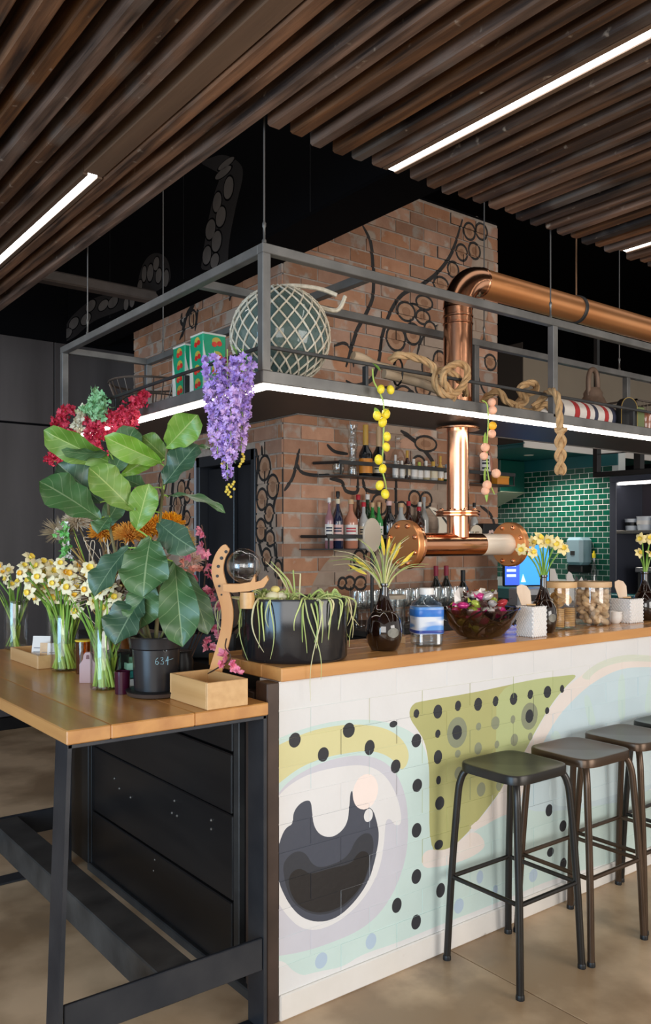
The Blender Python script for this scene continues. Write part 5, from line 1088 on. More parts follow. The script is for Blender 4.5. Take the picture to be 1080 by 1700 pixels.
# white embossed boxes with wooden paddles
emb = mk('white_embossed', (.80,.77,.74), rough=.45, bump=.0)
def napkin_box(label, loc, w, dp, hgt, plabel, rzz):
    t = thing('napkin_box', label, 'box', loc, rzz)
    MB().box((0,0,0),(w,dp,hgt),.004).obj('body', emb, t)
    mb = MB(); n = 7   # raised diamond lattice on the two visible faces
    def bar(p, q, ax):
        a, b = Vector(p), Vector(q); mb.tube([a,b], .0018, 4)
    for k in range(-n, n+1):
        for s in (1,-1):
            u0, u1 = k/n, k/n+1.0
            pts = []
            for u, v in ((max(0,u0), 0 if u0 >= 0 else -u0), (min(1,u1), 1 if u1 <= 1 else 1-u0)):
                pts.append((u, v if s > 0 else 1-v))
            if abs(pts[0][0]-pts[1][0]) < .02 or min(p[1] for p in pts) < -.01 or max(p[1] for p in pts) > 1.01: continue
            bar((pts[0][0]*w,-.0004,pts[0][1]*hgt),(pts[1][0]*w,-.0004,pts[1][1]*hgt),0); bar((-.0004,pts[0][0]*dp,pts[0][1]*hgt),(-.0004,pts[1][0]*dp,pts[1][1]*hgt),1)
    o = mb.obj('embossing', emb, t); o['kind'] = 'stuff'
    MB().box((.012,.012,hgt-.0005),(w-.012,dp-.012,hgt+.001)).obj('opening', M['black_paint'], t)
    p = thing('paddle_menu', plabel, 'paddle', Vector(loc)+Vector((w*.45,dp*.5,hgt+.002)), YAW)
    pd_ = [(-.016,0),(.016,0),(.020,.03),(.022,.05),(.014,.068),(-.002,.074),(-.018,.066),(-.022,.045)]
    MB().prism([(x*1.25-.018+(z*-.25),z*1.15) for x, z in pd_], .006, M=rx(PI/2)).obj('blade', mk('pale_paddle_wood', (.72,.52,.36), (.80,.62,.46), rough=.6, scale=4, stretch=(8,8,1)), p)
    MB().prism([(-.018,0),(.018,0),(.018,.006),(-.018,.006)], .012, M=tr(0,.003,0) @ rx(PI/2)).obj('foot', M['bamboo'], p)
napkin_box('white embossed box with a wooden paddle, between sweets bowl and flask', (2.655,2.11,ZC), .085,.085,.122, 'pale wooden paddle in the white box beside the sweets bowl', 0)
napkin_box('white embossed box with a slanted paddle, right of the nut jar', (3.475,2.20,ZC), .105,.105,.113, 'pale wooden paddle leaning from the box right of the nut jar', 0)
amber('dark_flask', 'dark brown glass flask holding daffodils in the middle of the bar', (2.835,2.20,ZC), .112, .242)
amber('dark_flask', 'dark brown glass flask with daffodils at the right end of the bar', (3.69,2.26,ZC), .115, .235)
# storage jars
def jar(label, loc, r, hgt, fill):
    t = thing('storage_jar', label, 'jar', loc)
    MB().lathe(shell([(r*.9,0),(r*.98,.005),(r,.012),(r,hgt-.025)], .003), 44).obj('glass', M['glass_thin'], t)
    MB().lathe([(.0005,hgt-.025),(r*1.03,hgt-.025),(r*1.05,hgt-.021),(r*1.05,hgt-.004),(r*1.03,hgt),(.0005,hgt)], 44).obj('lid', wood('jar_lid_wood',(.58,.36,.17),(.68,.45,.24),'X',rough=.5), t)
    return t
jar('glass jar of biscuits with wooden lid', (3.035,2.27,ZC), .072, .205, 'b')
jar('glass jar packed with nuts under a wooden lid', (3.30,2.285,ZC), .081, .198, 'n')
nut_m = mk('nut_shell', (.58,.38,.19), (.74,.54,.33), rough=.7, scale=60, bump=.3, bscale=200, rnd=.15); nm0 = None; rj = random.Random(2)
for lay in range(8):
    for k in range(11 if lay % 2 else 9):
        a = 2*PI*k/(11 if lay % 2 else 9)+rj.uniform(-.15,.15)+lay*.3; r = rj.uniform(.050,.056) if k % 4 else rj.uniform(.015,.04)
        if math.sin(a) > .75 and k % 4: continue
        p = (3.30+r*math.cos(a),2.285+r*math.sin(a),ZC+.020+.0185*lay)
        if nm0 is None: o = MB().lathe([(.0005,-.026),(.010,-.022),(.0145,-.012),(.0122,0),(.0145,.012),(.010,.022),(.0005,.026)], 10).obj('nut', nut_m); nm0 = o.data
        else: o = link(bpy.data.objects.new('nut', nm0))
        o.location = p; o.rotation_euler = (PI/2+rj.uniform(-.7,.7), rj.uniform(-.5,.5), a+PI/2+rj.uniform(-.8,.8)); s_ = rj.uniform(.85,1.1); o.scale = (s_,)*3
        tag(o, 'tan nut in its shell inside the lidded nut jar', 'nut', 'nuts in the glass jar')
bis_m = mk('biscuit', (.55,.30,.09), (.68,.42,.16), rough=.8, scale=40, bump=.4, bscale=120, rnd=.12); bm0 = None
for k in range(34):
    row = k//10; i = k % 10
    if row == 0: p = (3.035+.030,2.27-.030,ZC+.012+.008*i); ro = (0,0,0)
    elif row == 1: p = (3.035-.034,2.27-.02,ZC+.012+.008*i); ro = (.1,.05,0)
    else: p = (3.035+rj.uniform(-.03,.03),2.27+rj.uniform(-.03,.03),ZC+.10+.0055*(k-20)); ro = (rj.uniform(-.9,.9),rj.uniform(-.9,.9),rj.uniform(0,6))
    if bm0 is None: o = MB().lathe([(.0005,0),(.024,0),(.026,.003),(.024,.007),(.0005,.007)], 16).obj('biscuit', bis_m); bm0 = o.data
    else: o = link(bpy.data.objects.new('biscuit', bm0))
    o.location = p; o.rotation_euler = ro; tag(o, 'round golden biscuit inside the lidded biscuit jar', 'biscuit', 'biscuits in the glass jar')
for k in range(3):
    t = MB().lathe(shell([(.018,0),(.026,.010),(.031,.026),(.032,.03)], .003), 24).obj('dip_bowl', M['card']); t.location = (3.435,2.255,ZC+.013*k)
    tag(t, ['lowest of the three small white bowls stacked beside the nut jar','middle one of the three small white bowls beside the nut jar','topmost of the three small white bowls beside the nut jar'][k], 'bowl', 'stacked white dip bowls')
# ------------------------------------------------------------------ daffodils
def daff_meshes():
    mb = MB()
    for k in range(6):
        a = 2*PI*k/6; u = Vector((math.cos(a), math.sin(a), 0)); v = Vector((-u.y, u.x, 0)); z = .0018*(k % 2)
        P = [u*.004+Vector((0,0,z))]; P += [u*.012+v*.0095+Vector((0,0,z+.001)), u*.021+v*.0082+Vector((0,0,z-.001)), u*.0285+Vector((0,0,z-.006)), u*.021-v*.0082+Vector((0,0,z-.001)), u*.012-v*.0095+Vector((0,0,z+.001)), u*.016+Vector((0,0,z+.003))]
        mb.add(P, [(0,1,6),(1,2,6),(2,3,6),(3,4,6),(4,5,6),(5,0,6)], 0, True)
    cb = MB().lathe([(.0035,0),(.0065,.004),(.0085,.009),(.0105,.012),(.0088,.0105),(.006,.005),(.0005,.003)], 14, fn=lambda a,r,z: r*(1+.10*math.sin(6*a)*(z/.012)))
    return mb, cb
pet = mk('cream_petal', (.85,.74,.42), (.90,.83,.60), rough=.55, scale=60, sss=.0); pet_y = mk('yellow_petal', (.86,.66,.24), (.90,.76,.40), rough=.55, scale=50)
cor = mk('golden_trumpet', (.86,.62,.06), (.90,.70,.12), rough=.5, scale=60); cor_o = mk('orange_trumpet', (.86,.46,.03), (.88,.54,.05), rough=.5, scale=60); stm = mk('daffodil_stem', (.12,.28,.035), (.26,.44,.07), rough=.45, scale=12); stm_l = mk('pale_stem', (.34,.52,.06), (.46,.62,.12), rough=.4, scale=10)
pmb, cmb = daff_meshes(); _pd = {}
def daffodil(label, group, base, head, mt=pet, ct=cor, sz=1.0, rnd_=random, toward=None, foot=None):
    base = Vector(base); head = Vector(head); t = thing('daffodil', label, 'daffodil', base, 0, group)
    h = head-base; dirn = toward or (Vector((-.6089,-.7933,.25))+Vector((rnd_.uniform(-.9,.9),rnd_.uniform(-.7,.7),rnd_.uniform(-.4,.7)))).normalized()
    mid = h*.6+Vector((h.x*-.18,h.y*-.18,h.z*.02))
    P = crom([(0,0,0), h*.3+Vector((-h.x*.12,-h.y*.12,0)), mid, h-dirn*.012+Vector((0,0,.004)), h], 5)
    MB().tube(P, [.0036]*(len(P)-4)+[.003,.0028,.0026,.0026], 6).obj('stem', stm, t)
    if foot is not None:
        f_ = Vector(foot)-base; MB().tube([f_, f_.lerp(Vector((0,0,0)),.5)+Vector((.002,0,0)), (0,0,0)], [.0060,.0054,.0038], 7).obj('lower_stem', stm_l, t)
    for nm, b, m_ in (('petals',pmb,mt),('trumpet',cmb,ct)):
        kk = (nm, m_.name)
        if kk not in _pd: o = b.obj(nm, m_, t); _pd[kk] = o.data
        else: o = link(bpy.data.objects.new(nm, _pd[kk]), t)
        o.location = h; o.rotation_euler = dirn.to_track_quat('Z','Y').to_euler(); o.rotation_euler.rotate_axis('Z', rnd_.uniform(0,6)); o.scale = (sz,)*3
    return t
ORD = 'first second third fourth fifth sixth seventh eighth ninth tenth eleventh twelfth thirteenth fourteenth fifteenth sixteenth seventeenth eighteenth nineteenth twentieth twenty-first twenty-second twenty-third twenty-fourth twenty-fifth twenty-sixth twenty-seventh twenty-eighth twenty-ninth thirtieth thirty-first thirty-second thirty-third thirty-fourth thirty-fifth thirty-sixth thirty-seventh thirty-eighth thirty-ninth fortieth'.split()
def rank_labels(items, fmt):           # items: [(object, lateral position)], labelled in order from the left
    for i, (o, q) in enumerate(sorted(items, key=lambda p: p[1])): o['label'] = fmt.format(ORD[i])
lat = lambda p: (p[0]*.7933-p[1]*.6089)/(p[0]*.6089+p[1]*.7933)
rd = random.Random(7)
fl = [(daffodil('pale yellow daffodil in the dark flask in front of the blue screen', 'daffodils in the middle flask', (2.835,2.20,ZC+.20), h, pet_y, cor, rd.uniform(.95,1.15), rd), lat(h)) for h in DAFF_F2]
rank_labels(fl, 'pale yellow daffodil in front of the blue screen, {} bloom from the left')
fl = [(daffodil('pale yellow daffodil in the flask at the right end of the bar', 'daffodils in the end flask', (3.69,2.26,ZC+.19), h, pet_y, cor, rd.uniform(.95,1.15), rd), lat(h)) for h in DAFF_F3]
rank_labels(fl, 'pale yellow daffodil in the end flask of the bar, {} bloom from the left')
for k, l in swt.items(): rank_labels(l, k+' wrapped sweet in the glass bowl, {} '+k+' one from the left')
# ------------------------------------------------------------------ things on the high table (top z = 0.978)
ZT = .9785
# leaf material: midrib and side veins are the leaf's own colouring
def leaf_mat(name, c1, c2, vein, rough=.38):
    m = mk(name, c1, c2, rough=rough, scale=9, rnd=.16, bump=.0); nt = m.node_tree; N = nt.nodes; Lk = nt.links; b = N['Principled BSDF']
    uv = N.new('ShaderNodeUVMap'); sx = N.new('ShaderNodeSeparateXYZ'); Lk.new(uv.outputs[0], sx.inputs[0])
    def mt(op, a, b_=None, c_=None):
        n = N.new('ShaderNodeMath'); n.operation = op
        for i, q in enumerate((a, b_, c_)):
            if q is None: continue
            if isinstance(q, (int, float)): n.inputs[i].default_value = q
            else: Lk.new(q, n.inputs[i])
        return n.outputs[0]
    t = mt('ABSOLUTE', mt('SUBTRACT', sx.outputs[1], .5)); mid = mt('LESS_THAN', t, .018)
    w = mt('FRACT', mt('SUBTRACT', mt('MULTIPLY', sx.outputs[0], 6.5), mt('MULTIPLY', t, 3.2))); side = mt('MULTIPLY', mt('LESS_THAN', w, .075), .55)
    fac = mt('MULTIPLY', mt('MAXIMUM', mid, side), .75)
    mx = N.new('ShaderNodeMix'); mx.data_type = 'RGBA'; old = b.inputs['Base Color'].links[0].from_socket
    Lk.new(old, mx.inputs[6]); mx.inputs[7].default_value = (*vein, 1); Lk.new(fac, mx.inputs[0]); Lk.new(mx.outputs[2], b.inputs['Base Color'])
    bp = N.new('ShaderNodeBump'); bp.inputs['Strength'].default_value = .35; bp.inputs['Distance'].default_value = .003; Lk.new(fac, bp.inputs['Height']); Lk.new(bp.outputs[0], b.inputs['Normal'])
    return m
lf = [leaf_mat('fiddle_leaf_green', (.045,.115,.04), (.08,.17,.06), (.25,.34,.17)), leaf_mat('fiddle_leaf_fresh', (.11,.25,.025), (.19,.33,.05), (.40,.50,.16)), leaf_mat('fiddle_leaf_deep', (.032,.080,.045), (.058,.12,.066), (.20,.29,.17))]
FP = Vector((1.150,2.358,ZT))
sau = thing('pot_saucer', 'dark round saucer under the black nursery pot', 'saucer', FP)
MB().lathe([(.0005,0),(.080,0),(.088,.004),(.091,.016),(.088,.018),(.083,.008),(.0005,.006)], 40).obj('dish', mk('brown_saucer', (.045,.032,.026), (.07,.05,.04), rough=.4, scale=9), sau)
MB().lathe([(.0915,.015),(.0925,.018),(.089,.0195)], 40).obj('rim', M['black_paint'], sau)
fk = thing('fiddle_leaf_fig', 'fiddle-leaf fig in a black nursery pot marked 634', 'potted plant', FP+Vector((0,0,.0085)))
plm = mk('nursery_pot', (.013,.013,.015), (.018,.018,.02), rough=.28, scale=3)
MB().lathe([(.0005,0),(.062,0),(.066,.004),(.073,.135),(.080,.140),(.083,.165),(.0845,.172),(.080,.175),(.076,.15),(.0005,.148)], 44).obj('pot', plm, fk)
MB().lathe([(.0005,.150),(.075,.149)], 24).obj('soil', M.get('soil') or mk('dark_soil', (.03,.02,.014), (.08,.05,.03), rough=1, scale=60, bump=.8, bscale=120), fk)
# chalk price written on the pot: 634 with a long tail, drawn as strokes wrapped on the pot
chalk = mk('blue_chalk', (.36,.60,.66), rough=.9)
def onpot(u, z):   # u metres around the pot from its front, z height
    r = .0632+(z/.135)*.0095+.0022; a = math.radians(-127.5)+u/r
    return (r*math.cos(a), r*math.sin(a), z)
for st_ in ([(.008,.108),(.003,.103),(.002,.095),(.006,.092),(.009,.096),(.005,.100),(.003,.098)],
            [(.013,.107),(.018,.108),(.018,.103),(.015,.101),(.020,.098),(.019,.092),(.013,.093)],
            [(.031,.110),(.026,.100),(.025,.099),(.033,.101),(.045,.103)], [(.031,.108),(.030,.089)]):
    MB().tube(crom([onpot(u*1.35+.010, .105+(z-.10)*1.25) for u, z in st_],5), .0011, 5, flat=.5).obj('chalk_mark', chalk, fk)
MB().tube(crom([onpot(u+.014, z) for u, z in [(.021,.150),(.023,.135),(.030,.131),(.034,.138),(.034,.146)]],5), .0016, 5).obj('wire_hook', M['raw_steel'], fk)
bark = mk('fig_stem', (.10,.12,.035), (.17,.13,.06), rough=.7, scale=30, stretch=(1,1,.4), bump=.4, bscale=60)
o0 = Vector(fk.location)
for i, st_ in enumerate(FICUS_STEMS):
    P = crom([Vector(p)-o0 for p in st_],6); r0 = (.0068,.0062,.0052,.004,.004,.003)[i]
    P = [Vector((p.x, p.y, max(p.z, .14))) for p in P]
    MB().tube(P, [r0*(1-.45*k/len(P)) for k in range(len(P))], 8).obj('stem', bark, fk)
for i, (b, t, w, droop, roll) in enumerate(FICUS):
    b = Vector(b)-o0; t = Vector(t)-o0; d = t-b; L = d.length*1.05
    Y = d.normalized(); view = Vector((-.6089,-.7933,.30)); Z = (view-Y*view.dot(Y)).normalized()
    Z = Matrix.Rotation(math.radians(roll), 3, Y) @ Z; X = Y.cross(Z)
    mt_ = lf[1] if i in (0,3,6,7,8,11,13) else lf[2] if i in (2,9,15,17,19) else lf[0]
    lm = leaf_mesh(L, w*1.06, droop, random.Random(i).uniform(.15,.55), .20, 12, 'fiddle')
    # tilt the start up so that base and tip stay put despite the droop
    tz = -droop*L*1.3+droop*L*.25; ang = math.atan2(-tz, L*(1-.25*droop))
    o = lm.obj('leaf', mt_, fk); R = Matrix((X, Y, Z)).transposed().to_4x4() @ Matrix.Rotation(ang, 4, 'X')
    o.matrix_local = Matrix.Translation(b) @ R
    # short petiole to the nearest stem point
    best = min((Vector(p)-o0 for s_ in FICUS_STEMS for p in crom(s_, 6)), key=lambda q: (q-b).length)
    if (best-b).length > .004: MB().tube(crom([best, (best+b)/2+Vector((0,0,.004)), b+d*.02],4), .0025, 6).obj('petiole', M['leaf_lite'], fk)
# glass vases of daffodils
def glass_vase(label, loc, r, h):
    t = thing('glass_vase', label, 'vase', loc)
    MB().lathe(shell([(r*.93,0),(r,.006),(r,h*.9),(r*.97,h*.93),(r*1.03,h)], .003), 40).obj('glass', M['glass_thin'], t)
    MB().lathe([(r*.995,h*.955),(r*1.03,h*.965),(r*.995,h*.975)], 40).obj('rim_bead', M['glass'], t)
    return t
vs_ = [('leftmost', (1.156,3.76,ZT), .051, .215, DAFF1, 12), ('middle', (1.105,3.02,ZT), .050, .205, DAFF2, 15), ('nearest', (1.07,2.557,ZT), .0485, .203, DAFF3, 13)]
rd = random.Random(21)
for nm, loc, r, h, hs, n in vs_:
    glass_vase({'leftmost':'clear glass vase of daffodils furthest along the table','middle':'clear glass vase of daffodils behind the bamboo card box','nearest':'clear glass vase of daffodils next to the nursery pot'}[nm], loc, r, h)
    fl = []; extra = 0
    for i, hd_ in enumerate(hs):
        a = rd.uniform(0,6.28); q = r*rd.uniform(.35,.8); a2 = a+rd.uniform(.5,1.3); q2 = r*rd.uniform(.3,.86)
        bs = Vector(loc)+Vector((q*math.cos(a),q*math.sin(a),.10)); ft = Vector(loc)+Vector((q2*math.cos(a2),q2*math.sin(a2),.008))
        d_ = daffodil('x', 'daffodils in the '+nm+' vase', bs, hd_, pet, cor_o if i % 4 == 0 else cor, rd.uniform(.9,1.15), rd, foot=ft); fl.append((d_, lat(hd_)))
        for k in range(2 if len(hs) < 12 else 1):      # strap leaves and their pale bases in the water
            b = Vector((0,0,.02)); e = Vector((math.cos(a)*(.05+.03*k), math.sin(a)*(.05+.03*k), .13+.025*k+rd.uniform(0,.05)))
            MB().tube(crom([Vector(loc)+Vector((q2*math.cos(a2+.6),q2*math.sin(a2+.6),.01))-bs, b, b.lerp(e,.6)+Vector((0,0,.015)), e],5), [.0060]*6+[.0058,.0056,.0054,.005,.0045,.004,.0034,.0028,.002,.0008], 6, flat=.35).obj('leaf', stm if (i+k) % 3 else stm_l, d_)
    rank_labels(fl, {'leftmost':'cream daffodil in the furthest glass vase, {} bloom from the left','middle':'cream daffodil in the vase behind the card box, {} bloom from the left','nearest':'cream daffodil in the vase beside the nursery pot, {} bloom from the left'}[nm])
gv = glass_vase('empty clear glass cylinder behind the middle daffodil vase', (1.17,3.28,ZT), .04, .225)
# bamboo boxes
def tray_box(label, loc, w, l, h, rzz=0):
    t = thing('bamboo_box', label, 'box', loc, rzz); th = .008
    MB().box((th,th,0),(w-th,l-th,.006)).obj('base', M['bamboo'], t)
    MB().box((0,0,0),(w,th,h),.0015).obj('end', M['bamboo'], t); MB().box((0,l-th,0),(w,l,h),.0015).obj('end', M['bamboo'], t)
    MB().box((0,th,0),(th,l-th,h),.0015).obj('side', M['bamboo'], t); MB().box((w-th,th,0),(w,l-th,h),.0015).obj('side', M['bamboo'], t)
    return t
tray_box('empty bamboo box at the table corner next to the bar', (1.154,2.046,ZT), .134,.228,.077)
tray_box('small bamboo box holding cards at the far left of the table', (1.030,3.09,ZT), .13,.33,.05)
for i, (y, h, w, lb, mm) in enumerate([(3.22,.105,.07,'tilted white printed card tallest in the bamboo card box','card'),(3.17,.082,.06,'kraft backed card in the middle of the bamboo card box','bamboo'),(3.14,.082,.055,'white card at the front of the bamboo card box','card')]):
    t = thing('price_card', lb, 'card', (1.045+.018*i,y,ZT+.0065), -.9)
    MB().box((0,-.002,0),(w,.002,h)).obj('sheet', M[mm], t)
    MB().box((.008,-.0026,h*.25),(w-.008,-.002,h*.28)).box((.008,-.0026,h*.4),(w-.012,-.002,h*.43)).box((.008,-.0026,h*.55),(w-.02,-.002,h*.58)).obj('print', mk('grey_ink_%d' % i, (.25,.24,.26), rough=.8), t); t.rotation_euler = (-.25 if i == 0 else -.1, 0, -.75)
pk = thing('pink_card_stand', 'small dusty pink tag holder between the two nearer vases', 'stand', (1.07,2.70,ZT), YAW)
pp = [(-.028,0),(.028,0),(.028,.062),(.016,.078),(.014,.094),(.008,.102),(-.008,.102),(-.014,.094),(-.016,.078),(-.028,.062)]
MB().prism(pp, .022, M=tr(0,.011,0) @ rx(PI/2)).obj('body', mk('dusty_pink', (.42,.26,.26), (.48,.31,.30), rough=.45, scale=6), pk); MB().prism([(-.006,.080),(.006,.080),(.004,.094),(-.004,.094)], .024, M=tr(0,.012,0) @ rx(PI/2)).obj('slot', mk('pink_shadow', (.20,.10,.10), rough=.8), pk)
bpv = thing('black_cup', 'small black plastic cup behind the nursery pot', 'cup', (1.13,2.60,ZT))
MB().lathe(shell([(.03,0),(.038,.11),(.040,.113)], .002), 24).obj('body', plm, bpv); MB().lathe([(.039,.10),(.041,.102),(.041,.108),(.039,.11)], 24).obj('rim', M['black_paint'], bpv)
pv = thing('plum_votive', 'small plum glass votive between cup and nursery pot', 'votive', (1.075,2.44,ZT))
MB().lathe(shell([(.022,0),(.025,.07)], .003), 20).obj('glass', mk('plum_glass', (.05,.006,.02), rough=.12), pv); MB().lathe([(.0005,.02),(.019,.02),(.019,.05),(.0005,.05)], 16).obj('wax', M['card'], pv)
av = thing('amber_vase', 'brown glass vase holding the dried flowers behind the daffodils', 'vase', (1.20,2.82,ZT))
MB().lathe(shell([(.05,0),(.062,.01),(.066,.10),(.05,.17),(.042,.21),(.05,.225)], .003), 32).obj('body', mk('amber_brown_glass', (.20,.065,.012), (.28,.10,.02), rough=.1, scale=3, coat=.5), av); MB().lathe([(.049,.222),(.052,.225),(.049,.228)], 32).obj('lip', mk('lip_amber', (.35,.16,.03), rough=.2), av)
ybk = thing('yellow_tumbler', 'yellow glass tumbler behind the middle daffodil vase', 'tumbler', (1.13,2.90,ZT))
MB().lathe(shell([(.026,0),(.03,.12)], .003), 20).obj('glass', glass('yellow_glass', (.80,.52,.05)), ybk); MB().lathe([(.0295,.115),(.031,.118),(.0295,.121)], 20).obj('rim', mk('yellow_rim', (.75,.55,.05), rough=.2), ybk)
# dried bouquet
db = Vector((1.20,2.82,ZT+.20))
def spiky(mb, c, r, n, w, sq_=1.0, up=None, core=0):
    for _ in range(n):
        d = Vector((random.gauss(0,1), random.gauss(0,1), random.gauss(0,1))).normalized()
        if up and d.dot(up) < -.25: d = d-up*2*d.dot(up)
        e = d*r*random.uniform(.75,1.1); e.z *= sq_
        mb.tube([Vector(c)+e*.15, Vector(c)+e*.7+Vector((0,0,.001)), Vector(c)+e], [w, w*.8, w*.2], 4)
def dried(name, label, head, r, n, w, mt, group=None, sq_=1.0, core=None):
    head = Vector(head); t = thing(name, label, 'dried flower', db, 0, group); h = head-db; mb = MB()
    spiky(mb, h, r, int(n*1.5), w*1.25, sq_, Vector((-.3,-.4,.85)))
    o = mb.obj('flower_head', mt, t); o['kind'] = 'stuff'
    MB().ball(h, r*.38, 10, 7).obj('core', core or mt, t)
    MB().tube(crom([(0,0,-.12), h*.5+Vector((0,0,.02)), h],5), .0032, 6).obj('stem', mk('dry_stem_'+name, (.22,.15,.07), rough=.8), t); return t
crp = mk('dried_cream', (.56,.45,.32), (.70,.60,.46), rough=.9, scale=40); oro = mk('dried_orange', (.70,.25,.008), (.82,.38,.02), rough=.9, scale=30, rnd=.1); gold = mk('dried_gold', (.42,.26,.06), (.56,.38,.12), rough=.9, scale=30); pkb = mk('dried_blush', (.72,.45,.36), (.80,.60,.48), rough=.9, scale=30); brn = mk('dried_brown', (.10,.055,.03), (.20,.12,.06), rough=.9, scale=20)
dried('dried_protea','fluffy cream dried protea at the left of the dried bunch',DRIED['protea'],.060,320,.0018,crp,None,.8)
dried('dried_wisp','wiry beige dried flower sticking out furthest left',DRIED['wisp'],.075,130,.0009,mk('straw_wire', (.40,.31,.19), rough=.9),None,.9,crp)
for k, lab in (('o1','small orange dried banksia behind the left fig stem'),('o2','orange dried banksia left of the fig main stem'),('o3','orange dried banksia tallest beside the upright fig leaf'),('o4','orange dried banksia just left of the fig main stem'),('o5','orange dried banksia right of the fig main stem')): dried('dried_banksia',lab,DRIED[k],.058,260,.0032,oro,'orange dried banksias',.9,gold)
for k, lab in (('f1','golden dried thistle right of the fig stem with blush petals'),('f2','blush dried thistle lowest on the right of the bunch'),('f3','golden dried thistle just under the drooping fig leaf')): dried('dried_thistle',lab,DRIED[k],.048,220,.0016,gold if k != 'f2' else pkb,'dried thistles',1.0,pkb)
for nm, k, c, lab in (('dried_rose','pinkrose',(.62,.10,.18),'small pink dried rose among the dried thistles'),('yellow_button','y1',(.80,.52,.02),'round yellow dried button flower beside the pink rose')):
    t = thing(nm, lab, 'dried flower', DRIED[k]); mb = MB()
    for i in range(9): blob_flower(mb, (random.uniform(-.012,.012), random.uniform(-.012,.012), random.uniform(-.012,.014)), .015)
    mb.obj('petals', mk(nm+'_petal', c, tuple(min(1,v*1.25) for v in c), rough=.7, scale=40), t); o = MB().tube(crom([db-Vector(DRIED[k])+Vector((0,0,-.1)), (db-Vector(DRIED[k]))*.4+Vector((0,0,.02)), (0,0,0)],4), .002, 5).obj('stem', brn, t)
bt = thing('green_bells', 'hanging spike of green and white bells left of the dried bunch', 'flowers', DRIED['bell']); mb = MB(); mb2 = MB()
for i in range(95): blob_flower(mb if i % 3 else mb2, (random.gauss(0,.010), random.gauss(0,.010), random.uniform(-.09,.045)), .011)
mb.obj('bells', mk('bell_green', (.10,.42,.08), (.22,.58,.16), rough=.5, scale=40), bt)['kind'] = 'stuff'; mb2.obj('white_bells', M['white'], bt)['kind'] = 'stuff'
MB().tube(crom([db-Vector(DRIED['bell'])+Vector((0,0,-.08)), (.04,0,.0), (0,0,.05), (0,0,-.09)],5), .0022, 5).obj('stem', M['leaf_lite'], bt)
sprigs = [thing('dried_sprig', lb, 'dried plant', db, 0, 'dried sprigs') for lb in ('sprig of brown dried leaves at the left of the dried bunch','sprig of brown leaves and straw in the middle of the dried bunch','sprig of golden straw at the right of the dried bunch')]
for k in range(60):      # long brown dry leaves
    s_ = -1+2*k/59+random.uniform(-.1,.1); tip = db+Vector((.7933,-.6089,0))*s_*.13+Vector((-.05,-.08,random.uniform(.06,.29)))
    MB().tube(crom([(0,0,-.08), (tip-db)*.5+Vector((0,0,.03)), tip-db],5), [.003,.008,.012,.015,.017,.017,.015,.012,.008,.005,.001], 6, flat=.22).obj('leaf', (brn, gold, crp)[k % 3] if k % 2 else brn, sprigs[min(2,k//20)])
for k in range(90):      # straw and thin twigs filling the bunch
    s_ = -.9+2.2*k/89+random.uniform(-.1,.1); tip = db+Vector((.7933,-.6089,0))*s_*.14+Vector((-.04,-.05,random.uniform(.02,.28)))
    MB().tube(crom([(0,0,-.08), (tip-db)*.5+Vector((random.uniform(-.05,.05),0,.03)), tip-db, tip-db+Vector((random.uniform(-.02,.02),0,.01))],4), .0013, 4).obj('twig', crp if k % 2 else gold, sprigs[min(2,k//30)])
# pink blossom branches
bjar = thing('blossom_jar', 'dark jar holding the pink blossom branches behind the bamboo box', 'jar', (1.27,2.42,ZT))
MB().lathe(shell([(.034,0),(.038,.01),(.038,.09),(.030,.11),(.032,.12)], .003), 28).obj('body', M['black_paint'], bjar); MB().lathe([(.031,.118),(.034,.120),(.031,.122)], 28).obj('rim', M['black_steel'], bjar)
bst = Vector((1.27,2.42,ZT+.10)); br0 = None
pinkp = mk('blossom_pink', (.72,.13,.24), (.84,.34,.42), rough=.55, scale=50, rnd=.15); pinkc = mk('blossom_coral', (.80,.28,.20), (.86,.45,.36), rough=.55, scale=50)
bro = []
for i, q in enumerate(BLOSSOM):
    pts = [Vector(p) for p in q]
    if i < 3: pts[0] = bst+Vector((.01*i-.01,0,-.06)); pts[1] = pts[1].lerp(bst+Vector((0,0,.10)), .4)
    else: pts[0] = Vector((1.29,2.36,ZT+.03))
    t = thing('blossom_branch', ['tall blossom twig in front of the black doorway','blossom twig with coral and pink blooms right of the fig','short blossom twig low beside the black box','fallen blossom twig resting on the bamboo box and bar end'][i], 'branch', pts[0]); bro.append((t, pts[0]))
    MB().tube(crom([p-pts[0] for p in pts],6), .0022, 6).obj('twig', mk('twig_brown', (.07,.035,.02), rough=.8), t)
bm = []
for v in range(3):
    mb = MB(); [blob_flower(mb, (0,0,.002*i), .017, 5) for i in range(3)]; bm.append(mb)
bme = {}
for i, p in enumerate(BLOOMS):
    p = Vector(p); k = 3 if 25 <= i <= 30 else 0 if i < 7 else 1 if i in (8,9,10,31,32,33,34) else 2
    t, o0_ = bro[k]; mtl = pinkc if i in (5,6,7,31,33) else pinkp; key = (i % 3, mtl.name)
    if key not in bme: o = bm[i % 3].obj('bloom', mtl, t); bme[key] = o.data
    else: o = link(bpy.data.objects.new('bloom', bme[key]), t)
    o.location = p-o0_; o.rotation_euler = (random.uniform(0,6), random.uniform(0,6), random.uniform(0,6)); s_ = random.uniform(.8,1.25); o.scale = (s_,)*3
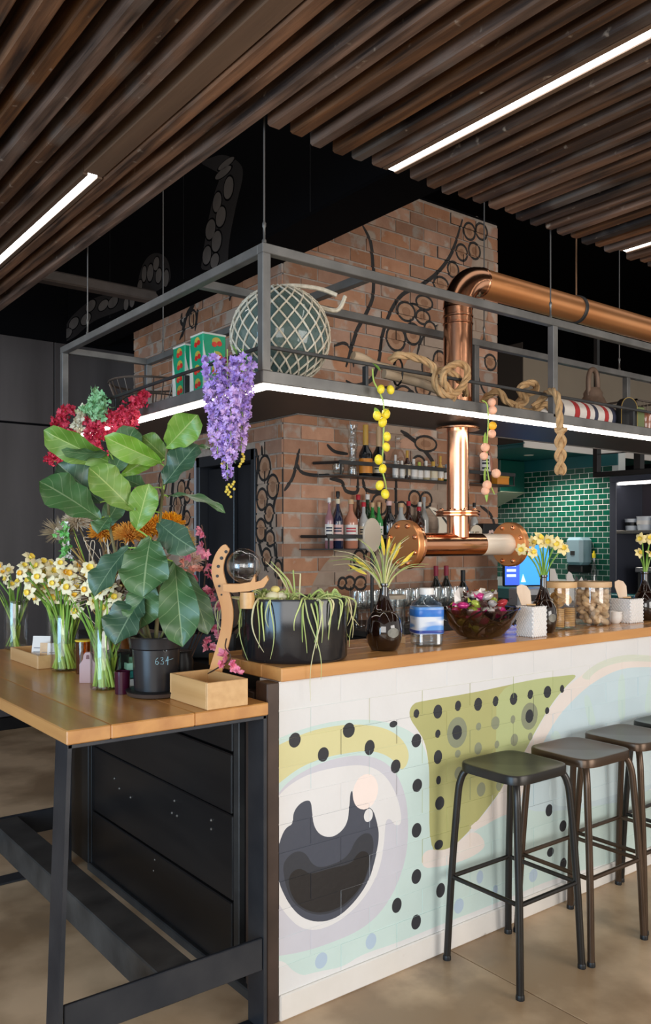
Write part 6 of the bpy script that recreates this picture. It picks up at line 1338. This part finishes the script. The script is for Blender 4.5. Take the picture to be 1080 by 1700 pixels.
# carved wooden globe stand
gst_ = thing('wooden_globe_stand', 'carved wooden stand pierced with holes carrying a glass globe', 'stand', (1.325,2.245,ZT), YAW)
wl_ = wood('carved_wood', (.52,.24,.075), (.62,.32,.11), 'Z', rough=.4, ring=6, rnd=0, bump=.03)
cl = [(-.035,.0,.024),(-.026,.06,.022),(-.008,.12,.020),(.008,.18,.019),(.011,.235,.020),(-.002,.285,.021),(-.016,.325,.021),(-.019,.355,.020),(-.010,.385,.018),(.004,.405,.016),(.012,.412,.010)]
cl = [(x,z*1.11,w*1.12) for x,z,w in cl]
P = crom([(x,0,z) for x,z,w in cl],4); Wd_ = []
for i in range(len(P)):
    f = i/4; a = int(min(f,len(cl)-1)); b = min(a+1,len(cl)-1); Wd_.append(cl[a][2]*(1-(f-a))+cl[b][2]*(f-a))
L_=[];R__=[]
for i, p in enumerate(P):
    t_ = P[min(i+1,len(P)-1)]-P[max(i-1,0)]; n_ = Vector((-t_.z,0,t_.x)).normalized(); L_.append(p+n_*Wd_[i]*.8); R__.append(p-n_*Wd_[i]*.8)
mb = MB(); vs = []
for l, r in zip(L_, R__): vs += [l+Vector((0,-.011,0)), r+Vector((0,-.011,0)), r+Vector((0,.011,0)), l+Vector((0,.011,0))]
fs = []
for i in range(len(P)-1):
    for q in range(4): fs.append((i*4+q,i*4+(q+1)%4,(i+1)*4+(q+1)%4,(i+1)*4+q))
fs += [(3,2,1,0), tuple((len(P)-1)*4+q for q in range(4))]
mb.add(vs, fs); mb.obj('upright', wl_, gst_)
for x, z, r in [(.008,.398,.0052),(-.006,.380,.0055),(-.016,.357,.0052),(-.019,.330,.0048),(-.013,.302,.004),(-.006,.278,.003)]:
    MB().lathe([(.0005,0),(r,0),(r,.0012),(.0005,.0012)], 16, M=tr(x,-.0112,z*1.11) @ rx(PI/2)).obj('hole', M['black_paint'], gst_)
MB().prism([(.0,.240),(.03,.236),(.08,.240),(.125,.252),(.140,.275),(.134,.288),(.115,.272),(.10,.268),(.098,.292),(.085,.268),(.05,.262),(.0,.262)], .05, M=tr(0,.025,.080) @ rx(PI/2)).obj('shelf_arm', wl_, gst_)
MB().lathe([(.0005,0),(.022,0),(.024,.03),(.022,.05),(.0005,.05)], 20).obj('cup', M['bamboo'], gst_, loc=(.072,0,.2655))
gg = thing('glass_globe', 'clear glass globe resting on the carved wooden arm', 'globe', Vector((1.325,2.245,ZT))+Vector((.7933,-.6089,0))*.062+Vector((0,0,.343)))
MB().ball((0,0,.055), .054, 32, 20).obj('glass', glass('globe_glass', (1,1,1), rough=.01, ior=1.5), gg)
MB().lathe([(.012,.1085),(.016,.1078),(.015,.110)], 18).obj('seal', M['glass'], gg)
# trays, coffee machine and odds and ends on the return top (z = 1.02)
for i, (c, lb) in enumerate([((.60,.62,.58),'white tray lowest in the stack behind the bamboo box'),((.02,.20,.17),'teal tray in the stack behind the bamboo box'),((.30,.58,.42),'mint tray on top of the stack behind the bamboo box')]):
    t = thing('serving_tray', lb, 'tray', (1.245,2.60,ZT+.026*i+.0005), -.1); h_ = .024
    MB().box((-.10,-.07,0),(.10,.07,.006),.002).obj('base', mk('tray_%d' % i, c, rough=.4), t); mm = t.children[0].data.materials[0]
    MB().box((-.104,-.074,.004),(.104,-.068,h_)).box((-.104,.068,.004),(.104,.074,h_)).box((-.104,-.068,.004),(-.098,.068,h_)).box((.098,-.068,.004),(.104,.068,h_)).obj('rim', mm, t)
cm = thing('black_terminal', 'black countertop machine behind the pink blossom', 'machine', (1.56,2.75,1.0215), YAW)
MB().box((-.11,-.10,0),(.11,.12,.10),.008).obj('base', M['black_paint'], cm); MB().box((-.10,-.06,.10),(.10,.12,.24),.012).obj('body', plm, cm); MB().box((-.10,-.105,.14),(.10,-.06,.19),.008).obj('screen', mk('grey_gloss', (.06,.06,.065), rough=.15), cm)
pg = thing('black_pepper_mill', 'slim glossy black bottle standing behind the glass globe', 'bottle', (1.70,2.66,1.0215))
MB().lathe([(.0005,0),(.024,0),(.025,.01),(.024,.20),(.016,.23),(.015,.28),(.017,.285),(.017,.30),(.0005,.305)], 24).obj('body', mk('gloss_black', (.006,.006,.008), rough=.06, coat=1), pg); MB().lathe([(.0175,.28),(.018,.282),(.018,.298),(.0175,.30)], 24).obj('cap', M['black_steel'], pg)
for i, (x, y, r, h, lb) in enumerate([(1.63,2.50,.038,.20,'clear storage jar behind the left of the planter'),(1.88,2.80,.036,.22,'clear glass tumbler behind the middle of the planter'),(1.99,2.80,.036,.23,'tall clear tumbler behind the planter, nearest the flask')]):
    t = thing('clear_jar', lb, 'jar', (x,y,1.0215 if i == 0 else .9605)); MB().lathe(shell([(r*.9,0),(r,.006),(r,h*.8),(r*.8,h*.9),(r*.85,h)], .0025), 28).obj('glass', M['glass'], t); MB().lathe([(r*.85,h-.012),(r*.9,h-.01),(r*.9,h),(r*.85,h+.002)], 28).obj('rim', M['glass_thin'], t)
# ------------------------------------------------------------------ bottle shelves on the brick pier
def wall_shelf(name, label, z, x0, x1, guard):
    t = thing(name, label, 'shelf', (x0,3.98,z))
    MB().prism([(0,0),(x1-x0,0),(x1-x0,-.17),(.08,-.17)], .006).obj('plate', M['black_steel'], t)
    MB().tube([(.005,-.01,guard),(.083,-.168,guard)], .011, 4, smooth=False, flat=.8).obj('end_bar', M['black_steel'], t); MB().box((.078,-.172,guard-.012),(x1-x0,-.164,guard+.012),.001).obj('front_bar', M['black_steel'], t)
    for x in (.09, .62, 1.15, x1-x0-.01): MB().box((x,-.166,.006),(x+.008,-.158,guard)).obj('bracket', M['black_steel'], t)
    return t
wall_shelf('bottle_shelf', 'upper black steel bottle shelf on the brick pier', 1.842, 2.95, 4.60, .078)
wall_shelf('bottle_shelf', 'lower black steel bottle shelf on the brick pier', 1.405, 2.86, 4.58, .078)
def bottle(label, x, y, z, h, r, col, cap, lab=None, neck=.30, shoulder=.60, fill=None, caph=.10, labcol2=None, lz=(.16,.48), tin_=None, name='bottle', sh=1.0):
    t = thing(name, label, 'bottle', (x,y,z)); nr = r*.30
    gm_ = bottle_mat(col)
    pr = [(.0005,.002),(r*.9,0),(r,.006),(r,h*shoulder*.9),(r*.93,h*shoulder),(r*.55,h*(shoulder+.09)),(nr*1.1,h*(shoulder+.17)),(nr,h*.94),(nr*1.25,h*.945),(nr*1.25,h*.965),(nr,h*.97),(.0005,h*.97)]
    MB().lathe(pr, 20).obj('glass', gm_, t)
    if fill: MB().lathe([(.0005,.008),(r*.92,.008),(r*.92,h*shoulder*.75),(.0005,h*shoulder*.75)], 16).obj('liquor', mk('liquor', fill, rough=.2), t)
    MB().lathe([(nr*1.05,h*(1-caph)),(nr*1.35,h*(1-caph)+.001),(nr*1.35,h-.002),(nr*1.2,h),(.0005,h)], 16).obj('cap', mat_c(cap), t)
    if lab:
        a0 = math.radians(-127.5); mb = MB(); z0_, z1_ = h*lz[0], h*lz[1]
        for i in range(9):
            a = a0-1.25+2.5*i/8
            for zz in (z0_, z1_): mb.v.append(((r+.0008)*math.cos(a),(r+.0008)*math.sin(a),zz))
        for i in range(8): mb.f.append((i*2,i*2+2,i*2+3,i*2+1)); mb.mi.append(0); mb.sm.append(True)
        lo = mb.obj('label', mat_c(lab), t)
        if labcol2:
            mb = MB()
            for zz in (.30,.55,.72):
                b0 = len(mb.v)
                for i in range(6):
                    a = a0-.7+1.4*i/5
                    for q in (0,.10): mb.v.append(((r+.0014)*math.cos(a),(r+.0014)*math.sin(a),z0_+(z1_-z0_)*(zz+q)))
                for i in range(5): mb.f.append((b0+i*2,b0+i*2+2,b0+i*2+3,b0+i*2+1)); mb.mi.append(0); mb.sm.append(True)
            mb.obj('label_print', mat_c(labcol2), lo)
    return t
_bm = {}
def bottle_mat(c):
    if c == 'clear': return M['glass']
    if c not in _bm: _bm[c] = mk('bottle_glass', c, tuple(v*1.15 for v in c), rough=.07, scale=3, coat=.8)
    return _bm[c]
def mat_c(c):
    k = ('c', c)
    if k not in _bm: _bm[k] = mk('print_colour', c, rough=.45)
    return _bm[k]
Wt=(.78,.74,.68); Cr=(.70,.60,.42); Pk=(.72,.46,.42); Rd=(.48,.015,.03); Bk=(.012,.012,.013); Gd=(.62,.36,.06); Ck=(.58,.38,.20); Nv=(.012,.018,.05); Gn=(.02,.20,.03); DG=(.010,.045,.015); Rs=(.50,.20,.12); Db=(.035,.012,.008); Cl=(.42,.42,.40); Or=(.70,.25,.02); Yg=(.55,.60,.05)
ZL = 1.4115
rowL = [('slim pale pink bottle with white cap, first on the lower shelf',2.99,3.86,.30,.026,(.30,.14,.16),Wt,Wt,Nv),
 ('navy bottle with beige cap, second on the lower shelf',3.055,3.86,.295,.033,Nv,Cr,Pk,Nv),
 ('tall black bottle behind the navy and rose bottles',3.11,3.93,.345,.030,Bk,Bk,None,None),
 ('wide rose coloured bottle with large pale label',3.155,3.86,.295,.043,Rs,Ck,Wt,Rd),
 ('red foil bottle with white top behind the clear round bottle',3.27,3.93,.33,.034,Db,Rd,Rd,None),
 ('clear bottle with cream label beside the rose bottle',3.255,3.86,.28,.034,Cl,Rd,Cr,Bk),
 ('dark green bottle with white cap behind the green pair',3.345,3.93,.335,.036,DG,Wt,None,None),
 ('bright green bottle with cork and lime label',3.325,3.86,.28,.031,Gn,Ck,Yg,DG),
 ('slimmer bright green bottle with cork top',3.385,3.87,.285,.028,(.03,.26,.06),Ck,Wt,Gn),
 ('black shouldered bottle with pink neck, right of the green pair',3.47,3.87,.295,.044,Bk,Pk,None,None),
 ('clear corked decanter bottle right of the black one',3.57,3.87,.285,.046,Cl,Ck,None,None),
 ('dark bottle with red neck and small cream label',3.655,3.89,.30,.034,Db,Rd,Cr,Bk),
 ('red capped dark bottle left of the leaning fish card',3.735,3.88,.265,.034,Db,Rd,Cr,Bk),
 ('black bottle with pale pink label behind the copper flange',3.79,3.93,.30,.034,Bk,Wt,Pk,Bk),
 ('clear bottle with steel cap behind the leaning fish card',3.84,3.94,.335,.032,Cl,(.4,.4,.4),None,None),
 ('red capped bottle with gold label beside the copper pipe',4.02,3.86,.30,.043,Db,Rd,Gd,Rd),
 ('small clear bottle with white cap right of the copper pipe',4.30,3.92,.31,.028,Cl,Bk,Wt,Bk)]
for lb,x,y,h,r,c,cap,lab,l2 in rowL: bottle(lb,x,y,ZL,h,r,c,cap,lab,labcol2=l2)
ZU = 1.8485
bottle('champagne bottle with orange label and gold foil',3.27,3.86,ZU,.315,.042,(.008,.010,.012),Gd,Or,caph=.44,shoulder=.46,lz=(.06,.34),name='champagne_bottle')
bottle('champagne bottle with pale gold foil and speckled label',3.385,3.87,ZU,.315,.042,(.008,.010,.012),(.62,.42,.22),Cr,caph=.44,shoulder=.46,lz=(.08,.32),labcol2=DG,name='champagne_bottle')
def vessel(name, label, cat, x, y, prof, mt, extra=None, z=ZU):
    t = thing(name, label, cat, (x,y,z)); MB().lathe(prof, 24).obj('body', mt, t)
    if extra: extra(t)
    return t
vessel('glass_carafe','tall clear glass carafe left of the champagne','carafe',3.175,3.87,shell([(.03,0),(.033,.01),(.024,.09),(.022,.14),(.034,.18),(.027,.22),(.024,.26),(.036,.31)],.003),M['glass'],lambda t: MB().lathe([(.024,.135),(.028,.14),(.024,.145)],20).obj('waist_ring',M['glass'],t))
vessel('brandy_glass','clear rounded glass at the left end of the upper shelf','glass',3.09,3.90,shell([(.02,0),(.034,.02),(.038,.05),(.03,.085)],.002),M['glass'],lambda t: MB().lathe([(.029,.083),(.031,.085),(.029,.087)],20).obj('rim',M['glass'],t))
vessel('crystal_decanter','cut glass decanter with stopper behind the small bottles','decanter',3.60,3.93,[(.0005,0),(.04,0),(.048,.02),(.05,.13),(.035,.18),(.016,.20),(.016,.235),(.024,.24),(.0005,.242)],M['glass'],lambda t: MB().ball((0,0,.262),.022,10,6).obj('stopper',M['glass'],t))
smalls = [(3.50,.13,.019,Cl,Wt,Wt),(3.60,.16,.022,Db,Gd,Cr),(3.655,.115,.026,Cl,Wt,Wt),(3.705,.10,.026,Cl,(.5,.55,.1),Wt),(3.765,.11,.026,(.40,.34,.20),Wt,Wt),(3.83,.11,.03,Cl,Gd,Cr),(3.895,.145,.022,(.55,.30,.05),Gd,Wt),(3.955,.10,.03,DG,(.25,.33,.40),Wt),(4.005,.10,.022,(.20,.25,.28),Wt,(.3,.4,.5)),(3.555,.10,.02,Cl,Wt,Wt)]
nmz = ['white capped miniature first in the row behind the lemons','gold topped dark miniature under the decanter','white capped clear miniature in the middle of the upper row','lime capped clear miniature beside a white one','squat grey miniature with white label','wide miniature with gold cap and cream label','amber miniature with tall gold stopper','green miniature with grey cap','pale blue miniature nearest the copper pipe','tiny clear miniature between decanter and first white cap']
for (x,h,r,c,cap,lab), lb in zip(smalls, nmz): bottle(lb,x,3.845,ZU,h*1.12,r,c,cap,lab,caph=.26,shoulder=.55,lz=(.12,.5),name='miniature_bottle')
bottle('tall black bottle with white label right of the copper pipe on the upper shelf',4.385,3.90,ZU,.33,.036,Bk,Bk,Wt,labcol2=Bk,lz=(.2,.6))
bottle('rose bottle behind the peach garland on the upper shelf',4.46,3.93,ZU,.30,.03,Rs,Rs,None)
ob = thing('orange_carton', 'orange carton behind the peach garland', 'carton', (4.50,3.86,ZU)); MB().box((-.06,-.03,0),(.06,.03,.075),.004).obj('body', mat_c(Or), ob); MB().box((-.061,-.031,.05),(.061,.031,.06)).obj('band', mat_c(Gd), ob)
# cards and boxes on the lower shelf
fc = thing('fish_card', 'cream curved card printed in black leaning on the lower shelf', 'card', (3.90,3.82,ZL), -.25)
MB().prism([(-.06,0),(.055,0),(.07,.09),(.05,.15),(.0,.21),(-.07,.26),(-.115,.265),(-.09,.235),(-.045,.19),(-.04,.13)], .01, M=rx(PI/2)).obj('sheet', mat_c((.72,.62,.48)), fc)
MB().prism([(.0,.05),(.035,.05),(.035,.10),(.0,.10)], .002, M=tr(0,-.0102,0) @ rx(PI/2)).prism([(-.09,.245),(-.03,.21),(.02,.15),(.045,.13),(.01,.185),(-.04,.235)], .002, M=tr(0,-.0102,0) @ rx(PI/2)).obj('black_print', M['black_paint'], fc)
es = thing('round_sign', 'round cream sign with a letter E beside the copper pipe', 'sign', (4.235,3.85,ZL+.005), -.1)
MB().lathe([(.0005,0),(.058,0),(.060,.003),(.060,.012),(.0005,.012)], 28, M=tr(0,0,.075) @ rx(PI/2), sy=1.25).obj('disc', mat_c((.75,.64,.48)), es)
MB().box((-.012,-.0145,.045),(-.004,-.012,.105)).box((-.004,-.0145,.045),(.02,-.012,.053)).box((-.004,-.0145,.071),(.016,-.012,.079)).box((-.004,-.0145,.097),(.02,-.012,.105)).obj('letter', mat_c((.25,.18,.12)), es)
kb = thing('black_box', 'black box with a pale pink rosette print on the lower shelf', 'box', (4.36,3.86,ZL), -.05)
MB().box((-.075,-.045,0),(.075,.045,.165),.003).obj('body', M['black_paint'], kb); mb = MB()
for i in range(9): a = 2*PI*i/9; mb.prism(ellipse(.032*math.cos(a),.075+.038*math.sin(a),.011,.012,10), .0015, M=tr(0,-.045,0) @ rx(PI/2))
mb.prism(ellipse(0,.075,.018,.022,14), .0015, M=tr(0,-.045,0) @ rx(PI/2)); mb.obj('print', mat_c((.70,.48,.42)), kb)
mg = thing('glass_mug', 'big clear mug by the copper tee with amber contents', 'mug', (4.13,3.83,ZL)); MB().lathe(shell([(.04,0),(.044,.01),(.046,.11)],.003), 24).obj('glass', M['glass'], mg); MB().lathe([(.0005,.01),(.039,.01),(.042,.09),(.0005,.09)], 20).obj('contents', mk('amber_mix', (.45,.22,.04), (.60,.10,.04), rough=.3, scale=30), mg)
tab = thing('oval_paddle', 'cream oval paddle standing behind the dark flask plant', 'paddle', (2.62,3.0,1.0))
bpd = thing('prep_ledge', 'narrow black ledge behind the bar top', 'ledge', (1.84,2.75,0)); MB().box((0,0,0),(1.56,.30,.94),.004).obj('body', M['black_paint'], bpd); MB().box((-.01,-.01,.94),(1.57,.31,.96),.003).obj('top', M['black_steel'], bpd)
tab.location = (2.435,2.83,.9605); MB().lathe([(.0005,0),(.95,0),(1,.004),(1,.010),(.95,.014),(.0005,.014)], 30, sx=.052, sy=.078, M=tr(0,.007,.52) @ rx(PI/2)).obj('face', mat_c((.66,.58,.46)), tab); MB().tube([(0,0,.0),(0,0,.45)], .008, 10).obj('handle', M['black_steel'], tab); MB().lathe([(.0005,0),(.035,0),(.035,.012),(.0005,.014)],18).obj('base', M['black_steel'], tab)
# wine glasses
wg = MB(); wgp = [(.0005,0),(.034,0),(.033,.002),(.006,.006),(.004,.02),(.004,.085),(.008,.092),(.026,.108),(.036,.13),(.037,.155),(.031,.205),(.0295,.205),(.0355,.155),(.034,.131),(.024,.111),(.0005,.098)]
wsrc = None; wgl = {0:[],1:[]}; wgm = glass('crystal_glass', (.96,.98,.98), rough=.03, ior=1.9)
for i in range(11):
    for j in range(2):
        x, y = 3.02+.082*i+.04*j, (3.60,3.695)[j]
        t = thing('wine_glass', 'x', 'glass', (x,y,.9655), 0, ('front','back')[j]+' row of wine glasses'); wgl[j].append((t, x))
        if wsrc is None: wsrc = wg.lathe(wgp[:8], 18).obj('stem_and_foot', wgm, t); w2 = MB().lathe(wgp[7:], 20).obj('bowl', wgm, t)
        else: share('stem_and_foot', wsrc, t); share('bowl', w2, t)
rank_labels(wgl[0], 'clear wine glass, {} from the left in the front row on the back counter'); rank_labels(wgl[1], 'clear wine glass, {} from the left in the back row on the back counter')
for i, (x, y, cap, lab, lb) in enumerate([(3.86,3.85,(.30,.012,.04),None,'red capsule wine bottle on the left, below the copper tee'),(3.955,3.85,(.30,.012,.04),None,'red capsule wine bottle on the right, below the copper tee'),(4.06,3.80,Bk,Cr,'black capsule wine bottle with cream label below the tee')]): bottle(lb,x,y,.9655,.33 if i<2 else .30,.038,(.010,.012,.010),cap,lab,caph=.2 if i<2 else .24,shoulder=.60,labcol2=Bk if lab else None,name='wine_bottle')
sj = thing('sugar_jar', 'wide clear jar with pale flat lid behind the water bottle', 'jar', (2.62,2.90,.9605)); MB().lathe(shell([(.06,0),(.062,.01),(.062,.225)],.003),32).obj('glass', M['glass'], sj); MB().lathe([(.0005,.225),(.066,.225),(.067,.235),(.064,.243),(.0005,.243)],32).obj('lid', mat_c((.55,.47,.36)), sj)
